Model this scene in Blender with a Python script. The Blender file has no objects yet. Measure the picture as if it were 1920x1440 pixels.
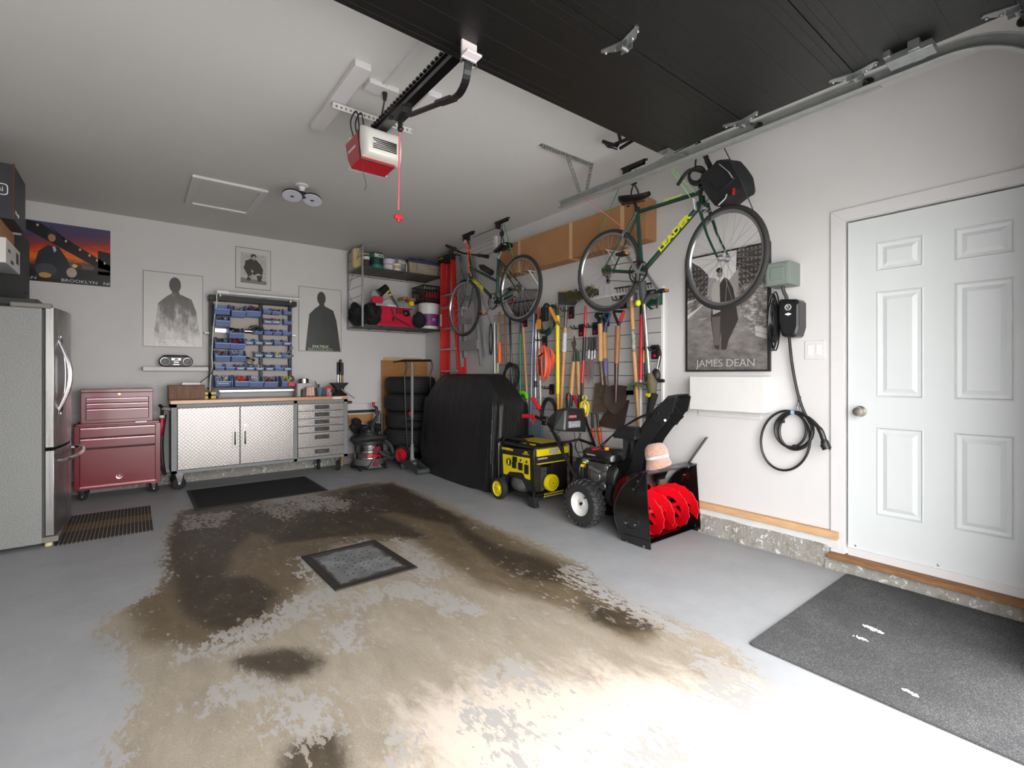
import bpy, math, random
import numpy as np
from mathutils import Vector as V, Matrix, Euler
C = bpy.context.scene.collection
PI = math.pi
rnd = random.Random(7)
# ---------------------------------------------------------------- camera
FPX, YAW, HZ, CH = 905.0, math.radians(38.05), 702.0, 1.22
cam = bpy.data.objects.new('camera', bpy.data.cameras.new('camera')); C.objects.link(cam)
cam.location = (0, 0, CH); cam.rotation_euler = (PI/2, 0, -YAW)
cam.data.sensor_width = 36; cam.data.lens = FPX/1920*36; cam.data.shift_y = -(720-HZ)/1920
cam.data.clip_start = 0.03
bpy.context.scene.camera = cam
# ---------------------------------------------------------------- light
sc = bpy.context.scene
sc.view_settings.view_transform = 'Standard'; sc.view_settings.look = 'None'
sc.view_settings.gamma = 1; sc.view_settings.use_curve_mapping = False
sc.view_settings.exposure = 1.3
sc.cycles.use_denoising = True
sc.cycles.max_bounces = 14; sc.cycles.diffuse_bounces = 8; sc.cycles.glossy_bounces = 4
sc.cycles.sample_clamp_indirect = 8
w = bpy.data.worlds.new('sky'); sc.world = w; w.use_nodes = True
nt = w.node_tree; nt.nodes.clear()
wo = nt.nodes.new('ShaderNodeOutputWorld'); bg = nt.nodes.new('ShaderNodeBackground')
tc = nt.nodes.new('ShaderNodeTexCoord'); sp = nt.nodes.new('ShaderNodeSeparateXYZ'); rp = nt.nodes.new('ShaderNodeValToRGB')
nt.links.new(tc.outputs['Generated'], sp.inputs[0]); nt.links.new(sp.outputs['Z'], rp.inputs[0])
rp.color_ramp.elements[0].position = 0.0; rp.color_ramp.elements[0].color = (1.0, 0.99, 0.97, 1)
rp.color_ramp.elements[1].position = 0.9; rp.color_ramp.elements[1].color = (0.97, 0.98, 1.0, 1)
nt.links.new(rp.outputs[0], bg.inputs[0]); nt.links.new(bg.outputs[0], wo.inputs[0])
bg.inputs[1].default_value = 5.0
# sun stands behind the house: it lights the driveway, not the garage
sl = bpy.data.lights.new('sun', 'SUN'); sl.energy = 7; sl.angle = .02; sl.color = (1, .96, .9)
so = bpy.data.objects.new('sun', sl); C.objects.link(so); so.rotation_euler = (math.radians(-38), 0, math.radians(-12))
# daylight comes in through the open garage door: a portal guides the sky sampling
pl = bpy.data.lights.new('door_opening_portal', 'AREA'); pl.shape = 'RECTANGLE'; pl.size = 3.1; pl.size_y = 2.25
pl.cycles.is_portal = True
po = bpy.data.objects.new('door_opening_portal', pl); C.objects.link(po)
po.location = (1.2, -0.2, 1.12); po.rotation_euler = (PI/2, 0, 0)

# ---------------------------------------------------------------- geometry helpers
def ray(u, v):
    r = (u-960)/FPX; k = (HZ-v)/FPX; s, c = math.sin(YAW), math.cos(YAW)
    return V((s+c*r, c-s*r, k))
O = V((0, 0, CH))
def ax(u, v, X): d = ray(u, v); return O+d*(X/d.x)
def ay(u, v, Y): d = ray(u, v); return O+d*(Y/d.y)
def az(u, v, Z=0.0): d = ray(u, v); return O+d*((Z-CH)/d.z)

class MB:
    def __init__(s, world=False): s.v = []; s.f = []; s.m = []; s.cur = 0; s.w = world; s.xf = None
    def mat(s, i): s.cur = i; return s
    def add(s, vs, fs):
        b = len(s.v)
        for p in vs:
            p = V(p)
            if s.xf is not None: p = s.xf @ p
            s.v.append(p)
        for f in fs: s.f.append([i+b for i in f]); s.m.append(s.cur)
        return s
    def bx(s, x0, y0, z0, x1, y1, z1):
        vs = [(x, y, z) for z in (z0, z1) for y in (y0, y1) for x in (x0, x1)]
        return s.add(vs, [(0,2,3,1),(4,5,7,6),(0,1,5,4),(2,6,7,3),(0,4,6,2),(1,3,7,5)])
    def box(s, c, d, rot=None):
        c = V(c); h = V(d)/2; M = Euler(rot).to_matrix() if rot else Matrix.Identity(3)
        vs = [c+M@V((x*h.x, y*h.y, z*h.z)) for z in (-1,1) for y in (-1,1) for x in (-1,1)]
        return s.add(vs, [(0,2,3,1),(4,5,7,6),(0,1,5,4),(2,6,7,3),(0,4,6,2),(1,3,7,5)])
    def bar(s, a, b, w, t, up=(0,0,1)):
        a, b = V(a), V(b); d = (b-a).normalized(); up = V(up)
        if abs(d.dot(up)) > .98: up = V((1,0,0))
        x = d.cross(up).normalized()*w/2; y = d.cross(x).normalized()*t/2
        vs = [p+i*x+j*y for p in (a, b) for i, j in ((-1,-1),(1,-1),(1,1),(-1,1))]
        return s.add(vs, [(3,2,1,0),(4,5,6,7),(0,1,5,4),(1,2,6,5),(2,3,7,6),(3,0,4,7)])
    def cyl(s, a, b, r0, r1=None, n=16):
        a, b = V(a), V(b); r1 = r0 if r1 is None else r1
        d = (b-a).normalized(); x = d.orthogonal().normalized(); y = d.cross(x)
        vs = []; 
        for p, r in ((a, r0), (b, r1)):
            for i in range(n):
                t = 2*PI*i/n; vs.append(p+x*(r*math.cos(t))+y*(r*math.sin(t)))
        fs = [(i, (i+1) % n, n+(i+1) % n, n+i) for i in range(n)]
        fs += [tuple(range(n-1, -1, -1)), tuple(range(n, 2*n))]
        return s.add(vs, fs)
    def tube(s, pts, r, n=8, closed=False, cap=True):
        pts = [V(p) for p in pts]; N = len(pts)
        rs = r if isinstance(r, (list, tuple)) else [r]*N
        tan = []
        for i in range(N):
            a = pts[(i-1) % N] if (closed or i > 0) else pts[i]; b = pts[(i+1) % N] if (closed or i < N-1) else pts[i]
            t = (b-a); tan.append(t.normalized() if t.length > 1e-9 else V((0,0,1)))
        x = tan[0].orthogonal().normalized(); vs = []
        for i in range(N):
            x = (x-tan[i]*x.dot(tan[i]));  x = x.normalized() if x.length > 1e-6 else tan[i].orthogonal().normalized()
            y = tan[i].cross(x)
            for k in range(n):
                t = 2*PI*k/n; vs.append(pts[i]+x*(rs[i]*math.cos(t))+y*(rs[i]*math.sin(t)))
        fs = []
        for i in range(N if closed else N-1):
            j = (i+1) % N
            for k in range(n): fs.append((i*n+k, i*n+(k+1) % n, j*n+(k+1) % n, j*n+k))
        if not closed and cap: fs += [tuple(range(n-1, -1, -1)), tuple(range((N-1)*n, N*n))]
        return s.add(vs, fs)
    def lathe(s, prof, o=(0,0,0), axis=(0,0,1), n=24, open_=False):
        o = V(o); d = V(axis).normalized(); x = d.orthogonal().normalized(); y = d.cross(x); vs = []
        if abs(d.z) > .99: x, y = V((1,0,0)), V((0,1,0)) if d.z > 0 else V((0,-1,0))
        for r, h in prof:
            for i in range(n):
                t = 2*PI*i/n; vs.append(o+d*h+x*(r*math.cos(t))+y*(r*math.sin(t)))
        fs = []
        for j in range(len(prof)-1):
            for i in range(n): fs.append((j*n+i, j*n+(i+1) % n, (j+1)*n+(i+1) % n, (j+1)*n+i))
        shut = abs(prof[0][0]-prof[-1][0])+abs(prof[0][1]-prof[-1][1]) < 1e-6
        if prof[0][0] > 1e-4 and not shut and not open_: fs.append(tuple(range(n-1, -1, -1)))
        if prof[-1][0] > 1e-4 and not shut and not open_: fs.append(tuple(range((len(prof)-1)*n, len(prof)*n)))
        return s.add(vs, fs)
    def prism(s, poly, axis, a, b):
        n = len(poly)
        def P(p, h): return {'x': (h, p[0], p[1]), 'y': (p[0], h, p[1]), 'z': (p[0], p[1], h)}[axis]
        vs = [P(p, a) for p in poly]+[P(p, b) for p in poly]
        return s.add(vs, [tuple(range(n)), tuple(range(2*n-1, n-1, -1))]+[(i, n+i, n+(i+1) % n, (i+1) % n) for i in range(n)])
    def loft(s, rings, cap=True):
        n = len(rings[0]); vs = [p for r in rings for p in r]; fs = []
        for j in range(len(rings)-1):
            for i in range(n): fs.append((j*n+i, j*n+(i+1) % n, (j+1)*n+(i+1) % n, (j+1)*n+i))
        if cap: fs += [tuple(range(n-1, -1, -1)), tuple(range((len(rings)-1)*n, len(rings)*n))]
        return s.add(vs, fs)
    def sph(s, c, r, n=12, m=8, rot=None):
        c = V(c); r = V(r) if isinstance(r, (tuple, list)) else V((r, r, r)); M = Euler(rot).to_matrix() if rot else Matrix.Identity(3)
        vs = []
        for j in range(1, m):
            a = PI*j/m
            for i in range(n):
                t = 2*PI*i/n; vs.append(c+M@V((r.x*math.sin(a)*math.cos(t), r.y*math.sin(a)*math.sin(t), r.z*math.cos(a))))
        vs += [c+M@V((0,0,r.z)), c+M@V((0,0,-r.z))]; T = (m-1)*n; fs = []
        for j in range(m-2):
            for i in range(n): fs.append((j*n+i, (j+1)*n+i, (j+1)*n+(i+1) % n, j*n+(i+1) % n))
        for i in range(n): fs += [(T, i, (i+1) % n), (T+1, (m-2)*n+(i+1) % n, (m-2)*n+i)]
        return s.add(vs, fs)
    def torus(s, c, axis, Rr, r, N=32, n=8, a0=0, a1=2*PI, sy=1):
        d = V(axis).normalized(); x = d.orthogonal().normalized() if abs(d.x) < .99 else V((0,1,0)); y = d.cross(x); c = V(c)
        full = abs(a1-a0-2*PI) < 1e-6
        M = N if full else N+1
        return s.tube([c+x*(Rr*math.cos(a0+(a1-a0)*i/N))+y*(Rr*sy*math.sin(a0+(a1-a0)*i/N)) for i in range(M)], r, n, closed=full)

def rounded(pts, r=.03, k=4):
    """polyline with rounded corners"""
    pts = [V(p) for p in pts]; out = [pts[0]]
    for i in range(1, len(pts)-1):
        a, b, c = pts[i-1], pts[i], pts[i+1]; u = (a-b); w_ = (c-b); q = min(r, u.length*.49, w_.length*.49)
        p0 = b+u.normalized()*q; p1 = b+w_.normalized()*q
        for j in range(k+1):
            t = j/k; out.append(p0*(1-t)**2+b*2*t*(1-t)+p1*t*t)
    out.append(pts[-1]); return out
def smooth_path(pts, k=6):
    pts = [V(p) for p in pts]; out = []
    for i in range(len(pts)-1):
        p0 = pts[max(i-1, 0)]; p1 = pts[i]; p2 = pts[i+1]; p3 = pts[min(i+2, len(pts)-1)]
        for j in range(k):
            t = j/k
            out.append(.5*((2*p1)+(p2-p0)*t+(2*p0-5*p1+4*p2-p3)*t*t+(3*p1-p0-3*p2+p3)*t**3))
    out.append(pts[-1]); return out
def rrect(x0, y0, x1, y1, r, k=3):
    out = []
    for cx, cy, a in ((x1-r, y1-r, 0), (x0+r, y1-r, PI/2), (x0+r, y0+r, PI), (x1-r, y0+r, 1.5*PI)):
        for i in range(k+1): t = a+PI/2*i/k; out.append((cx+r*math.cos(t), cy+r*math.sin(t)))
    return out

def top_of(o):
    while o.parent: o = o.parent
    return o
def build(name, mb, mats, parent=None, smooth=35, bevel=0, label=None, loc=None):
    me = bpy.data.meshes.new(name)
    vs = mb.v
    if mb.w and parent is not None:
        t = top_of(parent); M = (Matrix.Translation(t.location) @ t.rotation_euler.to_matrix().to_4x4()).inverted(); vs = [M@p for p in vs]
    elif mb.w and loc is not None:
        vs = [p-V(loc) for p in vs]
    me.from_pydata([tuple(p) for p in vs], [], mb.f)
    mats = mats if isinstance(mats, (list, tuple)) else [mats]
    for m_ in mats: me.materials.append(m_)
    if len(mats) > 1: me.polygons.foreach_set('material_index', mb.m)
    me.update()
    if smooth:
        me.polygons.foreach_set('use_smooth', [True]*len(me.polygons)); me.set_sharp_from_angle(angle=math.radians(smooth))
    o = bpy.data.objects.new(name, me); C.objects.link(o)
    if parent is not None: o.parent = parent
    if loc is not None: o.location = loc
    if label: o['label'] = label
    if bevel:
        b = o.modifiers.new('bevel', 'BEVEL'); b.width = bevel; b.segments = 2; b.limit_method = 'ANGLE'; b.angle_limit = math.radians(40)
    return o
def thing(name, label, cat, loc=(0,0,0), rotz=0, group=None, rot=None):
    o = bpy.data.objects.new(name, None); C.objects.link(o); o.empty_display_size = .05
    o.location = loc; o.rotation_euler = rot or (0, 0, rotz); o['label'] = label; o['category'] = cat
    if group: o['group'] = group
    return o
def solo(name, label, cat, mb, mats, loc=(0,0,0), group=None, kind=None, **k):
    o = build(name, mb, mats, loc=loc, **k); o['label'] = label; o['category'] = cat
    if group: o['group'] = group
    if kind: o['kind'] = kind
    return o
def struct(name, mb, mats, parent=None, **k):
    o = build(name, mb, mats, parent=parent, **k)
    if parent is None: o['kind'] = 'structure'
    return o
def dup(root, loc=None, label=None, rotz=None, group=None):
    r = root.copy(); C.objects.link(r)
    if loc is not None: r.location = loc
    if rotz is not None: r.rotation_euler = (0, 0, rotz)
    if label: r['label'] = label
    if group: r['group'] = group
    for ch in list(root.children):
        c = ch.copy(); C.objects.link(c); c.parent = r
        for g in list(ch.children):
            d = g.copy(); C.objects.link(d); d.parent = c
    return r
def text(parent, s, size, m_, loc, rot=(0,0,0), ext=.0008, align='CENTER', sx=1, bold=0, name='lettering', shear=0, world=False):
    cu = bpy.data.curves.new(name, 'FONT'); cu.body = s; cu.size = size; cu.extrude = ext; cu.align_x = align; cu.align_y = 'CENTER'
    cu.offset = bold; cu.shear = shear; cu.resolution_u = 3
    cu.materials.append(m_)
    tmp = bpy.data.objects.new(name, cu); C.objects.link(tmp)
    me = bpy.data.meshes.new_from_object(tmp.evaluated_get(bpy.context.evaluated_depsgraph_get())); bpy.data.objects.remove(tmp)
    me.name = name; o = bpy.data.objects.new(name, me); C.objects.link(o); o.parent = parent
    if world:
        t = top_of(parent); M = (Matrix.Translation(t.location) @ t.rotation_euler.to_matrix().to_4x4()).inverted()
        W_ = M @ Matrix.Translation(loc) @ Euler(rot).to_matrix().to_4x4()
        o.location = W_.to_translation(); o.rotation_euler = W_.to_euler()
    else:
        o.location = loc; o.rotation_euler = rot
    o.scale = (sx, 1, 1)
    return o
BACK, RIGHT = (PI/2, 0, 0), (PI/2, 0, -PI/2)   # facing the viewer on the back wall / the right wall

# ---------------------------------------------------------------- materials
def lin(c): return tuple(((x/255)/12.92 if x/255 <= .04045 else ((x/255+.055)/1.055)**2.4) for x in c)
_M = {}
def pm(key, rgb, rough=.5, metal=0, noise=None, bump=None, coat=0, spec=None, trans=0, emit=0, alpha=None, sheen=0, stretch=None):
    """procedural material: noise=(scale, amount[,rgb2]) mottles the colour, bump=(scale, strength)"""
    if key in _M: return _M[key]
    m_ = bpy.data.materials.new(key); m_.use_nodes = True; nt = m_.node_tree; b = nt.nodes['Principled BSDF']
    c = (*lin(rgb), 1); b.inputs['Base Color'].default_value = c
    b.inputs['Roughness'].default_value = rough; b.inputs['Metallic'].default_value = metal
    if coat: b.inputs['Coat Weight'].default_value = coat; b.inputs['Coat Roughness'].default_value = .08
    if spec is not None: b.inputs['Specular IOR Level'].default_value = spec
    if trans: b.inputs['Transmission Weight'].default_value = trans
    if sheen: b.inputs['Sheen Weight'].default_value = sheen
    if emit: b.inputs['Emission Color'].default_value = c; b.inputs['Emission Strength'].default_value = emit
    if noise or bump:
        tc = nt.nodes.new('ShaderNodeTexCoord'); src = tc.outputs['Object']
        if stretch:
            mp = nt.nodes.new('ShaderNodeMapping'); mp.inputs['Scale'].default_value = stretch; nt.links.new(src, mp.inputs[0]); src = mp.outputs[0]
    if noise:
        n = nt.nodes.new('ShaderNodeTexNoise'); n.inputs['Scale'].default_value = noise[0]; n.inputs['Detail'].default_value = 6; n.inputs['Roughness'].default_value = .65
        nt.links.new(src, n.inputs['Vector'])
        r = nt.nodes.new('ShaderNodeValToRGB'); r.color_ramp.elements[0].position = .35; r.color_ramp.elements[1].position = .68
        a = noise[1]; r.color_ramp.elements[1].color = c
        r.color_ramp.elements[0].color = (*lin(noise[2]), 1) if len(noise) > 2 else (c[0]*(1-a), c[1]*(1-a), c[2]*(1-a), 1)
        nt.links.new(n.outputs[0], r.inputs[0]); nt.links.new(r.outputs[0], b.inputs['Base Color'])
    if bump:
        n = nt.nodes.new('ShaderNodeTexNoise'); n.inputs['Scale'].default_value = bump[0]; n.inputs['Detail'].default_value = 4
        nt.links.new(src, n.inputs['Vector'])
        bm = nt.nodes.new('ShaderNodeBump'); bm.inputs['Strength'].default_value = bump[1]; bm.inputs['Distance'].default_value = .01
        nt.links.new(n.outputs[0], bm.inputs['Height']); nt.links.new(bm.outputs[0], b.inputs['Normal'])
    _M[key] = m_; return m_
class NG:
    """tiny node-expression helper"""
    def __init__(s, m_): s.nt = m_.node_tree; s.b = s.nt.nodes['Principled BSDF']
    def link(s, a, b): s.nt.links.new(a, b)
    def put(s, sock, v):
        if hasattr(v, 'links'): s.link(v, sock)
        else: sock.default_value = v
    def m(s, op, a, b=None, c=None, clamp=False):
        n = s.nt.nodes.new('ShaderNodeMath'); n.operation = op; n.use_clamp = clamp; s.put(n.inputs[0], a)
        if b is not None: s.put(n.inputs[1], b)
        if c is not None: s.put(n.inputs[2], c)
        return n.outputs[0]
    def sep(s, kind='Object'):
        t = s.nt.nodes.new('ShaderNodeTexCoord'); x = s.nt.nodes.new('ShaderNodeSeparateXYZ'); s.link(t.outputs[kind], x.inputs[0]); return x.outputs
    def noise(s, scale, detail=5, rough=.6, scl=None, kind='Object', dist=0):
        t = s.nt.nodes.new('ShaderNodeTexCoord'); src = t.outputs[kind]
        if scl: mp = s.nt.nodes.new('ShaderNodeMapping'); mp.inputs['Scale'].default_value = scl; s.link(src, mp.inputs[0]); src = mp.outputs[0]
        n = s.nt.nodes.new('ShaderNodeTexNoise'); n.inputs['Scale'].default_value = scale; n.inputs['Detail'].default_value = detail
        n.inputs['Roughness'].default_value = rough; n.inputs['Distortion'].default_value = dist; s.link(src, n.inputs['Vector']); return n.outputs[0]
    def ramp(s, f, stops):
        r = s.nt.nodes.new('ShaderNodeValToRGB'); e = r.color_ramp.elements
        while len(e) < len(stops): e.new(.5)
        for i, (p, c) in enumerate(stops): e[i].position = p; e[i].color = (*lin(c), 1) if len(c) == 3 else c
        s.put(r.inputs[0], f); return r.outputs[0]
    def mix(s, f, a, b):
        n = s.nt.nodes.new('ShaderNodeMix'); n.data_type = 'RGBA'
        s.put(n.inputs[0], f)
        for sock, v in ((n.inputs[6], a), (n.inputs[7], b)):
            if isinstance(v, tuple): sock.default_value = (*lin(v), 1)
            else: s.link(v, sock)
        return n.outputs[2]
    def attr(s, name):
        a = s.nt.nodes.new('ShaderNodeAttribute'); a.attribute_name = name; x = s.nt.nodes.new('ShaderNodeSeparateColor'); s.link(a.outputs['Color'], x.inputs[0]); return x.outputs
    def ss(s, x, lo, hi):
        n = s.nt.nodes.new('ShaderNodeMapRange'); n.interpolation_type = 'SMOOTHSTEP'; s.put(n.inputs[0], x)
        n.inputs[1].default_value = lo; n.inputs[2].default_value = hi; return n.outputs[0]
    def bump(s, h, strength=.3, dist=.01):
        n = s.nt.nodes.new('ShaderNodeBump'); n.inputs['Strength'].default_value = strength; n.inputs['Distance'].default_value = dist
        s.put(n.inputs['Height'], h); s.link(n.outputs[0], s.b.inputs['Normal'])
def newmat(name, rough=.5, metal=0):
    m_ = bpy.data.materials.new(name); m_.use_nodes = True; g = NG(m_); g.b.inputs['Roughness'].default_value = rough; g.b.inputs['Metallic'].default_value = metal
    _M[name] = m_; return m_, g

BLK = pm('black_plastic', (24, 24, 25), .42)
BLKM = pm('black_paint_metal', (14, 14, 15), .22, coat=.5)
BLKR = pm('black_rubber', (26, 26, 27), .8, bump=(60, .25))
BLKF = pm('black_fabric', (22, 22, 24), .85, bump=(90, .4))
CHR = pm('chrome', (205, 205, 208), .18, 1)
STL = pm('galvanised_steel', (168, 172, 172), .42, .85, noise=(26, .22))
ALU = pm('aluminium', (190, 192, 194), .36, .8, noise=(18, .12))
RED = pm('red_plastic', (190, 18, 34), .4)
GRN = pm('green_bike_paint', (22, 62, 52), .25, .2, coat=.6)
YEL = pm('yellow_plastic', (226, 200, 18), .42)
WHT = pm('white_plastic', (222, 222, 220), .4)
WHP = pm('white_paint', (214, 213, 211), .5, noise=(7, .05), bump=(35, .12))
GRY = pm('grey_plastic', (120, 122, 124), .5)
DGR = pm('dark_grey_metal', (74, 77, 78), .45, .3)
WOOD = pm('pale_wood_handle', (200, 152, 98), .5, noise=(14, .25), stretch=(6, 6, .8))
WOODD = pm('brown_wood_handle', (150, 100, 56), .5, noise=(14, .35), stretch=(6, 6, .8))
CARD = pm('cardboard', (172, 128, 86), .85, noise=(5, .12))
# ================================================================ setting
XR, YB, ZC, XL, YF = 3.506, 6.63, 2.92, -1.36, 0.05
# ---- floor: painted grey, worn down to brown concrete where the car stands
poly_worn = [(318,985),(345,955),(420,938),(520,925),(600,922),(672,907),(740,903),(795,925),(850,950),(905,978),(975,1003),(1050,1035),(1110,1075),(1180,1120),(1260,1160),(1340,1195),(1400,1240),(1440,1290),(1480,1345),(1490,1440),(1300,1560),(600,1560),(190,1560),(205,1440),(215,1380),(262,1310),(238,1240),(180,1185),(212,1150),(285,1112),(312,1070),(303,1020)]
dark = [[(330,960),(470,935),(560,950),(600,985),(560,1005),(470,1000),(430,1040),(420,1100),(335,1110),(318,1040)],
        [(655,918),(735,906),(780,925),(835,955),(870,975),(850,985),(780,970),(740,960),(700,965),(650,955),(620,945)],
        [(830,955),(890,1000),(950,1030),(1010,1045),(1075,1075),(1050,1095),(980,1085),(920,1050),(860,1000)],
        [(380,1085),(470,1080),(520,1110),(500,1160),(430,1185),(385,1175),(350,1150),(330,1115)],
        [(470,1225),(560,1215),(605,1235),(590,1262),(520,1275),(470,1262),(440,1240)],
        [(540,1395),(640,1370),(650,1440),(640,1500),(520,1500)],
        [(1095,1130),(1170,1145),(1230,1175),(1180,1185),(1110,1165)],
        [(600,950),(680,955),(760,985),(800,1010),(700,1000),(610,1008),(520,1020),(500,1000)]]
midd = [[(320,985),(700,905),(900,985),(1090,1070),(1230,1165),(1200,1200),(1050,1130),(900,1090),(780,1010),(620,1020),(560,1100),(480,1190),(380,1200),(300,1130)],
        [(250,1110),(420,1100),(440,1200),(380,1215),(280,1190)]]
flake = [[(440,1178),(560,1120),(620,1098),(660,1110),(600,1150),(520,1180),(450,1215),(330,1250),(330,1225)],
         [(650,1140),(700,1105),(760,1090),(830,1110),(900,1130),(900,1158),(830,1150),(790,1125),(700,1128),(660,1150)],
         [(925,1245),(985,1240),(1035,1285),(1010,1300),(965,1275),(930,1290),(905,1280)],
         [(868,1345),(905,1318),(960,1340),(990,1378),(930,1388),(905,1360),(880,1362)],
         [(940,1420),(975,1405),(990,1480),(930,1480)], [(725,1375),(770,1370),(770,1420),(735,1425)],
         [(520,900),(600,930),(660,940),(640,960),(560,955),(540,975),(470,950)], [(350,965),(430,960),(420,985),(350,995)],
         [(620,1180),(680,1150),(670,1215),(620,1225)],[(380,1300),(470,1260),(520,1290),(420,1330),(350,1325)],
         [(550,1290),(620,1330),(640,1370),(560,1400),(500,1350)],
         [(740,1010),(800,1040),(840,1080),(790,1090),(770,1060)], [(1200,1390),(1290,1400),(1300,1500),(1150,1500)],
         [(1060,1060),(1130,1090),(1200,1130),(1290,1190),(1240,1180),(1100,1110),(1040,1080)],
         [(1310,1220),(1370,1250),(1410,1290),(1400,1330),(1340,1310),(1300,1260)], [(690,1010),(560,1050),(600,1100),(560,1075)]]
def sdist(P, poly):
    q = np.array([tuple(az(u, v).xy) for u, v in poly]); d = np.full(len(P), 1e9); inside = np.zeros(len(P), bool)
    for i in range(len(q)):
        a, b = q[i], q[(i+1) % len(q)]; ab = b-a; t = np.clip(((P-a)@ab)/max(ab@ab, 1e-9), 0, 1)
        d = np.minimum(d, np.hypot(*(P-(a+t[:, None]*ab)).T))
        c = ((a[1] > P[:, 1]) != (b[1] > P[:, 1])) & (P[:, 0] < (b[0]-a[0])*(P[:, 1]-a[1])/(b[1]-a[1]+1e-12)+a[0]); inside ^= c
    return np.where(inside, d, -d)
def sstep(x, lo, hi): t = np.clip((x-lo)/(hi-lo), 0, 1); return t*t*(3-2*t)
x0, x1, y0, y1, st = XL, XR, -.15, YB, .03
nx, ny = int((x1-x0)/st)+1, int((y1-y0)/st)+1
gx, gy = np.meshgrid(np.linspace(x0, x1, nx), np.linspace(y0, y1, ny)); P = np.stack([gx.ravel(), gy.ravel()], 1)
me = bpy.data.meshes.new('floor')
idx = np.arange(nx*ny).reshape(ny, nx)
fq = np.stack([idx[:-1, :-1], idx[:-1, 1:], idx[1:, 1:], idx[1:, :-1]], -1).reshape(-1, 4)
me.from_pydata(np.c_[P, np.zeros(len(P))].tolist(), [], fq.tolist())
worn = sstep(sdist(P, poly_worn), -.20, .22)
dk = np.max([sstep(sdist(P, p), -.14, .10) for p in dark], 0)
md = np.max([sstep(sdist(P, p), -.25, .15) for p in midd], 0)
fl = np.max([sstep(sdist(P, p), -.12, .06) for p in flake], 0)
ca = me.color_attributes.new('wear', 'FLOAT_COLOR', 'POINT')
ca.data.foreach_set('color', np.stack([worn, dk, fl, md], 1).astype(np.float32).ravel())
rs_ = sstep(sdist(P, [(760,1330),(900,1260),(1080,1250),(1250,1260),(1400,1270),(1530,1330),(1700,1600),(700,1600)]), -.3, .3)  # daylight glare and paint residue, painted as paler concrete toward the front
ca = me.color_attributes.new('glare_residue', 'FLOAT_COLOR', 'POINT'); ca.data.foreach_set('color', np.stack([rs_, rs_, rs_, rs_], 1).astype(np.float32).ravel())
fm, g = newmat('painted_concrete', .55)
at = g.nt.nodes.new('ShaderNodeAttribute'); at.attribute_name = 'wear'
sx_ = g.nt.nodes.new('ShaderNodeSeparateColor'); g.link(at.outputs['Color'], sx_.inputs[0])
aW, aD, aF, aM = sx_.outputs[0], sx_.outputs[1], sx_.outputs[2], at.outputs['Alpha']
n1 = g.noise(3.0, 8, .68, (1, 1, 1)); n2 = g.noise(22, 8, .7, (1.6, .7, 1)); n3 = g.noise(120, 4, .6); n4 = g.noise(5, 10, .75, (1.5, .6, 1), dist=.4)
# where the paint is gone
w1 = g.m('ADD', aW, g.m('MULTIPLY', g.m('SUBTRACT', n4, .5), 1.0)); w1 = g.m('ADD', w1, g.m('ADD', g.m('MULTIPLY', g.m('SUBTRACT', n2, .5), 1.5), g.m('MULTIPLY', g.m('SUBTRACT', n3, .5), .5)))
wornf = g.ss(w1, .44, .54)
f1 = g.m('ADD', g.m('MULTIPLY', aF, .66), g.m('ADD', g.m('MULTIPLY', g.m('SUBTRACT', n4, .5), 1.6), g.m('MULTIPLY', g.m('SUBTRACT', n2, .5), 3.2)))
flk = g.ss(f1, .46, .52)
# thin scatter of paint crumbs over the worn area
scat = g.m('MULTIPLY', g.ss(g.m('ADD', g.m('MULTIPLY', n2, .75), g.m('MULTIPLY', n1, .55)), .73, .80), .8)
wornf2 = g.m('MULTIPLY', wornf, g.m('SUBTRACT', 1, g.m('MAXIMUM', flk, scat)), clamp=True)
paint = g.ramp(n1, [(.3, (146, 148, 150)), (.6, (156, 157, 159)), (.8, (150, 150, 150))])
conc = g.ramp(g.m('ADD', g.m('MULTIPLY', n4, .6), g.m('MULTIPLY', n3, .4)), [(.3, (122, 112, 98)), (.5, (146, 136, 121)), (.7, (166, 157, 143))])
brown = g.ramp(n4, [(.3, (82, 70, 54)), (.55, (104, 91, 72)), (.75, (126, 113, 93))])
dkb = g.ramp(n4, [(.3, (38, 32, 25)), (.55, (58, 49, 38)), (.75, (86, 74, 57))])
mf = g.ss(g.m('ADD', aM, g.m('MULTIPLY', g.m('SUBTRACT', n4, .5), 1.3)), .3, .8)
df = g.ss(g.m('ADD', aD, g.m('ADD', g.m('MULTIPLY', g.m('SUBTRACT', n4, .5), 1.5), g.m('MULTIPLY', g.m('SUBTRACT', n2, .5), .4))), .30, .85)
glare_res = g.attr('glare_residue')[0]; conc = g.mix(g.ss(g.m('ADD', g.m('MULTIPLY', glare_res, .8), g.m('MULTIPLY', g.m('SUBTRACT', n4, .5), 1.4)), .2, .75), conc, (190, 178, 166)); cc = g.mix(mf, conc, brown); cc = g.mix(g.m('MULTIPLY', df, .92), cc, dkb)
# dirt also sits on the paint next to the worn patch
halo = g.m('MULTIPLY', g.ss(g.m('ADD', aW, g.m('MULTIPLY', g.m('SUBTRACT', n1, .5), .8)), .1, .9), .40)
pc = g.mix(halo, paint, (160, 148, 133)); pc = g.mix(g.m('MULTIPLY', df, .45), pc, (120, 100, 76))
col = g.mix(wornf2, pc, cc); g.link(col, g.b.inputs['Base Color'])
rr = g.m('SUBTRACT', .62, g.m('MULTIPLY', n2, .12)); g.link(rr, g.b.inputs['Roughness'])
g.b.inputs['Specular IOR Level'].default_value = .35
g.bump(g.m('ADD', g.m('MULTIPLY', n3, .35), g.m('SUBTRACT', g.m('MULTIPLY', n2, .5), g.m('MULTIPLY', wornf2, .25))), .35, .006)
me.materials.append(fm); flo = bpy.data.objects.new('floor', me); C.objects.link(flo); flo['kind'] = 'structure'

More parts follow.
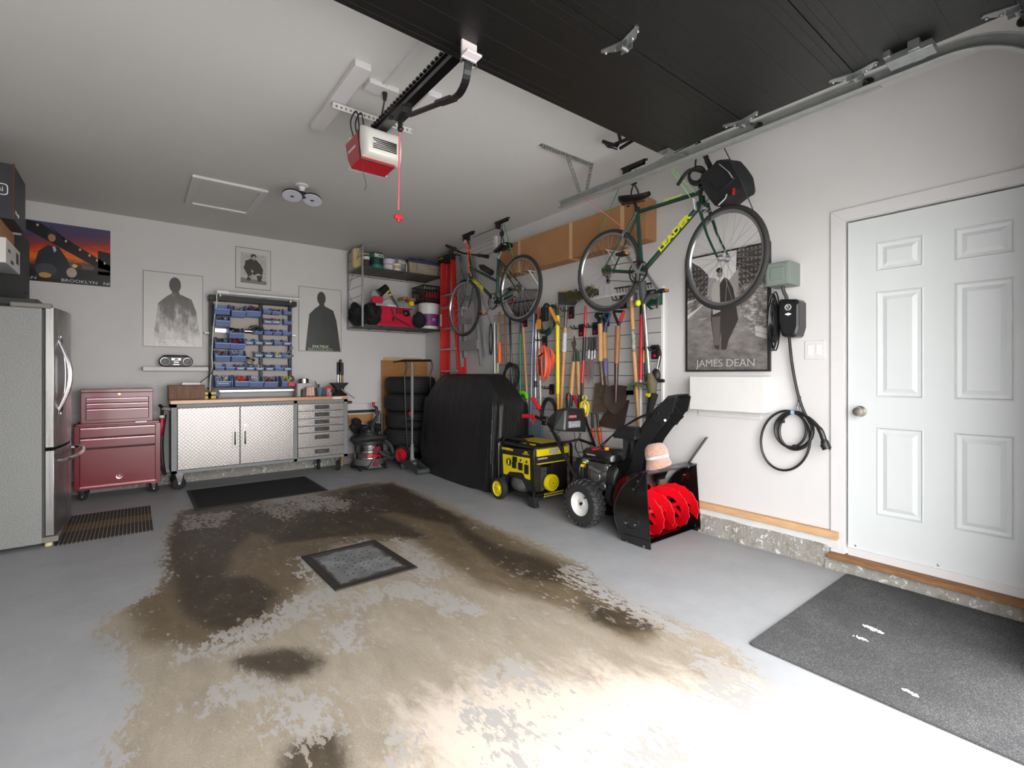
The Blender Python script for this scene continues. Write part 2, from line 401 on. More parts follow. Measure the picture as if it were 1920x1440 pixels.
WALL = pm('wall_paint', (206, 204, 204), .6, noise=(2.5, .03), bump=(9, .06))
CEIL = pm('ceiling_paint', (206, 205, 203), .7, noise=(2, .02), bump=(9, .08))
TRIM = pm('trim_paint', (208, 206, 207), .45, noise=(8, .03))
struct('wall_back', MB().bx(XL-.1, YB, 0, XR+.1, YB+.1, ZC+.1), WALL, smooth=0)
struct('wall_left', MB().bx(XL-.1, -.15, 0, XL, YB, ZC+.1), WALL, smooth=0)
struct('ceiling', MB().bx(XL-.1, -.15, ZC, XR+.1, YB, ZC+.1), CEIL, smooth=0)
DY0, DY1 = 1.083, .222            # side door slab along Y (left edge, right edge)
DZ0, DZ1 = .13, 2.165
struct('wall_right', MB().bx(XR, DY0+.01, 0, XR+.1, YB, ZC).bx(XR, DY1-.01, DZ1+.01, XR+.1, DY0+.01, ZC).bx(XR, -.15, 0, XR+.1, DY1-.01, ZC), WALL, smooth=0)
m_ = MB().bx(XL-.1, YF-.2, 0, -.42, YF, ZC).bx(2.80, YF-.2, 0, XR, .20, ZC).bx(-.42, YF-.2, 2.3, 2.80, YF, ZC)  # unseen right pier is made deeper to shade the side door
struct('wall_front', m_, WALL, smooth=0)
# driveway outside the open garage door
struct('ground', MB().bx(-30, -40, -.06, 30, -.15, -.015), pm('driveway_concrete', (196, 194, 190), .8, noise=(3, .2), bump=(60, .3)), smooth=0)

# ---- side door: six raised panels
d1 = build('door_1', MB(), WHP); d1['kind'] = 'structure'
DOORM = pm('door_paint', (206, 210, 211), .38, noise=(5, .02))
mb = MB(); XD = XR+.012
yl, yr = DY0, DY1
def ypx(u, v=700): return ax(u, v, XD).y
cols = [(ypx(1643), ypx(1732)), (ypx(1789), ypx(1903))]
def zpx(u, v): return ax(u, v, XD).z
rows = [(zpx(1643, 510), zpx(1643, 455)), (zpx(1643, 745), zpx(1643, 547)), (zpx(1643, 965), zpx(1643, 800))]
ys = sorted({yl, yr, *[a for c_ in cols for a in c_]}, reverse=True); zs = sorted({DZ0, DZ1, *[a for r_ in rows for a in r_]})
for i in range(len(ys)-1):
    for j in range(len(zs)-1):
        a, b, c_, d_ = ys[i], ys[i+1], zs[j], zs[j+1]
        pan = any(abs(a-p[0]) < 1e-4 for p in cols) and any(abs(c_-r_[0]) < 1e-4 for r_ in rows)
        if not pan: mb.bx(XD, b, c_, XD+.04, a, d_)
        else:
            mb.bx(XD+.03, b, c_, XD+.04, a, d_)
            rings = []
            for inset, dep in ((0, 0), (.006, -.003), (.012, .010), (.03, .012), (.052, .002), (.056, .002)):
                rings.append([(XD+dep, a-inset, c_+inset), (XD+dep, b+inset, c_+inset), (XD+dep, b+inset, d_-inset), (XD+dep, a-inset, d_-inset)])
            vs = [p for r_ in rings for p in r_]; fs = []
            for k in range(len(rings)-1):
                for q in range(4): fs.append((k*4+q, k*4+(q+1) % 4, (k+1)*4+(q+1) % 4, (k+1)*4+q))
            fs.append(tuple(range((len(rings)-1)*4, len(rings)*4))); mb.add(vs, fs)
build('door_slab', mb, DOORM, d1, smooth=0)
kz = zpx(1612, 771); ky = ypx(1614)
mb = MB().lathe([(.033, 0), (.033, .006), (.014, .010), (.012, .03), (.022, .036), (.029, .05), (.026, .062), (.010, .066), (0, .066)], (XD, ky, kz), (-1, 0, 0), 24)
build('door_knob', mb, pm('satin_nickel', (176, 170, 162), .28, 1), d1, label='satin nickel round door knob')
mb = MB().bx(XD-.014, yr+.004, DZ0-.035, XD, yl-.004, DZ0+.012)
build('door_sweep', mb, TRIM, d1, bevel=.002)
mb = MB()
for y in np.linspace(yl-.04, yr+.04, 3): mb.sph((XD-.001, y, DZ0+.03), (.003, .007, .007), 8, 6)
build('screw', mb, CHR, d1)
# casing
tw = .075
struct('trim_1', MB().prism([(yl+.012, .09), (yl+.012+tw, .09), (yl+.012+tw, DZ1+.012+tw), (yl+.012, DZ1+.012)], 'x', XR-.016, XR+.01), TRIM, smooth=0, bevel=.002)
struct('trim_2', MB().prism([(yl+.012+tw, DZ1+.012+tw), (yr-.012-tw, DZ1+.012+tw), (yr-.012, DZ1+.012), (yl+.012, DZ1+.012)], 'x', XR-.016, XR+.01), TRIM, smooth=0, bevel=.002)
struct('trim_3', MB().prism([(yr-.012, .09), (yr-.012-tw, .09), (yr-.012-tw, DZ1+.012+tw), (yr-.012, DZ1+.012)], 'x', XR-.016, XR+.01), TRIM, smooth=0, bevel=.002)
struct('trim_4', MB().bx(XD+.04, yr-.012, .09, XD+.1, yl+.012, DZ1+.012), pm('door_gap_dark', (60, 58, 55), .7), smooth=0)
# raw wooden sill under the door, wooden sole plate and rough concrete curb along the right wall
SILL = pm('raw_brown_wood', (150, 104, 62), .7, noise=(9, .45), stretch=(5, 1, 5), bump=(30, .3))
PLATE = pm('pale_sole_plate', (206, 164, 122), .7, noise=(6, .22), stretch=(5, 1, 5), bump=(30, .2))
cm, g = newmat('rough_concrete_curb', .85)
a = g.noise(9, 8, .7); b_ = g.noise(28, 8, .7)
c1 = g.ramp(a, [(.32, (120, 112, 100)), (.48, (158, 154, 146)), (.6, (146, 146, 142)), (.75, (190, 186, 172))])
c2 = g.mix(g.ss(b_, .56, .62), c1, (214, 216, 214)); c3 = g.mix(g.ss(a, .62, .7), c2, (150, 124, 84)); g.link(c3, g.b.inputs['Base Color']); g.bump(g.m('ADD', a, b_), .9, .02)
CURB = cm
def rough_strip(mb, y_0, y_1, zt, xf, n=60, x_in=None):
    """concrete curb with an uneven face and top"""
    rr_ = random.Random(3); prev = None; vs = []; fs = []
    for i in range(n+1):
        y = y_0+(y_1-y_0)*i/n; o = rr_.uniform(-.006, .006)
        vs += [(xf-.03+o*1.5, y, 0), (xf-.018+o, y, zt*.45), (xf+o*.4, y, zt+o), (XR+.02, y, zt+o)]
        if i: b = 4*(i-1); fs += [(b+k, b+k+1, b+k+5, b+k+4) for k in range(3)]
    return mb.add(vs, fs)
mb = MB(); rough_strip(mb, DY0+.10, YB, .135, XR-.030); struct('trim_5', mb, CURB, smooth=0)
mb = MB(); rough_strip(mb, -.14, DY0+.10, .075, XR-.045, 24); struct('trim_6', mb, CURB, smooth=0)
ye = ax(1572, 1000, XR-.03).y
zt = ax(1572, 996.4, XR-.005).z
struct('trim_7', MB().bx(XR-.045, ye, zt-.045, XR+.005, YB-.01, zt), PLATE, smooth=0, bevel=.003)
struct('trim_8', MB().bx(XR-.022, ye+.005, .12, XR+.005, YB-.01, zt-.045), pm('chalky_white', (206, 206, 204), .8, noise=(12, .1)), smooth=0)
struct('trim_9', MB().bx(XR-.085, -.13, .072, XR+.03, DY0+.085, .097), SILL, smooth=0, bevel=.004)
# curb and ledge along the back wall
mb = MB(); rr_ = random.Random(5); vs = []; fs = []
for i in range(61):
    x = XL+(XR-XL)*i/60; o = rr_.uniform(-.006, .006)
    vs += [(x, YB-.05+o*1.5, 0), (x, YB-.035+o, .06), (x, YB-.02+o, .13), (x, YB+.01, .13)]
    if i: b = 4*(i-1); fs += [(b+k, b+k+4, b+k+5, b+k+1) for k in range(3)]
struct('trim_10', mb.add(vs, fs), CURB, smooth=0)
p0 = ay(657, 757, YB-.03); p1 = ay(657, 771, YB-.03)
struct('trim_11', MB().bx(XL, YB-.025, p1.z, XR-.01, YB+.01, p0.z), TRIM, smooth=0, bevel=.003)
struct('trim_12', MB().bx(XL, YB-.02, .13, XR-.01, YB+.01, .30), TRIM, smooth=0)
# ================================================================ overhead door, tracks, opener
DM, g = newmat('black_door_skin', .42); g.b.inputs['Base Color'].default_value = (*lin((15, 15, 14)), 1)
a = g.noise(160, 3, .5); g.bump(a, .35, .004)
TX, TZ = 2.872, 2.668
gd = thing('garage_door', 'black sectional overhead door rolled back under the ceiling on its side tracks', 'garage door', (1.19, 1.86, 2.63))
DL, DR, dz = -.34, 2.70, 2.635
for k, (ya, yb) in enumerate(((1.856, 1.327), (1.327, .794), (.794, .262))):
    mb = MB(True); mb.bx(DL, yb+.002, dz, DR, ya-.002, dz+.045)
    for q in (.03, .07, .20, .34, .46, .50): mb.bx(DL, ya-q-.003, dz-.0012, DR, ya-q, dz)
    build('door_section', mb, DM, gd, smooth=0, bevel=.003)
mb = MB(True); mb.add([(x, y, z) for x in (DL, DR) for y, z in ((.258, 2.635), (.118, 2.19), (.075, 2.204), (.215, 2.66))], [(0,1,2,3),(7,6,5,4),(0,4,5,1),(1,5,6,2),(2,6,7,3),(3,7,4,0)])
build('door_section', mb, DM, gd, smooth=0)
def hinge(x, y, roller=True):
    mb = MB(True); s = 1
    mb.prism([(x-.03, y-.10), (x+.012, y-.055), (x+.03, y), (x+.012, y+.055), (x-.03, y+.10), (x-.045, y+.09), (x-.02, y), (x-.045, y-.09)], 'z', dz-.006, dz-.001)
    mb.bx(x-.016, y-.03, dz-.03, x-.012, y+.03, dz-.004).bx(x+.016, y-.03, dz-.03, x+.02, y+.03, dz-.004)
    mb.cyl((x-.02, y, dz-.024), (x+.024, y, dz-.024), .009)
    for dy in (-.085, .085, -.045, .045): mb.sph((x-.018 if abs(dy) > .06 else x, y+dy, dz-.008), .007, 8, 6)
    h = build('hinge', mb, STL, gd)
    if roller:
        mb = MB(True).cyl((x+.02, y, dz-.01+.012), (TX-.012, y, TZ-.004), .006).torus((TX-.012, y, TZ-.004), (1,0,0), .018, .006, 16, 6).cyl((TX-.02, y, TZ-.004), (TX-.004, y, TZ-.004), .016)
        mb.v = mb.v; build('roller', mb, pm('roller_black', (40, 40, 42), .4, .3), h)
for y in (1.327, .794, .262): hinge(2.672, y)
hinge(1.645, 1.327, False); hinge(1.645, .794, False); hinge(.65, 1.327, False)
mb = MB(True).bx(2.62, 1.77, dz-.006, 2.69, 1.845, dz-.001).cyl((2.66, 1.80, dz-.02), (TX-.01, 1.80, TZ-.004), .008).bx(2.63, 1.78, dz-.028, 2.69, 1.82, dz-.002).cyl((TX-.02, 1.8, TZ-.004), (TX-.004, 1.8, TZ-.004), .018)
build('roller_bracket', mb, STL, gd)
mb = MB(True).bx(2.585, .54, dz-.045, 2.70, .58, dz-.001).bx(2.60, .50, dz-.05, 2.685, .66, dz-.02).bx(2.585, .64, dz-.03, 2.70, .665, dz-.001)
build('lift_bracket', mb, STL, gd, bevel=.002)
# opener bracket on the door edge
mb = MB(True); c = V((1.125, 1.735, 2.60))
mb.box(c+V((0, 0, .0)), (.075, .012, .075)).box(c+V((0, -.02, -.03)), (.075, .05, .01))
build('label_plate', mb, pm('white_label', (214, 206, 206), .5), gd, bevel=.002)
mb = MB(True)
for dx in (-.024, .022): mb.box(c+V((dx, .014, -.01)), (.005, .03, .07))
for dx, dz_ in ((-.022, .02), (.024, .02), (-.02, -.03), (.02, -.03)): mb.sph(c+V((dx, .018, dz_)), .010, 8, 6)
mb.torus(c+V((.035, .01, -.045)), (0, 1, .3), .012, .002, 16, 6)
build('steel_bracket', mb, CHR, gd)
cf = pm('galvanised_track', (158, 161, 158), .45, .35, noise=(14, .15))
def track(name, X, sgn, label, y_end=3.0):
    t = thing(name, label, 'track', (X, 2.0, TZ))
    prof = [(-.026, -.026), (-.026, -.018), (-.022, -.022), (0, -.026), (.003, -.026), (.003, .026), (0, .026), (-.026, .022), (-.026, .026), (.006, .030), (.007, -.030)]
    prof = [(-.030, -.020), (-.032, -.026), (-.024, -.030), (.004, -.030), (.004, .030), (-.024, .030), (-.032, .026), (-.030, .020), (-.026, .026), (0, .026), (0, -.026), (-.026, -.026)]
    path = [(y_end, TZ), (.52, TZ)]; 
    for i in range(1, 13):
        a = PI/2*i/12; path.append((.52-.40*math.sin(a), TZ-.40+.40*math.cos(a)))
    path.append((.12, 0.02))
    rings = []
    for i, (y, z) in enumerate(path):
        a, b = path[max(i-1, 0)], path[min(i+1, len(path)-1)]; ty, tz = b[0]-a[0], b[1]-a[1]; L = math.hypot(ty, tz); ny_, nz_ = -tz/L, ty/L
        ny_, nz_ = tz/L, -ty/L
        rings.append([(X+sgn*px, y+ny_*pn, z+nz_*pn) for px, pn in prof])
    mb = MB(True); mb.loft(rings); build('rail', mb, cf, t, smooth=30)
    mb = MB(True).bx(X+min(sgn*.004, sgn*.008), .75, TZ-.034, X+max(sgn*.004, sgn*.008), 2.45, TZ+.045)
    mb.bx(min(X+sgn*.008, X+sgn*.03), .75, TZ-.036, max(X+sgn*.008, X+sgn*.03), 2.45, TZ-.032)
    build('stiffener_angle', mb, cf, t, smooth=0)
    return t
def perf(mb, a, b, wv, w, t=.003, n=10, hr=.006):
    """perforated strap between a and b lying in the direction wv"""
    a, b, wv = V(a), V(b), V(wv).normalized()*w/2; L = (b-a); nn = L.cross(wv).normalized()*t
    for k in (-1, 1):
        o = wv*(k*.72); mb.add([a+o-wv*.28, a+o+wv*.28, b+o+wv*.28, b+o-wv*.28, a+o-wv*.28+nn, a+o+wv*.28+nn, b+o+wv*.28+nn, b+o-wv*.28+nn], [(3,2,1,0),(4,5,6,7),(0,1,5,4),(1,2,6,5),(2,3,7,6),(3,0,4,7)])
    for i in range(n+1):
        p = a+L*(i/n); q = p+L*(.55/n) if i < n else p; p = p if i else p
        if i < n: mb.add([p-wv*.5, p+wv*.5, q+wv*.5, q-wv*.5, p-wv*.5+nn, p+wv*.5+nn, q+wv*.5+nn, q-wv*.5+nn], [(3,2,1,0),(4,5,6,7),(0,1,5,4),(1,2,6,5),(2,3,7,6),(3,0,4,7)])
    return mb
tr = track('door_track', TX, 1, 'galvanised steel door track running along the right wall with a perforated hanger')
mb = MB(True); Yh = 2.675
perf(mb, (2.36, Yh, ZC-.004), (2.88, Yh, ZC-.004), (0,1,0), .034, n=18); perf(mb, (2.36, Yh-.018, ZC-.020), (2.88, Yh-.018, ZC-.020), (0,0,1), .034, n=18)
perf(mb, (2.62, Yh-.02, ZC-.03), (2.86, Yh+.08, TZ+.02), (.7,-.3,.7), .034, n=10)
perf(mb, (2.89, Yh-.02, ZC-.01), (2.89, Yh+.05, TZ+.0), (0,1,0), .034, n=10)
build('hanger', mb, STL, tr, smooth=0)
tl = track('door_track', -.52, -1, 'galvanised steel door track on the left side of the overhead door')
mb = MB(True); perf(mb, (-.42, 2.675, ZC-.004), (-.95, 2.675, ZC-.004), (0,1,0), .034, n=18); perf(mb, (-.52, 2.675, ZC-.01), (-.52, 2.70, TZ), (0,1,0), .034, n=8)
build('hanger', mb, STL, tl, smooth=0)

# ---- opener
op = thing('garage_door_opener', 'red and white garage door opener hanging from the ceiling with a red release cord', 'garage door opener', (1.17, 2.93, 2.5))
RW = pm('opener_red', (172, 22, 36), .35, coat=.3); OW = pm('opener_white', (214, 213, 208), .35)
X0, X1 = 1.055, 1.275
mb = MB(True); mb.prism([(2.80, 2.50), (2.84, 2.68), (3.07, 2.68), (3.02, 2.56), (2.96, 2.49)], 'x', X0, X1); build('housing', mb, RW, op, smooth=0, bevel=.006)
def dome(sy, y0):
    rings = []
    for i in range(7):
        a = i/6*PI/2; d = .085*math.sin(a); ins = .05*(1-math.cos(a))
        rings.append([(X0+.004+ins*.8, y0+sy*d, 2.515+ins*.5), (X1+.03-ins*.8, y0+sy*d, 2.515+ins*.5), (X1+.035-ins*.8, y0+sy*d*1.05, 2.60), (X1+.03-ins, y0+sy*d*.9, 2.70-ins), (X0+.004+ins, y0+sy*d*.9, 2.70-ins), (X0+.002+ins*.8, y0+sy*d*1.05, 2.60)])
    return rings
mb = MB(True); mb.loft(dome(-1, 2.825)); f_ = build('light_cover', mb, OW, op, smooth=60)
mb = MB(True)
for i in range(6): z = 2.535+i*.011; mb.bx(X0+.05, 2.7365, z+.02, X1-.02, 2.745, z+.026)
build('louvre_slots', mb, BLK, f_, smooth=0)
mb = MB(True); mb.loft([[(p[0], p[1], p[2]) for p in r_][::-1] for r_ in dome(1, 3.0)]); f_ = build('light_cover', mb, OW, op, smooth=60)
text(op, 'CRAFTSMAN', .022, WHT, (X0-.004, 2.94, 2.60), (PI/2, 0, -PI/2), world=True)
mb = MB(True); mb.tube([(X0-.002, 2.80, 2.50), (X0-.002, 2.84, 2.685)], .004).tube([(X0-.002, 2.802, 2.50), (X1, 2.802, 2.50)], .004); build('trim_bead', mb, BLK, op)
mb = MB(True); mb.bx(1.165, 1.90, 2.70, 1.215, 2.95, 2.745).bx(1.155, .06, 2.735, 1.225, 2.95, 2.75)
for i in range(60): mb.bx(1.148, .5+i*.04, 2.748, 1.160, .52+i*.04, 2.758)
build('rail', mb, BLKM, op, smooth=0)
mb = MB(True).box((1.19, 2.52, 2.69), (.06, .12, .045)).cyl((1.19, 2.55, 2.67), (1.19, 2.55, 2.62), .014).sph((1.19, 2.55, 2.615), .018).sph((1.165, 2.62, 2.70), .014, 8, 6); build('trolley', mb, BLK, op, bevel=.004)
pts = smooth_path([ax(879, 108, 1.13), ax(874, 148, 1.14), ax(862, 175, 1.165), ax(848, 186, 1.19)], 5)
mb = MB(True)
for a, b in zip(pts, pts[1:]): mb.bar(a, b, .008, .034, (1,0,0))
mb.bar(ax(850, 184, 1.19), ax(765, 217, 1.19), .008, .034, (1,0,0)); mb.bar(ax(850, 184, 1.19), ax(822, 194, 1.19), .014, .046, (1,0,0))
build('door_arm', mb, pm('arm_steel', (40, 40, 41), .35, .6), op, smooth=0)
mb = MB(True).tube([(1.19, 2.56, 2.61), (1.19, 2.575, 2.16)], .0045); cd = build('release_cord', mb, pm('pink_red_cord', (226, 92, 110), .7), op)
mb = MB(True).box((1.19, 2.575, 2.12), (.05, .022, .026)).cyl((1.19, 2.575, 2.11), (1.19, 2.575, 2.09), .012, .006); build('cord_handle', mb, RED, cd, bevel=.005)
mb = MB(True); perf(mb, (.945, 2.985, 2.868), (1.47, 2.985, 2.868), (0,1,0), .034, n=18); perf(mb, (.945, 2.968, 2.85), (1.47, 2.968, 2.85), (0,0,1), .034, n=18)
perf(mb, (1.07, 2.99, 2.86), (1.075, 3.03, 2.66), (0,1,0), .025, n=6); perf(mb, (1.27, 2.99, 2.86), (1.265, 3.03, 2.66), (0,1,0), .025, n=6)
build('hanger_bracket', mb, pm('white_painted_steel', (196, 196, 192), .45), op, smooth=0)
mb = MB(True)
for dx in (0, .03): mb.tube(smooth_path([(1.09+dx, 2.99, 2.68), (1.055+dx, 2.97, 2.78), (1.09+dx, 2.96, 2.855), (1.12+dx, 2.99, 2.74), (1.12+dx, 3.0, 2.68)], 6), .0045, 6)
mb.tube(smooth_path([(1.09, 2.86, 2.49), (1.10, 2.87, 2.44), (1.115, 2.87, 2.38), (1.105, 2.87, 2.34)], 5), .0016, 5)
build('wire_loop', mb, BLK, op)
for X, nm in ((.98, 'left'), (1.42, 'right')):
    solo('ceiling_board', 'white painted lumber block on the ceiling, %s of the two above the door opener' % nm, 'board', MB().bx(-.045, -.42, -.038, .045, .42, 0), TRIM, (X, 2.98, ZC), group='lumber blocks carrying the opener', smooth=0, bevel=.003)
ol = thing('ceiling_outlet', 'white painted outlet plate on the ceiling beside the opener rail with surface conduit', 'electrical outlet', (1.15, 2.72, ZC))
build('plate', MB().bx(-.09, -.05, -.03, .09, .05, 0), TRIM, ol, bevel=.004)
build('conduit', MB().bx(-.012, -2.0, -.018, .012, -.05, 0), TRIM, ol, smooth=0)
solo('power_cord', 'black power cord with plug hanging from the ceiling outlet to the opener', 'cord', MB().cyl((0,0,0), (0,0,-.045), .016, .010).tube(smooth_path([(0,0,-.04), (.0, .05, -.12), (.0, .13, -.17), (.01, .2, -.21)], 6), .005, 6), BLK, (1.17, 2.72, ZC-.03))

# ---- attic hatch, ceiling lamp
q = [az(360, 326, ZC), az(507, 358, ZC), az(467, 402, ZC), az(347, 378, ZC)]
hx0 = (q[0].x+q[3].x)/2; hx1 = (q[1].x+q[2].x)/2; hy0 = (q[0].y+q[1].y)/2; hy1 = (q[2].y+q[3].y)/2
ht = thing('attic_hatch', 'square white attic hatch with a raised frame in the ceiling', 'hatch', ((hx0+hx1)/2, (hy0+hy1)/2, ZC))
a = (hx1-hx0)/2; b = (hy1-hy0)/2; f_ = .06
mb = MB()
for X0_, Y0_, X1_, Y1_ in ((-a, -b, a, -b+f_), (-a, b-f_, a, b), (-a, -b+f_, -a+f_, b-f_), (a-f_, -b+f_, a, b-f_)): mb.bx(X0_, Y0_, -.022, X1_, Y1_, 0)
build('frame', mb, TRIM, ht, smooth=0, bevel=.002); build('panel', MB().bx(-a+f_, -b+f_, -.006, a-f_, b-f_, 0), CEIL, ht, smooth=0)
p = az(566, 347, ZC)
lp = thing('ceiling_lamp', 'twin disc ceiling lamp on a white porcelain base', 'ceiling light', (p.x, p.y, ZC))
build('base', MB().lathe([(.055, 0), (.058, -.012), (.03, -.02), (.022, -.05), (.024, -.065)][::-1], (0,0,0), (0,0,1), 24), WHP, lp)
build('heat_sink', MB().lathe([(.01, -.12), (.035, -.115), (.042, -.09), (.034, -.065), (.01, -.062)], (0,0,0), (0,0,1), 20), BLK, lp)
for sg in (-1, 1):
    mb = MB(); c = V((sg*.085, -.015, -.125)); n_ = V((sg*.06+.14, .34, 1)).normalized()
    mb.lathe([(.0, 0), (.078, 0), (.082, .004), (.075, .01), (.02, .014), (0, .014)], c, n_, 28); d_ = build('lamp_disc', mb, [pm('lamp_lens', (190, 192, 204), .4)], lp)
    mb = MB().lathe([(.08, .012), (.08, .02), (.02, .026)], c, n_, 28).box(c-n_*.002, (.03, .012, .004)).box(c-n_*.002, (.012, .03, .004)); build('lamp_back', mb, BLK, d_)
# ================================================================ fridge corner
SS, g = newmat('brushed_stainless', .3, .9); n_ = g.noise(90, 3, .5, (1, 1, .02)); g.b.inputs['Base Color'].default_value = (*lin((158, 156, 155)), 1)
g.link(g.m('MULTIPLY_ADD', n_, .25, .16), g.b.inputs['Roughness'])
FS = pm('fridge_side_grey', (136, 137, 135), .5, .25, noise=(120, .28), bump=(150, .25))
fx, fy0, fy1, ft = -.51, 4.70, 5.60, 1.685
fr = thing('refrigerator', 'tall stainless steel refrigerator with bottom freezer drawer standing in the left corner', 'refrigerator', (-.9, 5.15, 0))
build('body', MB(True).bx(XL+.03, fy0, .03, fx, fy1, ft), FS, fr, smooth=0, bevel=.006)
build('seal_strip', MB(True).bx(fx, fy0+.015, .06, fx+.012, fy1-.015, ft-.01), pm('dark_seal', (58, 58, 58), .6), fr, smooth=0)
def fdoor(z0, z1):
    mb = MB(True); out = [(fx+.014, fy0+.012)]; N = 12
    for i in range(N+1): y = fy0+.012+(fy1-fy0-.024)*i/N; out.append((fx+.062+.052*math.sin(PI*i/N), y))
    out.append((fx+.014, fy1-.012)); mb.prism(out, 'z', z0, z1); return mb
u_ = build('door', fdoor(.70, ft+.012), SS, fr, smooth=40, bevel=.004)
l_ = build('freezer_drawer', fdoor(.075, .68), SS, fr, smooth=40, bevel=.004)
def bow(z0, z1, y, xo, n=14): return [V((fx+.065+xo*math.sin(PI*i/n), y, z0+(z1-z0)*i/n)) for i in range(n+1)]
mb = MB(True); b_ = bow(.93, 1.50, fy0+.10, .075); mb.tube(b_, [.008+.008*math.sin(PI*i/14) for i in range(15)], 8); mb.tube([(p.x*.35+(fx+.10)*.65, p.y+.02, p.z) for p in b_], .005, 6)
build('handle', mb, CHR, u_)
mb = MB(True); hp = [V((fx+.07, fy0+.05, .60)), V((fx+.13, fy0+.055, .605)), V((fx+.17, fy0+.2, .61)), V((fx+.185, fy0+.45, .61)), V((fx+.17, fy0+.7, .61)), V((fx+.13, fy0+.845, .605)), V((fx+.07, fy0+.85, .60))]
mb.tube(smooth_path(hp, 4), .014, 8); build('handle', mb, CHR, l_)
build('hinge_cover', MB(True).bx(fx-.16, fy0+.005, ft, fx+.05, fy0+.07, ft+.035), pm('taupe_plastic', (112, 108, 102), .5), fr, bevel=.008)
build('toe_grille', MB(True).bx(fx-.01, fy0+.005, .03, fx+.085, fy1-.01, .072), pm('taupe_plastic', (112, 108, 102), .5), fr, bevel=.006)
for X_, Y_ in ((fx+.03, fy0+.05), (fx+.03, fy1-.05), (XL+.1, fy0+.05), (XL+.1, fy1-.05)): build('foot', MB(True).cyl((X_, Y_, 0), (X_, Y_, .03), .022), pm('cream_foot', (206, 190, 150), .5), fr)
ft2 = ft+.012
solo('storage_tray', 'low black ribbed tray lying on top of the refrigerator by its front edge', 'tray', MB().bx(-.17, -.30, 0, .14, .20, .02).bx(-.17, -.30, .02, -.155, .2, .07).bx(.125, -.30, .02, .14, .2, .07).bx(-.155, -.3, .02, .125, -.285, .07).bx(-.155, .185, .02, .125, .2, .07), BLK, (-.68, 5.10, ft+.001), smooth=0, bevel=.003)
mb = MB(); rr_ = random.Random(2)
mb.sph((0, 0, .10), (.24, .14, .10), 20, 12); mb.sph((.1, -.02, .12), (.14, .12, .09), 16, 10)
for i, p in enumerate(mb.v): k = 1+.10*math.sin(p.x*40+p.y*25)*math.cos(p.z*50); mb.v[i] = V((p.x*k, p.y*k, max(p.z*k, 0)))
solo('plastic_bag', 'crumpled shiny black plastic bag on top of the refrigerator at its near side', 'bag', mb, pm('bag_black', (16, 16, 18), .35, bump=(22, .5)), (-1.1, 4.86, ft+.001))
bB = thing('appliance_box', 'tall plain black box on the refrigerator behind the white carton', 'box', (-.98, 5.46, ft+.001)); build('carton', MB().bx(-.30, -.12, 0, .30, .13, .622), pm('matte_black_card', (26, 26, 28), .6), bB, smooth=0, bevel=.003)
solo('case', 'black equipment case on the refrigerator under the white carton', 'case', MB().bx(-.2, -.2, 0, .2, .2, .308), pm('matte_black_card', (26, 26, 28), .6), (-1.07, 5.11, ft+.001), smooth=0, bevel=.01)
wb = thing('white_carton', 'white cardboard carton with black printing stacked above the refrigerator', 'box', (-.99, 5.06, 1.995))
build('carton', MB().bx(-.29, -.26, 0, .29, .26, .175), pm('white_card', (206, 204, 200), .7), wb, smooth=0, bevel=.003)
mb = MB().bx(.2905, .10, .06, .2915, .19, .14); build('printed_label', mb, pm('dark_print', (50, 46, 46), .6), wb, smooth=0)
text(wb, '80 S 1', .03, BLK, (.2912, -.15, .10), (PI/2, 0, PI/2)); text(wb, 'OX LC', .035, BLK, (.2912, -.05, .035), (PI/2, 0, PI/2))
solo('cardboard_carton', 'flat brown cardboard carton between the white carton and the black coffee maker box', 'box', MB().bx(-.28, -.25, 0, .28, .25, .128), CARD, (-1.01, 5.06, 2.172), smooth=0, bevel=.004)
cb = thing('coffee_maker_box', 'black carton with white outlined logo, topmost of the stack over the refrigerator', 'box', (-.98, 5.02, 2.302))
BB = pm('dark_slate_card', (44, 46, 54), .5)
build('carton', MB().bx(-.32, -.22, 0, .32, .22, .385), BB, cb, smooth=0, bevel=.006)
build('taped_edge', MB().bx(.312, -.226, 0, .3215, -.212, .388), pm('brown_edge', (80, 52, 38), .7), cb, smooth=0)
text(cb, "DeLonghi", .05, WHT, (.17, -.2215, .20), (PI/2, 0, 0)); text(cb, "DeLonghi", .035, WHT, (.3215, -.12, .06), (PI/2, 0, PI/2)); 
mb = MB(); o_ = rrect(.05, .16, .29, .24, .02); i_ = rrect(.056, .166, .284, .234, .016); n = len(o_)
mb.add([(x, -.2212, z) for x, z in o_]+[(x, -.2212, z) for x, z in i_], [(k, (k+1) % n, n+(k+1) % n, n+k) for k in range(n)]); build('logo_outline', mb, WHT, cb, smooth=0)
build('product_picture', MB().bx(-.30, -.2212, .02, .0, -.2208, .26), pm('picture_print', (150, 140, 138), .5, noise=(12, .7, (70, 50, 52))), cb, smooth=0)

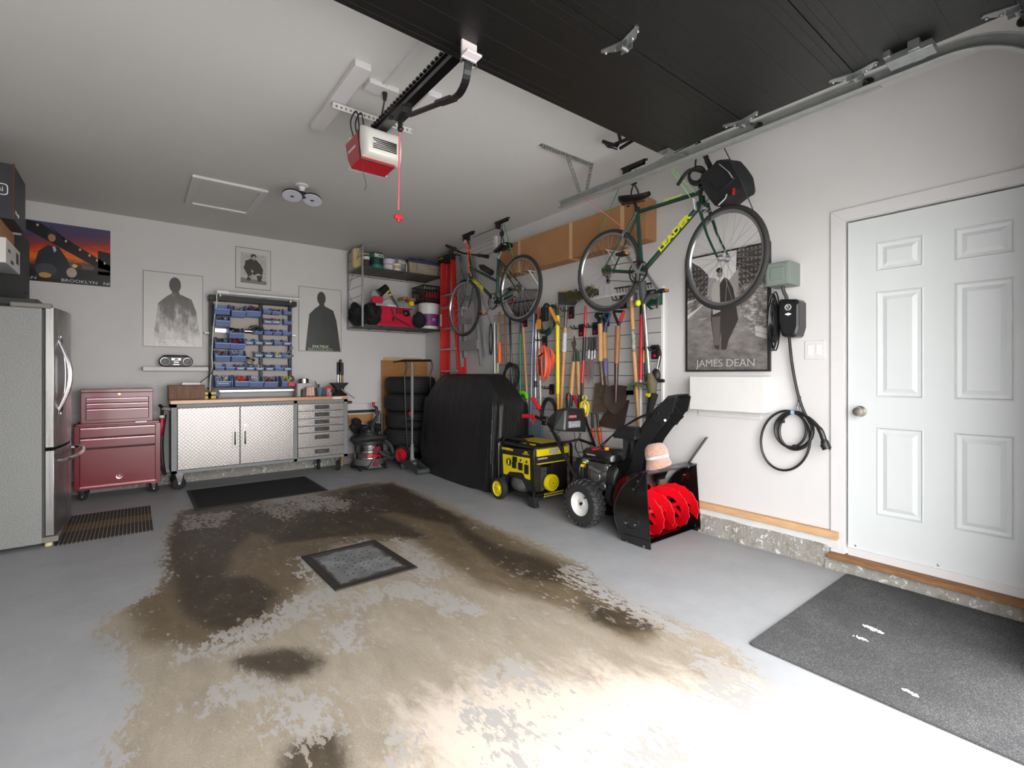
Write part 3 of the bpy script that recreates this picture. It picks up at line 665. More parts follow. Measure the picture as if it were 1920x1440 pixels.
# ================================================================ posters (generic stand-ins for the printed artwork)
def poster(name, label, cat, pl, pbl, tr, thick=.008, board=None):
    """pl='b'|'r'; pbl/tr = bottom-left and top-right image points; returns (thing, width, height)"""
    if pl == 'b': a = ay(*pbl, YB-thick); b = ay(*tr, YB-thick); w_ = b.x-a.x; t = thing(name, label, cat, a, rot=BACK)
    else: a = ax(*pbl, XR-thick); b = ax(*tr, XR-thick); w_ = a.y-b.y; t = thing(name, label, cat, a, rot=RIGHT)
    h_ = b.z-a.z; build('backing', MB().bx(0, 0, -thick+.001, w_, h_, 0), board or pm('poster_board', (205, 203, 200), .5), t, smooth=0)
    return t, w_, h_
def P2(mb, pts, w_, h_, z, flip=True):
    mb.add([(x*w_, y*h_, z) for x, y in pts], [tuple(range(len(pts)))]); return mb
def layered(t, w_, h_, layers, name='print'):
    """layers: (material, [polygons in 0..1 poster coordinates]); each layer is a hair in front of the last"""
    mb = MB(); ms = []
    for i, (m_, polys) in enumerate(layers):
        if m_ not in ms: ms.append(m_)
        mb.mat(ms.index(m_))
        for p in polys: P2(mb, p, w_, h_, .0004+.00025*i)
    return build(name, mb, ms, t, smooth=0)
def ink(r, g_=None, b=None, rough=.35): 
    g_ = r if g_ is None else g_; b = r if b is None else b
    return pm('ink_%d_%d_%d' % (r, g_, b), (r, g_, b), rough)
def blob(cx, cy, rx, ry, n=14, a0=0): return [(cx+rx*math.cos(2*PI*i/n+a0), cy+ry*math.sin(2*PI*i/n+a0)) for i in range(n)]
# sunset bridge poster
t, w_, h_ = poster('bridge_poster', 'colour poster of a suspension bridge at sunset on the back wall above the refrigerator', 'poster', 'b', (40, 524), (207, 433), board=ink(20))
SKY, g = newmat('sunset_print', .3); o_ = g.sep(); y_ = g.m('DIVIDE', o_[1], h_); x_ = g.m('DIVIDE', o_[0], w_)
f_ = g.m('ADD', g.m('ADD', y_, g.m('MULTIPLY', g.m('SUBTRACT', g.noise(5, 6, .7, (1, 4, 1)), .5), .35)), g.m('MULTIPLY', x_, -.12))
g.link(g.ramp(f_, [(.12, (40, 34, 40)), (.26, (120, 52, 36)), (.38, (236, 120, 36)), (.5, (222, 74, 30)), (.6, (150, 52, 48)), (.74, (84, 62, 92)), (.95, (70, 72, 112))]), g.b.inputs['Base Color'])
dkk = ink(16, 16, 18); bl = ink(34, 36, 44)
sk = [(x, .27+hh) for x, hh in ((0, .0),)]
rs = random.Random(4); sky = [(.0, .12)]
x = .0
while x < 1: hgt = .27+rs.random()*.08*(1 if x > .5 else .6); sky += [(x, hgt), (min(x+.03, 1), hgt)]; x += .03
sky += [(1, .12)]
lights = [blob(cx, cy, .014, .022, 10) for cx, cy in ((.17, .93), (.48, .72), (.64, .60), (.75, .52), (.84, .45), (.93, .41))]
cables = [[(.30+i*.0165, .86-i*.052+.03), (.303+i*.0165, .86-i*.052+.03), (.303+i*.0165, .70-i*.036), (.30+i*.0165, .70-i*.036)] for i in range(10)]
layered(t, w_, h_, [(SKY, [[(0, 0), (1, 0), (1, 1), (0, 1)]]), (ink(46, 40, 46), [sky]), (dkk, [[(0, 0), (1, 0), (1, .26), (.6, .25), (0, .2)], [(.05, 1), (.2, .97), (1.0, .37), (1, .28), (.82, .33), (.05, .84)], [(.85, .2), (.85, .62), (1, .60), (1, .2)]] + cables + [[(.30, .93), (.31, .94), (.55, .66), (.54, .65)]]),
  (ink(90, 84, 80), [[(.5, .27), (.5, .36), (.56, .38), (.6, .33), (.6, .27)], [(.66, .27), (.66, .38), (.70, .38), (.70, .34), (.8, .33), (.8, .27)]]), (ink(200, 190, 120), [blob(.58, .31, .03, .03)]+lights),
  (bl, [[(.16, .06), (.14, .3), (.18, .5), (.28, .62), (.40, .6), (.5, .4), (.55, .2), (.5, .06)], blob(.32, .78, .055, .09)]), (ink(170, 120, 80), [blob(.325, .745, .042, .065)]), (ink(186, 190, 205), [[(.33, .6), (.36, .6), (.375, .54), (.35, .5)]]),
  (ink(60, 62, 74), [blob(.26, .2, .12, .11)]), (ink(190, 140, 50), [blob(.25, .11, .07, .045)]), (ink(176, 160, 140), [blob(.545, .19, .06, .085)])])
text(t, 'AN            BROOKLYN   NIGHTS', .042, ink(200), (w_*.62, .028, .003), sx=1.25, bold=0)
# figure-less stand-ins for the two film posters
def film(name, label, bl_, tr_, seed, txt, grey):
    t, w_, h_ = poster(name, label, 'poster', 'b', bl_, tr_, board=ink(74))
    FM, g = newmat(name+'_coat_print', .3); o_ = g.sep(); y_ = g.m('DIVIDE', o_[1], h_)
    nn = g.noise(9, 6, .7, (1, .45, 1)); base = g.ramp(g.m('ADD', g.m('MULTIPLY', nn, .5), g.m('MULTIPLY', y_, .22)), grey); g.link(base, g.b.inputs['Base Color'])
    layers = [(ink(202, 199, 196), [[(.008, .006), (.992, .006), (.992, .994), (.008, .994)]])]
    layers.append((FM, [[(.15, .01), (.19, .28), (.24, .58), (.38, .68), (.46, .72), (.5, .8), (.56, .8), (.6, .72), (.8, .66), (.88, .5), (.93, .26), (.98, .01)]]))
    layers.append((ink(62, 60, 58), [blob(.52, .84, .10, .105, 20)]))
    layered(t, w_, h_, layers)
    return t, w_, h_
t, w_, h_ = film('film_poster', 'pale film poster with a glossy black abstract form, left of the blue bin rack', (268, 649), (380.5, 518), 1, '', [(.25, (196, 190, 188)), (.36, (92, 86, 84)), (.48, (44, 42, 42)), (.62, (30, 28, 28)), (.7, (150, 146, 144))])
text(t, 'MATRIX', .05, ink(226, 214, 212), (w_*.5, h_*.075, .002), sx=1.2); text(t, 'RELOADED', .05, ink(226, 214, 212), (w_*.5, h_*.03, .002), sx=1.3)
t, w_, h_ = film('film_poster', 'pale film poster with a matte dark abstract form, right of the blue bin rack', (560, 658), (640, 544.5), 2, '', [(.25, (54, 56, 54)), (.5, (66, 68, 65)), (.8, (88, 90, 86))])
text(t, 'MATRIX', .05, ink(206, 222, 196), (w_*.5, h_*.075, .002), sx=1.15); text(t, 'RELOADED', .05, ink(150, 170, 130), (w_*.5, h_*.03, .002), sx=1.25)
t, w_, h_ = poster('photo_print', 'small framed black and white photograph high on the back wall above the bin rack', 'picture', 'b', (441.5, 539), (508, 471), board=ink(80))
PG, g = newmat('grain_print', .4); g.link(g.ramp(g.noise(30, 6, .7), [(.3, (150, 146, 142)), (.6, (188, 184, 180))]), g.b.inputs['Base Color'])
layered(t, w_, h_, [(ink(198, 196, 194), [[(.012, .012), (.988, .012), (.988, .988), (.012, .988)]]), (PG, [[(.14, .14), (.87, .13), (.87, .86), (.14, .88)]]), (ink(120, 116, 112), [[(.14, .14), (.87, .13), (.87, .22), (.14, .26)]]),
  (ink(52, 48, 46), [[(.25, .55), (.27, .68), (.42, .74), (.56, .74), (.70, .62), (.77, .5), (.75, .36), (.62, .4), (.52, .34), (.45, .38), (.5, .44), (.4, .5)], [(.22, .5), (.24, .56), (.42, .5), (.46, .38), (.40, .2), (.30, .2), (.34, .32)], [(.62, .2), (.58, .34), (.75, .36), (.72, .2)], blob(.5, .81, .085, .055)]),
  (ink(160, 152, 146), [blob(.515, .765, .055, .055), blob(.44, .3, .08, .03)])])

# ================================================================ wall shelf with radio
a = ay(268, 688, YB-.14); b = ay(391, 693, YB-.14)
solo('floating_shelf', 'short white floating shelf on the back wall under the left film poster', 'shelf', MB().bx(0, -.14, -.042, b.x-a.x, 0, 0), TRIM, (a.x, YB, a.z+.002), smooth=0, bevel=.002)
shz = a.z+.002; p = ay(330, 690, YB-.09)
rd = thing('portable_radio', 'black and silver portable stereo with two round speakers on the small wall shelf', 'radio', (p.x, YB-.085, shz+.001))
sh = rrect(-.155, .005, .155, .115, .052, 5); sh = [(x, z+ (0.006*(1-abs(x)/.155) if z > .06 else 0)) for x, z in sh]
build('body', MB().prism(sh, 'y', -.05, .05), BLK, rd, bevel=.008)
for sg in (-1, 1):
    s_ = build('speaker', MB().torus((sg*.102, -.052, .06), (0,1,0), .040, .007, 24, 6), pm('silver_plastic', (186, 188, 190), .35, .4), rd)
    build('speaker_cone', MB().lathe([(.036, 0), (.026, .006), (.012, .002), (0, .006)], (sg*.102, -.052, .06), (0,-1,0), 20), pm('speaker_grey', (104, 106, 108), .5), s_)
build('control_panel', MB().bx(-.045, -.056, .07, .045, -.048, .10).bx(-.025, -.056, .045, .025, -.049, .060).bx(-.03, -.056, .02, .03, -.049, .034), pm('silver_plastic', (186, 188, 190), .35, .4), rd, bevel=.002)
build('display', MB().bx(-.016, -.058, .078, .016, -.055, .094), BLK, rd, smooth=0)
build('carry_handle', MB().tube(rounded([(-.12, .0, .113), (-.10, .0, .128), (.10, 0, .128), (.12, 0, .113)], .02), .005), BLK, rd)
solo('radio_cable', 'thin black cable running from the radio along the shelf', 'cable', MB().tube(smooth_path([(0,0,0.01), (.07,-.02,.012), (.16,-.02,.006), (.22,-.05,-.01), (.225,-.06,-.045)], 6), .003, 6), BLK, (p.x+.16, YB-.085, shz+.001))
# ================================================================ bin rack on the back wall
YR = 6.50
def rk(u, v, Y=YR): return ay(u, v, Y)
L, Rr_ = rk(397, 600).x, rk(546, 600).x; ZT, ZB = rk(397, 556).z, rk(397, 728).z; MX = rk(491, 600).x
rack = thing('bin_rack', 'black metal louvre rack full of blue bins on the back wall above the workbench', 'rack', ((L+Rr_)/2, YB-.06, ZB))
RB = pm('rack_black', (30, 30, 32), .4, .4); RBG = pm('beige_panel', (186, 176, 166), .6)
for x in (L, MX, Rr_): build('upright', MB(True).bx(x-.018, YB-.09, ZB, x+.018, YB-.005, ZT), RB, rack, smooth=0, bevel=.002)
build('top_beam', MB(True).bx(L-.03, YB-.16, ZT-.04, Rr_+.06, YB-.005, ZT+.02), RB, rack, smooth=0, bevel=.003)
build('bottom_beam', MB(True).bx(L-.03, YB-.17, ZB-.02, Rr_+.09, YB-.005, ZB+.012), RB, rack, smooth=0, bevel=.003)
build('bottom_strip', MB(True).bx(L, YB-.155, ZB-.05, Rr_+.06, YB-.10, ZB-.021), ALU, rack, smooth=0, bevel=.003)
build('back_panel', MB(True).bx(L, YB-.03, ZB, Rr_, YB-.004, ZT), RBG, rack, smooth=0)
rowsv = [582, 600, 624, 640, 661, 683, 709]
S = lambda x, y: (380+x/7.2, 540+y/7.2)
def binmesh(w_, h_, d_):
    mb = MB(); t = .004; lip = h_*.46
    prof = [(0, 0), (-d_*.82, 0), (-d_, lip), (-d_*.62, h_), (0, h_)]  # (y,z)
    for sx in (-1, 1): a, b = sorted((sx*w_/2, sx*(w_/2-t))); mb.prism(prof, 'x', a, b)
    mb.bx(-w_/2, -d_*.82, 0, w_/2, 0, t); mb.bx(-w_/2, -t, 0, w_/2, 0, h_)
    mb.add([(-w_/2, -d_*.82, 0), (w_/2, -d_*.82, 0), (w_/2, -d_, lip), (-w_/2, -d_, lip), (-w_/2, -d_*.82+t, 0), (w_/2, -d_*.82+t, 0), (w_/2, -d_+t, lip), (-w_/2, -d_+t, lip)], [(0,1,2,3),(7,6,5,4),(3,2,6,7),(0,3,7,4),(1,5,6,2)])
    mb.bar((-w_/2, -d_-.003, lip), (w_/2, -d_-.003, lip), .006, .012); mb.bar((-w_/2, 0, h_), (w_/2, 0, h_), .008, .008)
    for sx in (-1, 1): mb.bar((sx*w_/2, -d_, lip), (sx*w_/2, -d_*.62, h_), .007, .007); mb.bar((sx*w_/2, -d_*.62, h_), (sx*w_/2, 0, h_), .007, .007)
    return mb
BLU = pm('blue_bin_plastic', (112, 134, 184), .42)
protoL = protoS = None
W_L, H_L, D_L, W_S, H_S, D_S = .150, .125, .20, .092, .068, .12
bins = [('top', [(265, 318, 1), (485, 345, 1), (685, 345, 1), (870, 335, 0), (990, 345, 0), (1145, 350, 0)]),
        ('second', [(270, 475, 1), (880, 470, 0), (990, 475, 0), (1150, 480, 0)]),
        ('third', [(455, 640, 1), (750, 612, 0), (885, 618, 0), (1010, 622, 0), (1135, 628, 0)]),
        ('fourth', [(270, 775, 1), (470, 785, 1), (628, 755, 0), (757, 756, 0), (885, 760, 0), (1020, 762, 0), (1140, 764, 0)]),
        ('fifth', [(270, 950, 1), (485, 950, 1), (755, 925, 0), (890, 928, 0), (1020, 932, 0), (1135, 936, 0)]),
        ('sixth', [(230, 1095, 0), (372, 1098, 0), (510, 1098, 0), (642, 1100, 0), (770, 1102, 0), (903, 1103, 0), (1030, 1104, 0), (1148, 1104, 0)]),
        ('bottom', [(275, 1290, 1), (530, 1290, 1), (725, 1295, 1), (920, 1295, 1), (1152, 1290, 1)])]
fillc = {('top', 1): ('coil of wire and fittings', (170, 160, 140)), ('top', 2): ('dark red odds and ends', (110, 40, 44)), ('top', 4): ('brown wooden bits', (130, 80, 56)), ('second', 0): ('grey metal fittings', (130, 126, 120)),
         ('second', 1): ('red wire nuts', (196, 30, 50)), ('second', 2): ('red and black caps', (200, 40, 52)), ('third', 0): ('black foam bits', (22, 20, 20)), ('third', 3): ('dark red bits', (90, 22, 30)), ('third', 2): ('dark bits', (60, 60, 66)), ('third', 1): ('dark clips', (50, 50, 54)),
         ('fourth', 0): ('black and silver parts', (90, 86, 84)), ('fourth', 1): ('red and grey parts', (140, 40, 56)), ('fourth', 2): ('white plugs', (200, 198, 194)), ('fourth', 3): ('white plugs', (206, 202, 198)), ('fourth', 4): ('yellow parts', (210, 180, 40)), ('fourth', 6): ('orange and white parts', (216, 120, 60)),
         ('fifth', 0): ('brown brackets', (120, 96, 76)), ('fifth', 1): ('pale blue clips', (150, 160, 186)), ('fifth', 3): ('green and white parts', (140, 160, 120)), ('fifth', 4): ('yellow boxes', (210, 204, 80)), ('fifth', 2): ('white parts', (180, 184, 190)),
         ('sixth', 2): ('mixed red and grey parts', (120, 70, 86)), ('sixth', 3): ('grey bits', (110, 106, 100)), ('sixth', 4): ('white bits', (176, 172, 170)), ('sixth', 5): ('dark screws', (80, 76, 74)), ('sixth', 7): ('grey bits', (110, 112, 116)),
         ('bottom', 0): ('pale wooden parts', (196, 190, 170)), ('bottom', 1): ('orange tape measure and green parts', (240, 90, 40)), ('bottom', 2): ('folded white paper', (206, 204, 200)), ('bottom', 3): ('red and brown tools', (150, 56, 40)), ('bottom', 4): ('yellow and white parts', (206, 206, 90))}
ordn = ['first', 'second', 'third', 'fourth', 'fifth', 'sixth', 'seventh', 'eighth']
for rn, lst in bins:
    zr = None
    for k, (x, y, big) in enumerate(lst):
        u, v = S(x, y+ (40 if big else 12)); dd = D_L if big else D_S
        p = ay(u, v, YB-.05-dd*.82); pos = (p.x, YB-.05, p.z)
        lab = '%s blue plastic parts bin, %s from the left in the %s row of the rack' % ('large' if big else 'small', ordn[k], rn)
        pr = protoL if big else protoS
        if pr is None:
            pr = solo('parts_bin', lab, 'bin', binmesh(*((W_L, H_L, D_L) if big else (W_S, H_S, D_S))), BLU, pos, group='blue parts bins on the wall rack', smooth=0)
            if big: protoL = pr
            else: protoS = pr; 
        else: dup(pr, pos, lab)
        fc = fillc.get((rn, k))
        if fc:
            mb = MB(); rr_ = random.Random(k*7+len(rn)); W_, H_, D_ = (W_L, H_L, D_L) if big else (W_S, H_S, D_S); c2 = tuple(int(q*.55) for q in fc[1]); c3 = tuple(min(255, int(q*.6+90)) for q in fc[1])
            for i in range(26 if big else 14):
                mb.mat(rr_.choice((0, 0, 0, 1, 2))); s_ = rr_.uniform(.10, .22)*W_
                c = (rr_.uniform(-.36, .36)*W_, -rr_.uniform(.12, .72)*D_, H_*rr_.uniform(.50, .95))
                if rr_.random() < .5: mb.box(c, (s_, s_*rr_.uniform(.3, 1), s_*.5), (rr_.random()*3, rr_.random()*3, rr_.random()*3))
                else: mb.cyl(c, V(c)+V((rr_.uniform(-1, 1), rr_.uniform(-1, 1), rr_.uniform(-.3, 1)))*s_*.6, s_*.25, n=8)
            mb.bx(-W_*.42, -D_*.7, .006, W_*.42, -.012, H_*.5)
            solo('small_hardware', '%s filling the %s bin of the %s rack row' % (fc[0], ordn[k], rn), 'hardware', mb, [pm('hw_%d_%d_%d' % fc[1], fc[1], .5), pm('hw_%d_%d_%d' % c2, c2, .5), pm('hw_%d_%d_%d' % c3, c3, .45)], pos, group='small hardware in the bins', kind='stuff', smooth=30)
            if not big and rn in ('fourth', 'fifth', 'sixth', 'second') or (rn, k) == ('bottom', 0):
                solo('paper_label', 'white paper label on the front of the %s bin of the %s rack row' % (ordn[k], rn), 'label', MB().box((0, 0, 0), ((.11 if big else .062), .002, .02), (0.2, 0, 0)), pm('paper_white', (214, 214, 210), .7), (pos[0], pos[1]-dd*.9-.008, pos[2]+(.04 if big else .024)), group='paper labels on the bins', smooth=0)
# loose things hooked on the rack
p = ay(*S(630, 990), YB-.14); t = thing('jar', 'small clear jar with a black lid hanging tilted under the fifth rack row', 'jar', p, rot=(0, .35, 0))
build('glass', MB().lathe([(.03, -.035), (.045, -.03), (.045, .02), (.042, .025)]), pm('amber_glass_jar', (150, 136, 116), .15, coat=.5), t); build('lid', MB().lathe([(.05, .02), (.052, .04), (0, .042)]), BLK, t)
p = ay(*S(400, 1260), YB-.11); solo('blue_tube', 'short dark blue cylinder standing between the first two bins of the bottom row', 'tube', MB().lathe([(.0, -.07), (.025, -.065), (.032, -.02), (.032, .04), (.02, .07), (0, .075)]), pm('steel_blue', (78, 98, 132), .3, .3), (p.x, p.y, p.z))
p = ay(*S(1200, 1300), YB-.26); solo('red_clamp', 'bright red plastic clamp hooked at the right end of the bottom rack row', 'clamp', MB().box((0, 0, 0), (.08, .02, .05), (0, .1, 0)).box((.02, 0, .03), (.02, .02, .04)), pm('crimson', (200, 20, 62), .4), p, bevel=.006)
p = ay(*S(720, 540), YB-.16); mb = MB()
for i in range(9): a = i*.7; mb.tube(smooth_path([(0,0,0), (.05*math.cos(a), -.03, .03*math.sin(a)), (.09*math.cos(a+.4), -.02, .035*math.sin(a+.4)-.01)], 4), .005, 6)
solo('cable_bundle', 'tangle of dark green cable draped over the third rack row', 'cable', mb, pm('dark_green_cable', (36, 44, 38), .6), p)
p = ay(*S(1190, 860), YB-.16); mb = MB().cyl((0, -.02, .05), (0, .02, .05), .02).bar((0, 0, .05), (-.05, 0, -.05), .02, .012).bar((-.02, 0, 0), (.03, 0, -.06), .02, .012)
solo('spring_clamp', 'small black and silver clamp hooked on the right upright of the rack', 'clamp', mb, pm('gunmetal', (70, 66, 66), .35, .7), p)
a = ay(*S(160, 560), YB-.07); b = ay(*S(350, 575), YB-.07); solo('steel_level', 'short silver bar lying in the third rack row beside the large bin', 'bar', MB().bx(0, -.02, -.025, b.x-a.x, .02, .025), CHR, (a.x, a.y, a.z-.01), smooth=0, bevel=.004)
a = ay(*S(565, 570), YB-.07); b = ay(*S(700, 575), YB-.07); solo('steel_roll', 'short silver tin in the middle of the third rack row', 'tin', MB().cyl((0, 0, 0), (b.x-a.x, 0, 0), .028), CHR, (a.x, a.y, a.z-.01))
# strip light over the rack
a = ay(*S(230, 55), YB-.20); b = ay(*S(1296, 140), YB-.20)
st = thing('strip_light', 'slim white tube light mounted across the top of the bin rack', 'lamp', ((a.x+b.x)/2, YB-.20, a.z))
build('tube', MB(True).cyl((a.x, a.y, a.z), (b.x, a.y, a.z), .016), WHT, st); build('end_cap', MB(True).bx(a.x-.03, a.y-.03, a.z-.022, a.x+.09, a.y+.02, a.z+.02), WHT, st, bevel=.006)
build('bracket', MB(True).bx(b.x-.1, a.y, a.z-.05, b.x-.085, YB-.1, a.z-.012).bx(a.x+.0, a.y, a.z-.05, a.x+.015, YB-.1, a.z-.012), WHT, st, smooth=0)
pts = [ay(*S(x, y), YB-.21) for x, y in ((215, 62), (190, 90), (188, 200), (160, 400), (145, 560), (135, 700), (125, 900), (130, 1050), (112, 1180), (100, 1290), (100, 1390))]
solo('lamp_cord', 'white flex hanging from the strip light down the left side of the rack', 'cord', MB().tube([q_-pts[0] for q_ in smooth_path(pts, 5)], .006, 6), WHT, pts[0])
for x0_, x1_, nm in ((18, 100, 'left'), (1200, 1255, 'right')):
    a = ay(*S(x0_, 605 if nm == 'left' else 640), YB-.05); b = ay(*S(x1_, 605 if nm == 'left' else 650), YB-.05)
    solo('rack_hook', 'small %s peg sticking out at the %s edge of the bin rack' % ('white' if nm == 'left' else 'silver', nm), 'hook', MB().bx(0, -.02, -.012, b.x-a.x, .045, .012), WHT if nm == 'left' else ALU, a, smooth=0, bevel=.003)

# ================================================================ workbench
DP, g = newmat('diamond_plate', .24, 1); g.b.inputs['Base Color'].default_value = (*lin((198, 193, 190)), 1)
o_ = g.sep(); s_ = 1/.038
def cell(off):
    X_ = g.m('MULTIPLY', g.m('ADD', o_[0], o_[2]), s_); Z_ = g.m('MULTIPLY', g.m('SUBTRACT', o_[0], o_[2]), s_)
    fx_ = g.m('SUBTRACT', g.m('FRACT', X_), .5); fz = g.m('SUBTRACT', g.m('FRACT', Z_), .5)
    par = g.m('MODULO', g.m('ADD', g.m('ADD', g.m('FLOOR', X_), g.m('FLOOR', Z_)), 400), 2)
    d_ = g.m('MULTIPLY', par, g.m('SUBTRACT', fz, fx_)); a = g.m('ADD', fx_, d_); b = g.m('SUBTRACT', fz, d_)
    return g.m('SUBTRACT', 1, g.m('ADD', g.m('POWER', g.m('ABSOLUTE', g.m('DIVIDE', a, .52)), 2.2), g.m('POWER', g.m('ABSOLUTE', g.m('DIVIDE', b, .13)), 2.0)))
hgt = g.ss(cell(0), 0, .55)
g.bump(hgt, .9, .0045)
g.link(g.mix(hgt, (132, 127, 124), (226, 222, 220)), g.b.inputs['Base Color']); g.link(g.m('MULTIPLY_ADD', hgt, -.10, .36), g.b.inputs['Roughness'])
YW = 6.15
wx0, wx1 = ay(321, 800, YW).x, ay(652, 800, YW).x
bench = thing('workbench', 'long rolling workbench with wooden top, diamond plate doors and a bank of six drawers', 'workbench', ((wx0+wx1)/2, 6.38, 0))
GF = pm('hammered_grey', (118, 122, 122), .45, .3, bump=(120, .3))
zb, zt_ = .175, .905
def wz(v, u=400): return ay(u, v, YW).z
dx = [ay(u, 800, YW).x for u in (333, 448.8, 450.6, 550, 558.3, 643.8)]
mb = MB(True).bx(wx0, YW, zb, dx[0]-.004, YB-.04, zt_).bx(dx[5]+.004, YW, zb, wx1, YB-.04, zt_).bx(dx[3]+.004, YW, zb, dx[4]-.004, YB-.06, zt_)
mb.bx(wx0, YW, zt_-.035, wx1, YB-.04, zt_).bx(wx0, YW, zb, wx1, YB-.04, zb+.035).bx(wx0+.01, YB-.08, zb, wx1-.01, YB-.04, zt_).bx(dx[0]-.004, YW+.02, zb+.03, dx[5]+.004, YW+.03, zt_-.03)
build('frame', mb, GF, bench, smooth=0, bevel=.002)
TOPW, g = newmat('bench_top_wood', .22); o_ = g.sep(); st_ = g.m('FLOOR', g.m('MULTIPLY', o_[1], 24)); 
g.link(g.ramp(g.m('FRACT', g.m('ADD', g.m('MULTIPLY', st_, .37), g.m('MULTIPLY', g.noise(3, 4, .6, (.3, 6, 6)), .8))), [(0, (192, 142, 102)), (.5, (206, 158, 116)), (1, (178, 126, 88))]), g.b.inputs['Base Color'])
build('worktop', MB(True).bx(wx0-.01, YW-.02, zt_+.002, wx1+.005, YB-.03, zt_+.042), TOPW, bench, smooth=0, bevel=.004)
HP = pm('handle_plate', (150, 148, 144), .35, .8); HD = pm('dark_recess', (62, 60, 58), .4, .4)
z0d, z1d = zb+.04, zt_-.045
for k, (xa, xb) in enumerate(((dx[0], dx[1]), (dx[2], dx[3]))):
    d_ = build('door', MB(True).bx(xa, YW-.012, z0d, xb, YW+.016, z1d), DP, bench, smooth=0, bevel=.002)
    hx = xb-.045 if k == 0 else xa+.045; hz0, hz1 = wz(837, 440), wz(806, 440)
    h_ = build('handle_plate', MB(True).bx(hx-.026, YW-.016, hz0, hx+.026, YW-.012, hz1), HP, d_, smooth=0, bevel=.002)
    build('pull', MB(True).tube(rounded([(hx, YW-.014, hz0+.02), (hx, YW-.04, hz0+.025), (hx, YW-.04, hz1-.025), (hx, YW-.014, hz1-.02)], .012), .007), CHR, d_)
hx = dx[2]+.045; build('lock', MB(True).cyl((hx, YW-.012, wz(797, 460)), (hx, YW-.02, wz(797, 460)), .012), CHR, bench)
zz = [z1d] + [wz(v, 560) for v in (771.7, 785.8, 800, 813, 840.5)] + [z0d]
for k in range(6):
    a, b = zz[k+1]+.002, zz[k]-.002
    d_ = build('drawer', MB(True).bx(dx[4], YW-.012, a, dx[5], YW+.016, b), DP, bench, smooth=0, bevel=.002)
    xc = (ay(588, 800, YW).x+ay(618.5, 800, YW).x)/2; zc = (a+b)/2 if k < 4 else b-.055
    build('handle_plate', MB(True).bx(xc-.088, YW-.016, zc-.026, xc+.088, YW-.012, zc+.026), HD, d_, smooth=0, bevel=.002)
    build('pull', MB(True).tube(rounded([(xc-.06, YW-.014, zc), (xc-.055, YW-.036, zc), (xc+.055, YW-.036, zc), (xc+.06, YW-.014, zc)], .012), .008), CHR, d_)
build('brand_plate', MB(True).bx(ay(624, 748, YW-.02).x, YW-.023, zt_+.008, ay(641, 748, YW-.02).x, YW-.02, zt_+.03), WHT, bench, smooth=0)
def caster(parent, x, y, r, wd, mw, yaw=0, zt=None, mplate=CHR, world=True):
    zt = zt or r*2+.03; mb = MB(world); c = Matrix.Rotation(yaw, 3, 'Z'); a = c@V((1, 0, 0)); b = c@V((0, 1, 0)); o = V((x, y, 0))
    if world: pass
    ax_ = V((math.cos(yaw), math.sin(yaw), 0))
    mb.lathe([(r*.45, -wd/2-.001), (r*.8, -wd/2), (r*.97, -wd*.42), (r, -wd*.2), (r, wd*.2), (r*.97, wd*.42), (r*.8, wd/2), (r*.45, wd/2+.001)], o+V((0, 0, r)), ax_, 24)
    w_ = build('caster', mb, mw, parent)
    mb = MB(world); 
    for sg in (-1, 1):
        k = o+ax_*(sg*(wd/2+.008)); pv = V((-ax_.y, ax_.x, 0))
        mb.add([k+pv*(-r*.55)+V((0,0,zt)), k+pv*(r*.55)+V((0,0,zt)), k+pv*(r*.16)+V((0,0,r*.8)), k-pv*(r*.16)+V((0,0,r*.8)), k+ax_*sg*.004+pv*(-r*.55)+V((0,0,zt)), k+ax_*sg*.004+pv*(r*.55)+V((0,0,zt)), k+ax_*sg*.004+pv*(r*.16)+V((0,0,r*.8)), k+ax_*sg*.004-pv*(r*.16)+V((0,0,r*.8))], [(0,1,2,3),(7,6,5,4),(0,4,5,1),(1,5,6,2),(2,6,7,3),(3,7,4,0)])
    mb.cyl(o+ax_*(-wd/2-.016)+V((0,0,r)), o+ax_*(wd/2+.016)+V((0,0,r)), r*.14); mb.box(o+V((0,0,zt)), (wd+.03, wd+.03, .006))
    build('fork', mb, mplate, w_); return w_
for x, y, yw in ((wx0+.07, YW+.06, .35), (wx1-.1, YW+.06, PI/2-.5), (wx0+.07, YB-.12, .2), (wx1-.28, YB-.2, PI/2-.2)): caster(bench, x, y, .064, .04, BLKR, PI/2+yw if x > 1 else PI/2+.15, .172)
for x in (wx0, wx1):
    s = -1 if x == wx0 else 1
    build('push_bar', MB(True).tube(rounded([(x, YW+.05, zt_-.05), (x+s*.07, YW+.05, zt_-.045), (x+s*.07, YB-.12, zt_-.045), (x, YB-.12, zt_-.05)], .03), .015), pm('pale_metal_bar', (176, 170, 164), .35, .5) if s < 0 else DGR, bench)

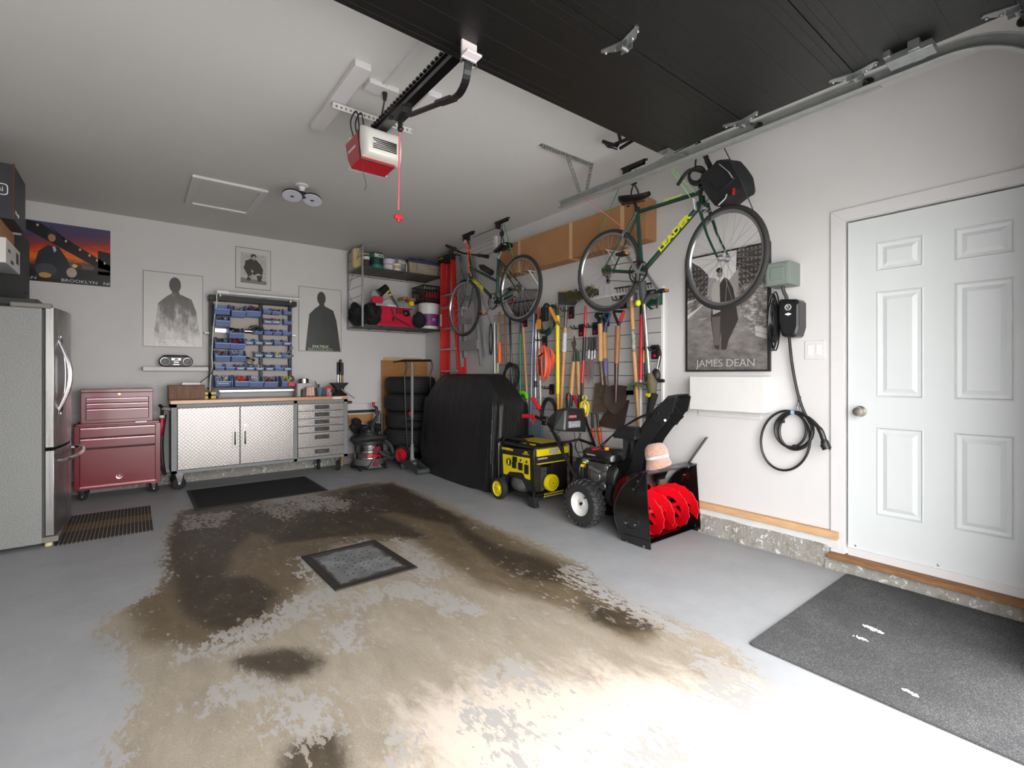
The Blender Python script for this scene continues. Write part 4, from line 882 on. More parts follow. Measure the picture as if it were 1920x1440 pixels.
# things on and beside the workbench
WT = zt_+.042
def wt(u, Y): return V((ay(u, 740, Y).x, Y, WT+.001))
p = wt(349.5, 6.38); REED, g = newmat('reed_brown', .6); o_ = g.sep(); g.link(g.ramp(g.m('ADD', g.m('MULTIPLY', g.m('FRACT', g.m('MULTIPLY', o_[0], 95)), .5), g.m('MULTIPLY', g.noise(40, 3, .6, (1, 1, .1)), .6)), [(.2, (58, 36, 26)), (.5, (112, 74, 52)), (.9, (150, 106, 76))]), g.b.inputs['Base Color'])
q = .165; solo('reed_box', 'long brown reed covered storage box on the left end of the worktop', 'box', MB().bx(-q, -.09, 0, q, .09, .15).bx(-q-.003, -.093, .142, q+.003, .093, .155), REED, p, smooth=0, bevel=.003)
t = thing('router', 'small white wireless box with one bent black antenna on the reed box', 'router', (p.x+.04, 6.36, WT+.157)); build('body', MB().bx(-.085, -.05, 0, .085, .05, .028), WHT, t, bevel=.008); build('antenna', MB().tube([(.08, .0, .02), (.10, 0, .04), (.19, .0, .12), (.215, 0, .19)], .005, 6), BLK, t)
for k, (u, c_) in enumerate(((388, 0), (396.5, 1))): 
    p = wt(u, 6.36); t = thing('battery_pack', 'yellow and black boxed battery pack, %s of the two beside the reed box' % ('left' if k == 0 else 'right'), 'battery', p, group='yellow battery packs on the worktop')
    build('shell', MB().bx(-.040, -.04, 0, .040, .04, .075), pm('battery_yellow', (214, 184, 30), .4), t, bevel=.004); build('band', MB().bx(-.0405, -.0408, .028, .0405, .0, .05), BLK, t, smooth=0)
p = wt(403, 6.42); solo('round_can', 'small black lens like can standing at the foot of the rack cord', 'can', MB().cyl((0, -.03, .055), (0, .04, .055), .05, n=20).bx(-.03, -.03, 0, .03, .04, .02), BLK, p)
p = wt(570, 6.40); t = thing('canister', 'pale grey square canister with a big steel lid on the worktop', 'canister', p); build('body', MB().prism(rrect(-.10, -.07, .10, .07, .02), 'z', 0, .15).prism(rrect(-.105, -.075, .105, .075, .02), 'z', .15, .16), pm('canister_grey', (178, 174, 176), .45), t); build('lid', MB().lathe([(.055, .16), (.06, .165), (.06, .215), (.05, .222), (0, .222)]), CHR, t)
STR, g = newmat('red_striped_print', .6); o_ = g.sep(); g.link(g.ramp(g.m('FRACT', g.m('ADD', g.m('MULTIPLY', o_[0], 26), g.m('MULTIPLY', g.m('PINGPONG', o_[2], .012), 60))), [(.0, (226, 210, 200)), (.45, (224, 208, 198)), (.5, (176, 96, 90)), (.7, (196, 130, 120))]), g.b.inputs['Base Color'])
p = wt(580.5, 6.22); solo('striped_box', 'small pale box with red slanted stripes in front of the canister', 'box', MB().bx(-.045, -.04, .012, .045, .04, .115).bx(-.045, -.04, 0, -.037, .04, .012).bx(.037, -.04, 0, .045, .04, .012).bx(-.005, -.04, 0, .005, .04, .012), STR, p, smooth=0, bevel=.002)
p = wt(569, 6.27); solo('wooden_block', 'brown wooden block between the canister and the striped box', 'block', MB().bx(-.02, -.035, 0, .02, .035, .09), pm('dull_brown_wood', (110, 84, 70), .6, noise=(20, .4)), p, smooth=0, bevel=.003)
p = wt(591, 6.33); solo('black_cup', 'black mug with small white marks behind the blue pen cup', 'cup', MB().lathe([(.038, 0), (.042, .10), (.039, .10), (.035, .01), (0, .01)]), BLK, p)
p = wt(599, 6.26); t = thing('pen_cup', 'blue grey tapered glass full of markers on the worktop', 'cup', p); build('glass', MB().lathe([(.028, 0), (.045, .105), (.042, .105), (.026, .006), (0, .006)], n=20), pm('blue_glass', (96, 116, 132), .2, coat=.5), t)
for k, (dx_, dy_, cc, tl_) in enumerate(((-.012, 0, (40, 40, 42), (0, 0)), (.008, .01, (190, 190, 190), (.03, 0)), (.014, -.01, (170, 110, 90), (-.06, .01)), (0, .015, (120, 116, 114), (-.05, 0)))): solo('marker', '%s standing in the blue grey glass' % ['black marker with chrome cap', 'pale grey pen', 'brown pencil leaning left', 'dark grey pen leaning left'][k], 'pen', MB().cyl((0, 0, .01), (tl_[0], tl_[1], .15+.012*k), .007 if k else .012, n=8), pm('pen_%d' % k, cc, .4), (p.x+dx_, p.y+dy_, WT+.002), group='pens in the glass')
p = wt(607, 6.31); solo('blue_bowl', 'dark blue plastic tub behind the pen cup', 'tub', MB().lathe([(.045, 0), (.06, .10), (.055, .10), (.04, .01), (0, .01)]), pm('navy_plastic', (52, 64, 92), .4), p)
p = wt(616.5, 6.25); t = thing('tape_tub', 'clear tub with a bright orange lid beside the bench vise', 'tub', p); build('tub', MB().lathe([(.036, 0), (.046, .085), (0, .085)]), pm('multicolour_tub', (168, 166, 190), .4, noise=(30, .7, (160, 60, 60))), t); build('lid', MB().sph((0, 0, .09), (.048, .045, .03), 16, 8), pm('orange_plastic', (226, 92, 34), .4), t)
p = wt(635.5, 6.27); t = thing('bench_vise', 'black cast iron bench vise on the right end of the worktop', 'vise', p)
build('anvil', MB().loft([[(x*a, y*b, z) for x, y in ((-1,-1),(1,-1),(1,1),(-1,1))] for z, a, b in ((0, .085, .07), (.02, .08, .065), (.05, .035, .05), (.11, .06, .05), (.155, .105, .055), (.165, .105, .055))]), pm('cast_black', (26, 26, 28), .35, .4), t, bevel=.004)
build('jaw', MB().bx(-.14, -.05, .04, -.06, .05, .11).cyl((-.10, -.10, .06), (-.10, .02, .06), .02), pm('cast_black', (26, 26, 28), .35, .4), t, bevel=.004)
build('handle', MB().cyl((.0, -.11, .08), (.15, -.12, -.03), .007).sph((.15, -.12, -.03), .012, 8, 6).sph((0, -.11, .08), .012, 8, 6), CHR, t)
# poles standing behind the right end
for k, (u, vt, vb, c_, r_) in enumerate(((634, 679, 860, 'dull chrome pole with a black grip, left of the pair behind the vise', .014), (638.5, 674, 860, 'taller chrome pole with a black grip behind the vise', .014), (652, 680, 862, 'yellowed wooden pole with a black grip at the end of the bench', .017))):
    Y_ = 6.60 if k < 2 else 6.55; X_ = ay(u, 700, Y_).x if k < 2 else wx1+.045
    if k == 2: Y_ = 6.5
    zt2 = ay(u, vt, Y_).z; t = thing('pole', c_, 'pole', (X_, Y_, 0), group=None)
    build('shaft', MB().cyl((0, 0, 0), (0, 0, zt2-.17), r_*(.9 if k < 2 else 1)), CHR if k < 2 else pm('aged_yellow_wood', (170, 140, 72), .6, noise=(20, .3)), t); build('grip', MB().cyl((0, 0, zt2-.17), (0, 0, zt2), r_*1.15), BLK, t)
# umbrella hanging on the left push bar
p = V((wx0-.075, YW+.12, 0)); t = thing('umbrella', 'folded red umbrella hanging from the left end bar of the workbench', 'umbrella', (p.x, p.y, .5))
build('canopy', MB().tube([(.0, 0, .27), (-.005, 0, .2), (-.03, 0, .08), (-.045, 0, .03)], [.018, .03, .034, .012], 10), pm('red_nylon', (176, 20, 44), .5), t); build('strap', MB().tube([(0, 0, .265), (.0, 0, .29)], [.026, .024], 10), WHT, t); build('handle', MB().tube(rounded([(0, 0, .28), (.005, 0, .37), (-.02, -.02, .40)], .02), .014), BLK, t)
mb = MB()
for k in range(3): mb.tube(smooth_path([(.0+k*.02, 0, .75), (-.03+k*.022, 0, .5), (-.02+k*.02, .02, .25), (.02+k*.01, .0, .1)], 5), .008, 6)
solo('strap_bundle', 'black straps and cables hanging between the red tool chest and the workbench', 'strap', mb, BLK, (wx0-.075, YW+.22, .04))

# ================================================================ red tool chests
RC = pm('tool_chest_red', (116, 8, 28), .28, .0, coat=.3); RCD = pm('chest_gap', (40, 8, 14), .6); PUL = pm('pink_chrome_pull', (206, 150, 158), .25, .7)
Y1 = 6.18; xa, xb = ay(138.5, 850, Y1).x, ay(301, 850, Y1).x; zc = lambda v, u=220, Y=Y1: ay(u, v, Y).z
lc = thing('tool_cabinet', 'red rolling tool cabinet with two drawers and a drop panel beside the refrigerator', 'tool cabinet', ((xa+xb)/2, 6.37, 0))
z0, z1 = .105, zc(796, 140)
build('body', MB(True).bx(xa, Y1, z0, xb, YB-.06, z1-.02).bx(xa, Y1, z1-.02, xb, Y1+.015, z1).bx(xa, Y1, z1-.02, xa+.015, YB-.06, z1).bx(xb-.015, Y1, z1-.02, xb, YB-.06, z1).bx(xa+.015, Y1+.015, z1-.03, xb-.015, YB-.06, z1-.018), RC, lc, smooth=0, bevel=.003)
da, db = ay(149.5, 850, Y1).x, ay(291, 850, Y1).x
for va, vb in ((799, 817), (819, 836)):
    d_ = build('drawer', MB(True).bx(da, Y1-.014, zc(vb), db, Y1+.005, zc(va)), RC, lc, smooth=0, bevel=.002)
    build('pull', MB(True).bx(da+.003, Y1-.024, zc(va)-.018, db-.003, Y1-.013, zc(va)-.004), PUL, d_, smooth=0, bevel=.003)
build('shadow_gap', MB(True).bx(da-.004, Y1-.002, zc(908), db+.004, Y1+.001, zc(798)), RCD, lc, smooth=0)
d_ = build('drop_panel', MB(True).bx(da, Y1-.014, zc(906), db, Y1+.005, zc(839)), RC, lc, smooth=0, bevel=.003)
xl = ay(224, 893, Y1).x; build('lock', MB(True).lathe([(.028, 0), (.028, .004), (.018, .002), (.010, .008), (0, .008)], (xl, Y1-.014, zc(892)), (0, -1, 0), 20), PUL, d_)
build('bottom_strip', MB(True).bx(da, Y1-.022, zc(908.5), db, Y1-.013, zc(905.5)), PUL, lc, smooth=0)
build('badge', MB(True).bx(ay(254, 793, Y1).x, Y1-.002, zc(794.5), ay(275, 793, Y1).x, Y1+.0, zc(791)), WHT, lc, smooth=0)
for x, y in ((xa+.06, Y1+.05), (xb-.05, Y1+.05), (xa+.06, YB-.14), (xb-.05, YB-.14)): caster(lc, x, y, .038, .024, BLKR, PI/2-.3, .102)
Y2 = 6.23; xa, xb = ay(151.5, 760, Y2).x, ay(286.5, 760, Y2).x; zc2 = lambda v: ay(220, v, Y2).z
uc = thing('tool_chest', 'small red tool chest with three shallow drawers sitting on the red tool cabinet', 'tool chest', ((xa+xb)/2, 6.38, z1-.018))
zu0, zu1 = z1-.016, zc2(729)
build('body', MB(True).bx(xa, Y2, zu0, xb, YB-.10, zu1-.035), RC, uc, smooth=0, bevel=.003)
l_ = build('lid', MB(True).bx(xa-.004, Y2-.006, zu1-.034, xb+.004, YB-.095, zu1), RC, uc, smooth=0, bevel=.004)
build('lock', MB(True).lathe([(.011, 0), (.011, .006), (0, .006)], ((xa+xb)/2+.01, Y2, zu1-.052), (0, -1, 0), 16), pm('brass', (190, 160, 90), .3, 1), uc)
da, db = ay(161.5, 760, Y2).x, ay(278.5, 760, Y2).x
for va, vb in ((745.5, 754.3), (755.2, 764.6), (765.6, 785.5)):
    d_ = build('drawer', MB(True).bx(da, Y2-.012, zc2(vb), db, Y2+.004, zc2(va)), RC, uc, smooth=0, bevel=.002)
    build('pull', MB(True).bx(da+.003, Y2-.021, zc2(va)-.014, db-.003, Y2-.011, zc2(va)-.002), PUL, d_, smooth=0, bevel=.003)
build('shadow_gap', MB(True).bx(da-.004, Y2-.002, zc2(786), db+.004, Y2+.001, zc2(745)), RCD, uc, smooth=0)

# ================================================================ mats and drain
def slab(name, label, cat, px, th, mats, rim=None, k=0):
    q = [az(u, v, th) for u, v in px]; c = sum(q, V((0,0,0)))/len(q); c.z = 0; mb = MB()
    mb.prism([(p.x-c.x, p.y-c.y) for p in q][::-1], 'z', .001, th); return solo(name, label, cat, mb, mats, c, smooth=0, bevel=min(.003, th*.4)), q, c
FM_, g = newmat('striped_mat', .85); o_ = g.sep(); r_ = g.m('FRACT', g.m('MULTIPLY', o_[0], 42)); st_ = g.ss(g.m('ABSOLUTE', g.m('SUBTRACT', r_, .5)), .38, .46)
bd = g.ss(g.m('ABSOLUTE', o_[1]), .115, .12); g.link(g.mix(st_, g.mix(bd, (98, 78, 56), (44, 44, 44)), (156, 138, 116)), g.b.inputs['Base Color']); g.bump(r_, .3, .004)
q = [az(u, v, .008) for u, v in ((101, 1023), (288, 993), (281, 948), (128, 968))]
yA, yB_ = (q[0].y+q[1].y)/2, (q[2].y+q[3].y)/2; xA, xB_ = (q[0].x+q[3].x)/2, (q[1].x+q[2].x)/2
solo('woven_mat', 'small brown and black striped mat on the floor in front of the refrigerator', 'mat', MB().bx(-(xB_-xA)/2, -(yB_-yA)/2, .001, (xB_-xA)/2, (yB_-yA)/2, .008), FM_, ((xA+xB_)/2, (yA+yB_)/2, 0), smooth=0)
t_ = thing('rubber_mat', 'black rubber backed entrance mat on the floor in front of the workbench', 'mat', (0, 0, 0))
q = [az(u, v, .01) for u, v in ((365, 957), (613, 917), (574, 893), (351, 918))]; yA, yB_ = (q[0].y+q[1].y)/2, (q[2].y+q[3].y)/2; xA, xB_ = (q[0].x+q[3].x)/2, (q[1].x+q[2].x)/2
t_.location = ((xA+xB_)/2, (yA+yB_)/2, 0); a, b = (xB_-xA)/2, (yB_-yA)/2
build('rubber_border', MB().bx(-a, -b, .001, a, b, .007), pm('mat_border', (38, 37, 36), .7), t_, smooth=0, bevel=.002); build('carpet', MB().bx(-a+.03, -b+.03, .002, a-.03, b-.03, .010), pm('mat_pile', (20, 18, 18), .95, noise=(90, .5), bump=(120, .6)), t_, smooth=0)
CP, g = newmat('charcoal_carpet', .95); n1 = g.noise(150, 3, .8, (1, 2.2, 1)); n2 = g.noise(3, 5, .6); g.link(g.ramp(g.m('ADD', g.m('MULTIPLY', n1, .8), g.m('MULTIPLY', n2, .2)), [(.3, (36, 36, 37)), (.5, (70, 70, 71)), (.6, (104, 104, 104)), (.72, (150, 150, 150))]), g.b.inputs['Base Color']); g.bump(n1, .8, .01)
q = [az(u, v, .01) for u, v in ((1411, 1208), (1582, 1073), (1920, 1168), (1920, 1423))]; xl_ = (q[0].x+0)/1; yt = (q[0].y+q[1].y)/2
cx0, cx1 = q[0].x, (q[1].x+q[2].x)/2; w_ = cx1-cx0
mb = MB().prism(rrect(0, -1.25, w_, 0, .02), 'z', .001, .010)
solo('carpet_mat', 'large charcoal carpet mat on the floor by the side door', 'mat', mb, CP, (cx0, yt, 0), smooth=0)
SN = pm('spilled_white', (222, 222, 222), .9)
def splat(u, v, r, n, seed):
    mb = MB(); rr_ = random.Random(seed); c = az(u, v, .0105)
    for i in range(n):
        a = rr_.random()*2*PI; d = 1.6*r*rr_.random()**.8; mb.sph((d*math.cos(a)*.45+d*math.sin(a)*.3, d*math.sin(a)*1.3, .001), (rr_.uniform(.002, .007), rr_.uniform(.002, .006), .0015), 6, 4)
    return mb, c
for u, v, r, n, s_, nm in ((1637, 1180, .022, 120, 1, 'largest patch of white crumbs on the carpet mat, nearest the door'), (1612, 1196, .018, 24, 2, 'thin scatter of white crumbs left of the largest patch on the carpet mat'), (1705, 1298, .014, 40, 3, 'small patch of white crumbs toward the front of the carpet mat')):
    mb, c = splat(u, v, r, n, s_); solo('white_crumbs', nm, 'debris', mb, SN, c, kind='stuff', smooth=0)
# floor drain: frame and perforated cover
q = [az(u, v, 0) for u, v in ((568, 1047), (628, 1111), (783, 1065), (700, 1013))]; c = sum(q, V((0,0,0)))/4
dr = thing('drain_cover', 'square grey steel drain cover with small holes set in the middle of the floor', 'drain', (c.x, c.y, 0))
Q = [(p.x-c.x, p.y-c.y) for p in q]; a = sum(abs(p[0]) for p in Q)/4; b = sum(abs(p[1]) for p in Q)/4; ang = math.atan2(q[2].y-q[1].y, q[2].x-q[1].x)
dr.rotation_euler = (0, 0, ang*.5)
DK = pm('rusty_dark_frame', (44, 38, 32), .7, noise=(20, .5)); mb = MB()
for X0_, Y0_, X1_, Y1_ in ((-a, -b, a, -b+.045), (-a, b-.045, a, b), (-a, -b+.045, -a+.045, b-.045), (a-.045, -b+.045, a, b-.045)): mb.bx(X0_, Y0_, .0005, X1_, Y1_, .010)
build('frame', mb, DK, dr, smooth=0, bevel=.002)
GP, g = newmat('worn_steel_plate', .6, .0); nn = g.noise(6, 8, .7); ed = g.noise(9, 5, .7); o_ = g.sep(); e1 = g.m('MAXIMUM', g.m('DIVIDE', g.m('ABSOLUTE', o_[0]), a), g.m('DIVIDE', g.m('ABSOLUTE', o_[1]), b))
g.link(g.mix(g.ss(g.m('ADD', e1, g.m('MULTIPLY', g.m('SUBTRACT', ed, .5), .5)), .70, .80), g.ramp(nn, [(.3, (78, 78, 78)), (.5, (108, 109, 110)), (.7, (140, 141, 142))]), (52, 50, 47)), g.b.inputs['Base Color'])
build('plate', MB().bx(-a+.04, -b+.04, .0005, a-.04, b-.04, .008), GP, dr, smooth=0)
mb = MB()
for i in range(8):
    for j in range(7): 
        if (i+j) % 3 != 2: mb.cyl((-a*.5+i*a*.14, -b*.5+j*b*.16, .0080), (-a*.5+i*a*.14, -b*.5+j*b*.16, .0085), .006, n=8)
build('drain_holes', mb, pm('hole_black', (8, 8, 8), .9), dr, smooth=0)
# ================================================================ wire shelf in the corner
WXL, WXR, WY0, WY1 = 2.31, 3.47, 6.07, 6.60
WIRE = pm('grey_shelf_wire', (96, 94, 92), .4, .6)
zt, zu, zl = 2.885, 2.61, 1.855
ws = thing('wire_shelf', 'grey wire shelving unit hung high in the back right corner, loaded on two decks', 'shelf', ((WXL+WXR)/2, 6.35, zl))
for x, y in ((WXL, WY0), (WXL, WY1), (WXR, WY0)): build('post', MB(True).bx(x-.011, y-.008, zl-.02, x+.011, y+.008, zt), STL, ws, smooth=0)
mb = MB(True).tube([(WXL, WY0, zt), (WXL, WY1, zt)], .007, 6)
for i in range(8): z = zl+(zt-zl)*i/8; mb.cyl((WXL, WY0, z), (WXL, WY1, z), .003, n=6)
mb.cyl((WXL, WY0, zl), (WXL, WY1, zl+.5), .0025, n=6).cyl((WXL, WY1, zl+.5), (WXL, WY0+.05, zt), .0025, n=6)
build('side_frame', mb, WIRE, ws)
for z in (zu, zl):
    mb = MB(True)
    for y in np.linspace(WY0, WY1, 22): mb.bx(WXL, y-.002, z, WXR, y+.002, z+.005)
    for x in np.linspace(WXL, WXR, 5): mb.bx(x-.004, WY0, z-.008, x+.004, WY1, z)
    for y in (WY0, WY1):
        mb.bx(WXL, y-.003, z+.004, WXR, y+.003, z+.009).bx(WXL, y-.003, z-.026, WXR, y+.003, z-.021)
        pts = [(WXL+(WXR-WXL)*i/48, y, z+(.005 if i % 2 else -.022)) for i in range(49)]; mb.tube(pts, .002, 5)
    build('deck', mb, WIRE, ws, smooth=0)
def onp(u, Y, z): p = ay(u, 600, Y); return V((p.x, Y, z))
ZU, ZL = zu+.010, zl+.010
def px_w(u0, u1, Y): return (ay(u1, 600, Y).x-ay(u0, 600, Y).x)
def pz(v, u, Y): return ay(u, v, Y).z
CRM = pm('cream_foam', (196, 178, 128), .8)
p = onp(668, 6.30, ZU); solo('cream_pad', 'cream kneeling pad standing upright at the left end of the top deck', 'pad', MB().prism(rrect(-.05, 0, .05, .27, .045, 4), 'y', -.04, .04), CRM, p, bevel=.008)
p = onp(684, 6.42, ZU); solo('cream_sponge', 'cream rounded sponge peeking out behind the maroon can', 'sponge', MB().prism(rrect(-.07, 0, .06, .25, .06, 4), 'y', -.04, .04), CRM, p, bevel=.008)
def can(name, label, u0, u1, Y, h, mat_, lidm=None, txt=None, band=None, taper=1.0):
    p = onp((u0+u1)/2, Y, ZU); r = px_w(u0, u1, Y)/2; t = thing(name, label, 'can', p)
    build('body', MB().lathe([(r*taper, 0), (r*taper, .003), (r, h-.004), (r, h)], n=28), mat_, t)
    build('lid', MB().lathe([(r*1.03, h-.012), (r*1.03, h), (r*.9, h), (r*.88, h-.006), (0, h-.006)], n=28), lidm or CHR, t)
    if band: build('label_band', MB().lathe([(r+.001, band[0]), (r+.0012, band[1])], n=28), band[2], t)
    if txt: text(t, txt, r*.75, WHT, (0, -r-.003, h*.80), (PI/2, 0, .15), sx=.95, bold=.002)
    return t
can('paint_can', 'maroon and white paint can, leftmost can on the top deck', 680, 693, 6.20, .185, pm('maroon_label', (70, 44, 42), .5), CRM, None, (.11, .15, pm('paper_white', (214, 214, 210), .7)))
can('paint_can', 'large teal green paint can with white lettering on the top deck', 694.5, 717.5, 6.18, .205, pm('teal_can', (22, 120, 104), .4), BLK, 'SICO', (.05, .15, pm('dark_teal_label', (18, 52, 48), .5)))
can('plaster_tub', 'white tub with a purple lid beside the teal paint can', 718, 740, 6.22, .175, pm('white_tub', (204, 198, 208), .5), pm('purple_lid', (64, 58, 84), .5), None, (.085, .092, pm('tub_print', (120, 96, 130), .5)), .93)
can('paint_can', 'pale grey paint can with white lettering beside the storage tote', 740, 759, 6.20, .165, pm('grey_can', (128, 138, 134), .4), CHR, 'SICO', (.02, .05, pm('can_foot_band', (90, 110, 104), .5)))
can('paint_can', 'little white and tan can at the front edge of the top deck', 737.5, 751, 6.11, .092, WHT, WHT, None, (.02, .07, pm('tan_label', (190, 160, 120), .5)))
p = onp(762, 6.12, ZU); solo('white_rod', 'thin white rod standing beside the storage tote', 'rod', MB().cyl((0,0,0), (0,0,.125), .006), WHT, p)
Y_ = 6.14; p = onp(796, Y_, ZU); w_ = px_w(768, 825, Y_)/2
t = thing('storage_tote', 'beige plastic storage tote with a purple snap lid on the top deck', 'storage box', (p.x, 6.32, ZU))
build('tub', MB().loft([[(x*a, y*b, z) for x, y in ((-1,-1),(1,-1),(1,1),(-1,1))] for z, a, b in ((0, w_*.88, .15), (.13, w_*.96, .175), (.131, w_*1.0, .18), (.165, w_*1.0, .18))]).bx(-w_*.5, -.188, .06, -w_*.1, -.17, .15).bx(w_*.35, -.186, .10, w_*.8, -.17, .15), pm('beige_tote', (152, 144, 124), .5), t, bevel=.004, smooth=0)
build('lid', MB().loft([[(x*a, y*b, z) for x, y in ((-1,-1),(1,-1),(1,1),(-1,1))] for z, a, b in ((.160, w_*1.05, .19), (.185, w_*1.05, .19), (.215, w_*.9, .17))]).bx(-w_*.3, -.16, .2, w_*.1, .16, .235), pm('purple_lid2', (70, 64, 92), .45), t, bevel=.006, smooth=0)
# lower deck
def lumpy(name, label, cat, c, r, seed, m_, n=40, amp=.24):
    mb = MB().sph((0, 0, r[2]), r, n, int(n*.6)); rr_ = random.Random(seed); f_ = [(rr_.uniform(-46, 46), rr_.uniform(-46, 46), rr_.uniform(-46, 46), rr_.random()*6) for _ in range(5)]
    for i, q_ in enumerate(mb.v):
        k = 1+amp*sum(math.sin(a*q_.x+b*q_.y+c_*q_.z+d) for a, b, c_, d in f_)/2.2; mb.v[i] = V((q_.x*k, q_.y*k, max(.0, q_.z*k)))
    return solo(name, label, cat, mb, m_, c, smooth=60)
p = onp(672, 6.32, ZL); lumpy('duffel_bag', 'slumped black duffel bag at the left end of the lower deck', 'bag', p, (.12, .2, .125), 3, BLKF)
p = onp(699, 6.18, ZL); lumpy('knee_pads', 'black padded pouch between the duffel bag and the red saw case', 'bag', p, (.105, .13, .13), 8, BLKF)
Y_ = 6.13; x0_, x1_ = ay(708, 600, Y_).x, ay(776, 600, Y_).x; w_ = (x1_-x0_)/2
t = thing('table_saw', 'bright red benchtop saw body with a grey metal table on the lower deck', 'saw', ((x0_+x1_)/2, 6.30, ZL))
CRS = pm('saw_red', (196, 20, 58), .4)
build('body', MB().loft([[(x*a, y*b, z) for x, y in ((-1,-1),(1,-1),(1,1),(-1,1))] for z, a, b in ((0, w_, .17), (.03, w_, .17), (.08, w_*.92, .155), (.27, w_*.80, .14))]), CRS, t, smooth=0, bevel=.008)
build('table', MB().bx(-w_*1.12, -.19, .272, w_*1.08, .19, .288).bx(-w_*1.12, -.195, .262, w_*1.08, -.18, .295), ALU, t, smooth=0, bevel=.003)
build('slots', MB().bx(w_*.05, -.150, .18, w_*.12, -.142, .255).bx(w_*.22, -.150, .18, w_*.29, -.142, .255).bx(w_*.38, -.150, .18, w_*.45, -.142, .255).bx(-w_*.2, -.164, .08, -w_*.08, -.155, .13), BLK, t, smooth=0)
build('motor', MB().sph((w_*.62, -.13, .2), (.06, .05, .05), 14, 8), BLK, t)
build('power_cord', MB().tube(smooth_path([(-w_*.25, -.17, .25), (-w_*.1, -.18, .14), (w_*.3, -.18, .08), (w_*.75, -.18, .02)], 6), .007, 6), BLK, t)
build('name_strip', MB().bx(-w_*.5, -.197, .27, -w_*.1, -.1955, .29), WHT, t, smooth=0)
p = onp(786, 6.12, ZL); lumpy('black_pouch', 'round black nylon pouch in front of the white bucket', 'bag', p, (.10, .09, .125), 12, BLKF, amp=.16)
p = onp(804, 6.24, ZL); r_ = px_w(787, 823, 6.2)/2; t = thing('plaster_bucket', 'white plastic bucket with a purple label on the lower deck beside the ladder', 'bucket', p)
build('pail', MB().lathe([(r_*.86, 0), (r_*.98, .33), (r_*1.04, .33), (r_*1.04, .345), (r_*.98, .345), (r_, .36), (r_*.96, .37), (0, .37)], n=32), WHT, t); build('label_band', MB().lathe([(r_*.885, .045), (r_*.945, .215)], n=32), pm('purple_print', (134, 58, 136), .5, noise=(14, .4)), t)
text(t, 'M', .06, WHT, (.0, -r_*.97, .13), (PI/2, 0, 0))
t = thing('milk_crate', 'black lattice milk crate stacked on the white bucket under the top deck', 'crate', (p.x-.01, 6.24, ZL+.372)); a = .17; mb = MB(); 
for z in (.01, .05, .17, .23):
    mb.bx(-a, -a, z-.01, a, -a+.01, z+.01).bx(-a, a-.01, z-.01, a, a, z+.01).bx(-a, -a, z-.01, -a+.01, a, z+.01).bx(a-.01, -a, z-.01, a, a, z+.01)
for i in range(9):
    x = -a+2*a*i/8; mb.bx(x-.004, -a, 0, x+.004, -a+.008, .24).bx(-a, x-.004, 0, -a+.008, x+.004, .24).bx(x-.004, a-.008, 0, x+.004, a, .24).bx(a-.008, x-.004, 0, a, x+.004, .24)
mb.bx(-a, -a, 0, a, a, .006); build('crate', mb, BLK, t, smooth=0)
solo('red_folded_cloth', 'dark red fabric bundle visible through the milk crate lattice', 'cloth', MB().bx(-.11, -.13, 0, .14, .12, .15), pm('crate_red', (150, 24, 46), .8), (p.x+.0, 6.24, ZL+.38), smooth=0, bevel=.02)
zt2 = ZL+.30
p = onp(704, 6.22, zt2+.06); t = thing('hand_vacuum', 'clear domed bowl with a red base standing left on the red saw table', 'tool', p); t.location.z = zt2
build('dome', MB().lathe([(.0, -.075), (.05, -.06), (.085, 0), (.09, .05), (.07, .07), (0, .075)], (0, 0, .10), (.2, -1, .1), 24), pm('smoky_clear', (150, 152, 150), .15, coat=.6), t); build('base', MB().prism([(-.06, 0), (.06, 0), (.075, .05), (.06, .09), (-.07, .09), (-.085, .06)], 'y', -.092, -.02), CRS, t, smooth=0, bevel=.006)
p = onp(720, 6.12, 2.32); t = thing('heat_gun', 'black electric hand tool with yellow rings, wedged under the top deck', 'tool', p)
build('barrel', MB().cyl((-.07, 0, -.03), (.04, 0, .07), .055, .045, 18), BLK, t); build('arm', MB().tube([(.05, 0, .04), (.11, 0, -.06), (.20, -.01, -.19)], [.02, .018, .012], 8), BLK, t); build('ring', MB().cyl((.055, -.0, .02), (.062, -.0, .008), .024).cyl((.085, 0, -.022), (.094, 0, -.038), .022), YEL, t)
p = onp(727, 6.2, zt2); solo('white_scoop', 'pale curved plastic guard lying on the red saw table', 'guard', MB().loft([[(x, y*b, z*k) for y, z in ((-1, 0), (-.6, 1), (.6, 1), (1, 0))] for x, b, k in ((-.1, .04, .03), (0, .06, .07), (.12, .05, .04), (.22, .02, .015))]), pm('pale_guard', (182, 182, 178), .5), p)
mb = MB(); 
for i in range(7): mb.box((-.08+i*.027, .01*(i % 2), .04+.01*math.sin(i)), (.022, .16, .04), (0, .2*math.sin(i*2), .1))
p = onp(766, 6.2, zt2); solo('wooden_clamp', 'ribbed tan wooden clamp block beside the milk crate', 'clamp', mb, pm('tan_block', (176, 128, 84), .6, noise=(20, .4)), (p.x-.03, p.y, zt2+.06), smooth=0, bevel=.003)
p = onp(771, 6.10, zt2); solo('tape_measure', 'yellow and black tape measure on the right corner of the saw table', 'tape measure', MB().prism(rrect(-.035, 0, .035, .06, .015), 'y', -.02, .02), YEL, p, bevel=.004)
solo('speed_square', 'triangular pale metal square lying under the hand tool', 'square', MB().prism([(-.12, 0), (.10, 0), (.08, .08)], 'y', -.003, .003), ALU, onp(748, 6.16, zt2), smooth=0)
mb = MB(); mb.box((0, 0, .015), (.30, .05, .03)); mb.box((-.16, 0, .02), (.08, .06, .04)); solo('crowbar_case', 'long black tool lying along the rear of the saw table', 'tool', mb, BLK, onp(722, 6.3, zt2), smooth=0, bevel=.005)

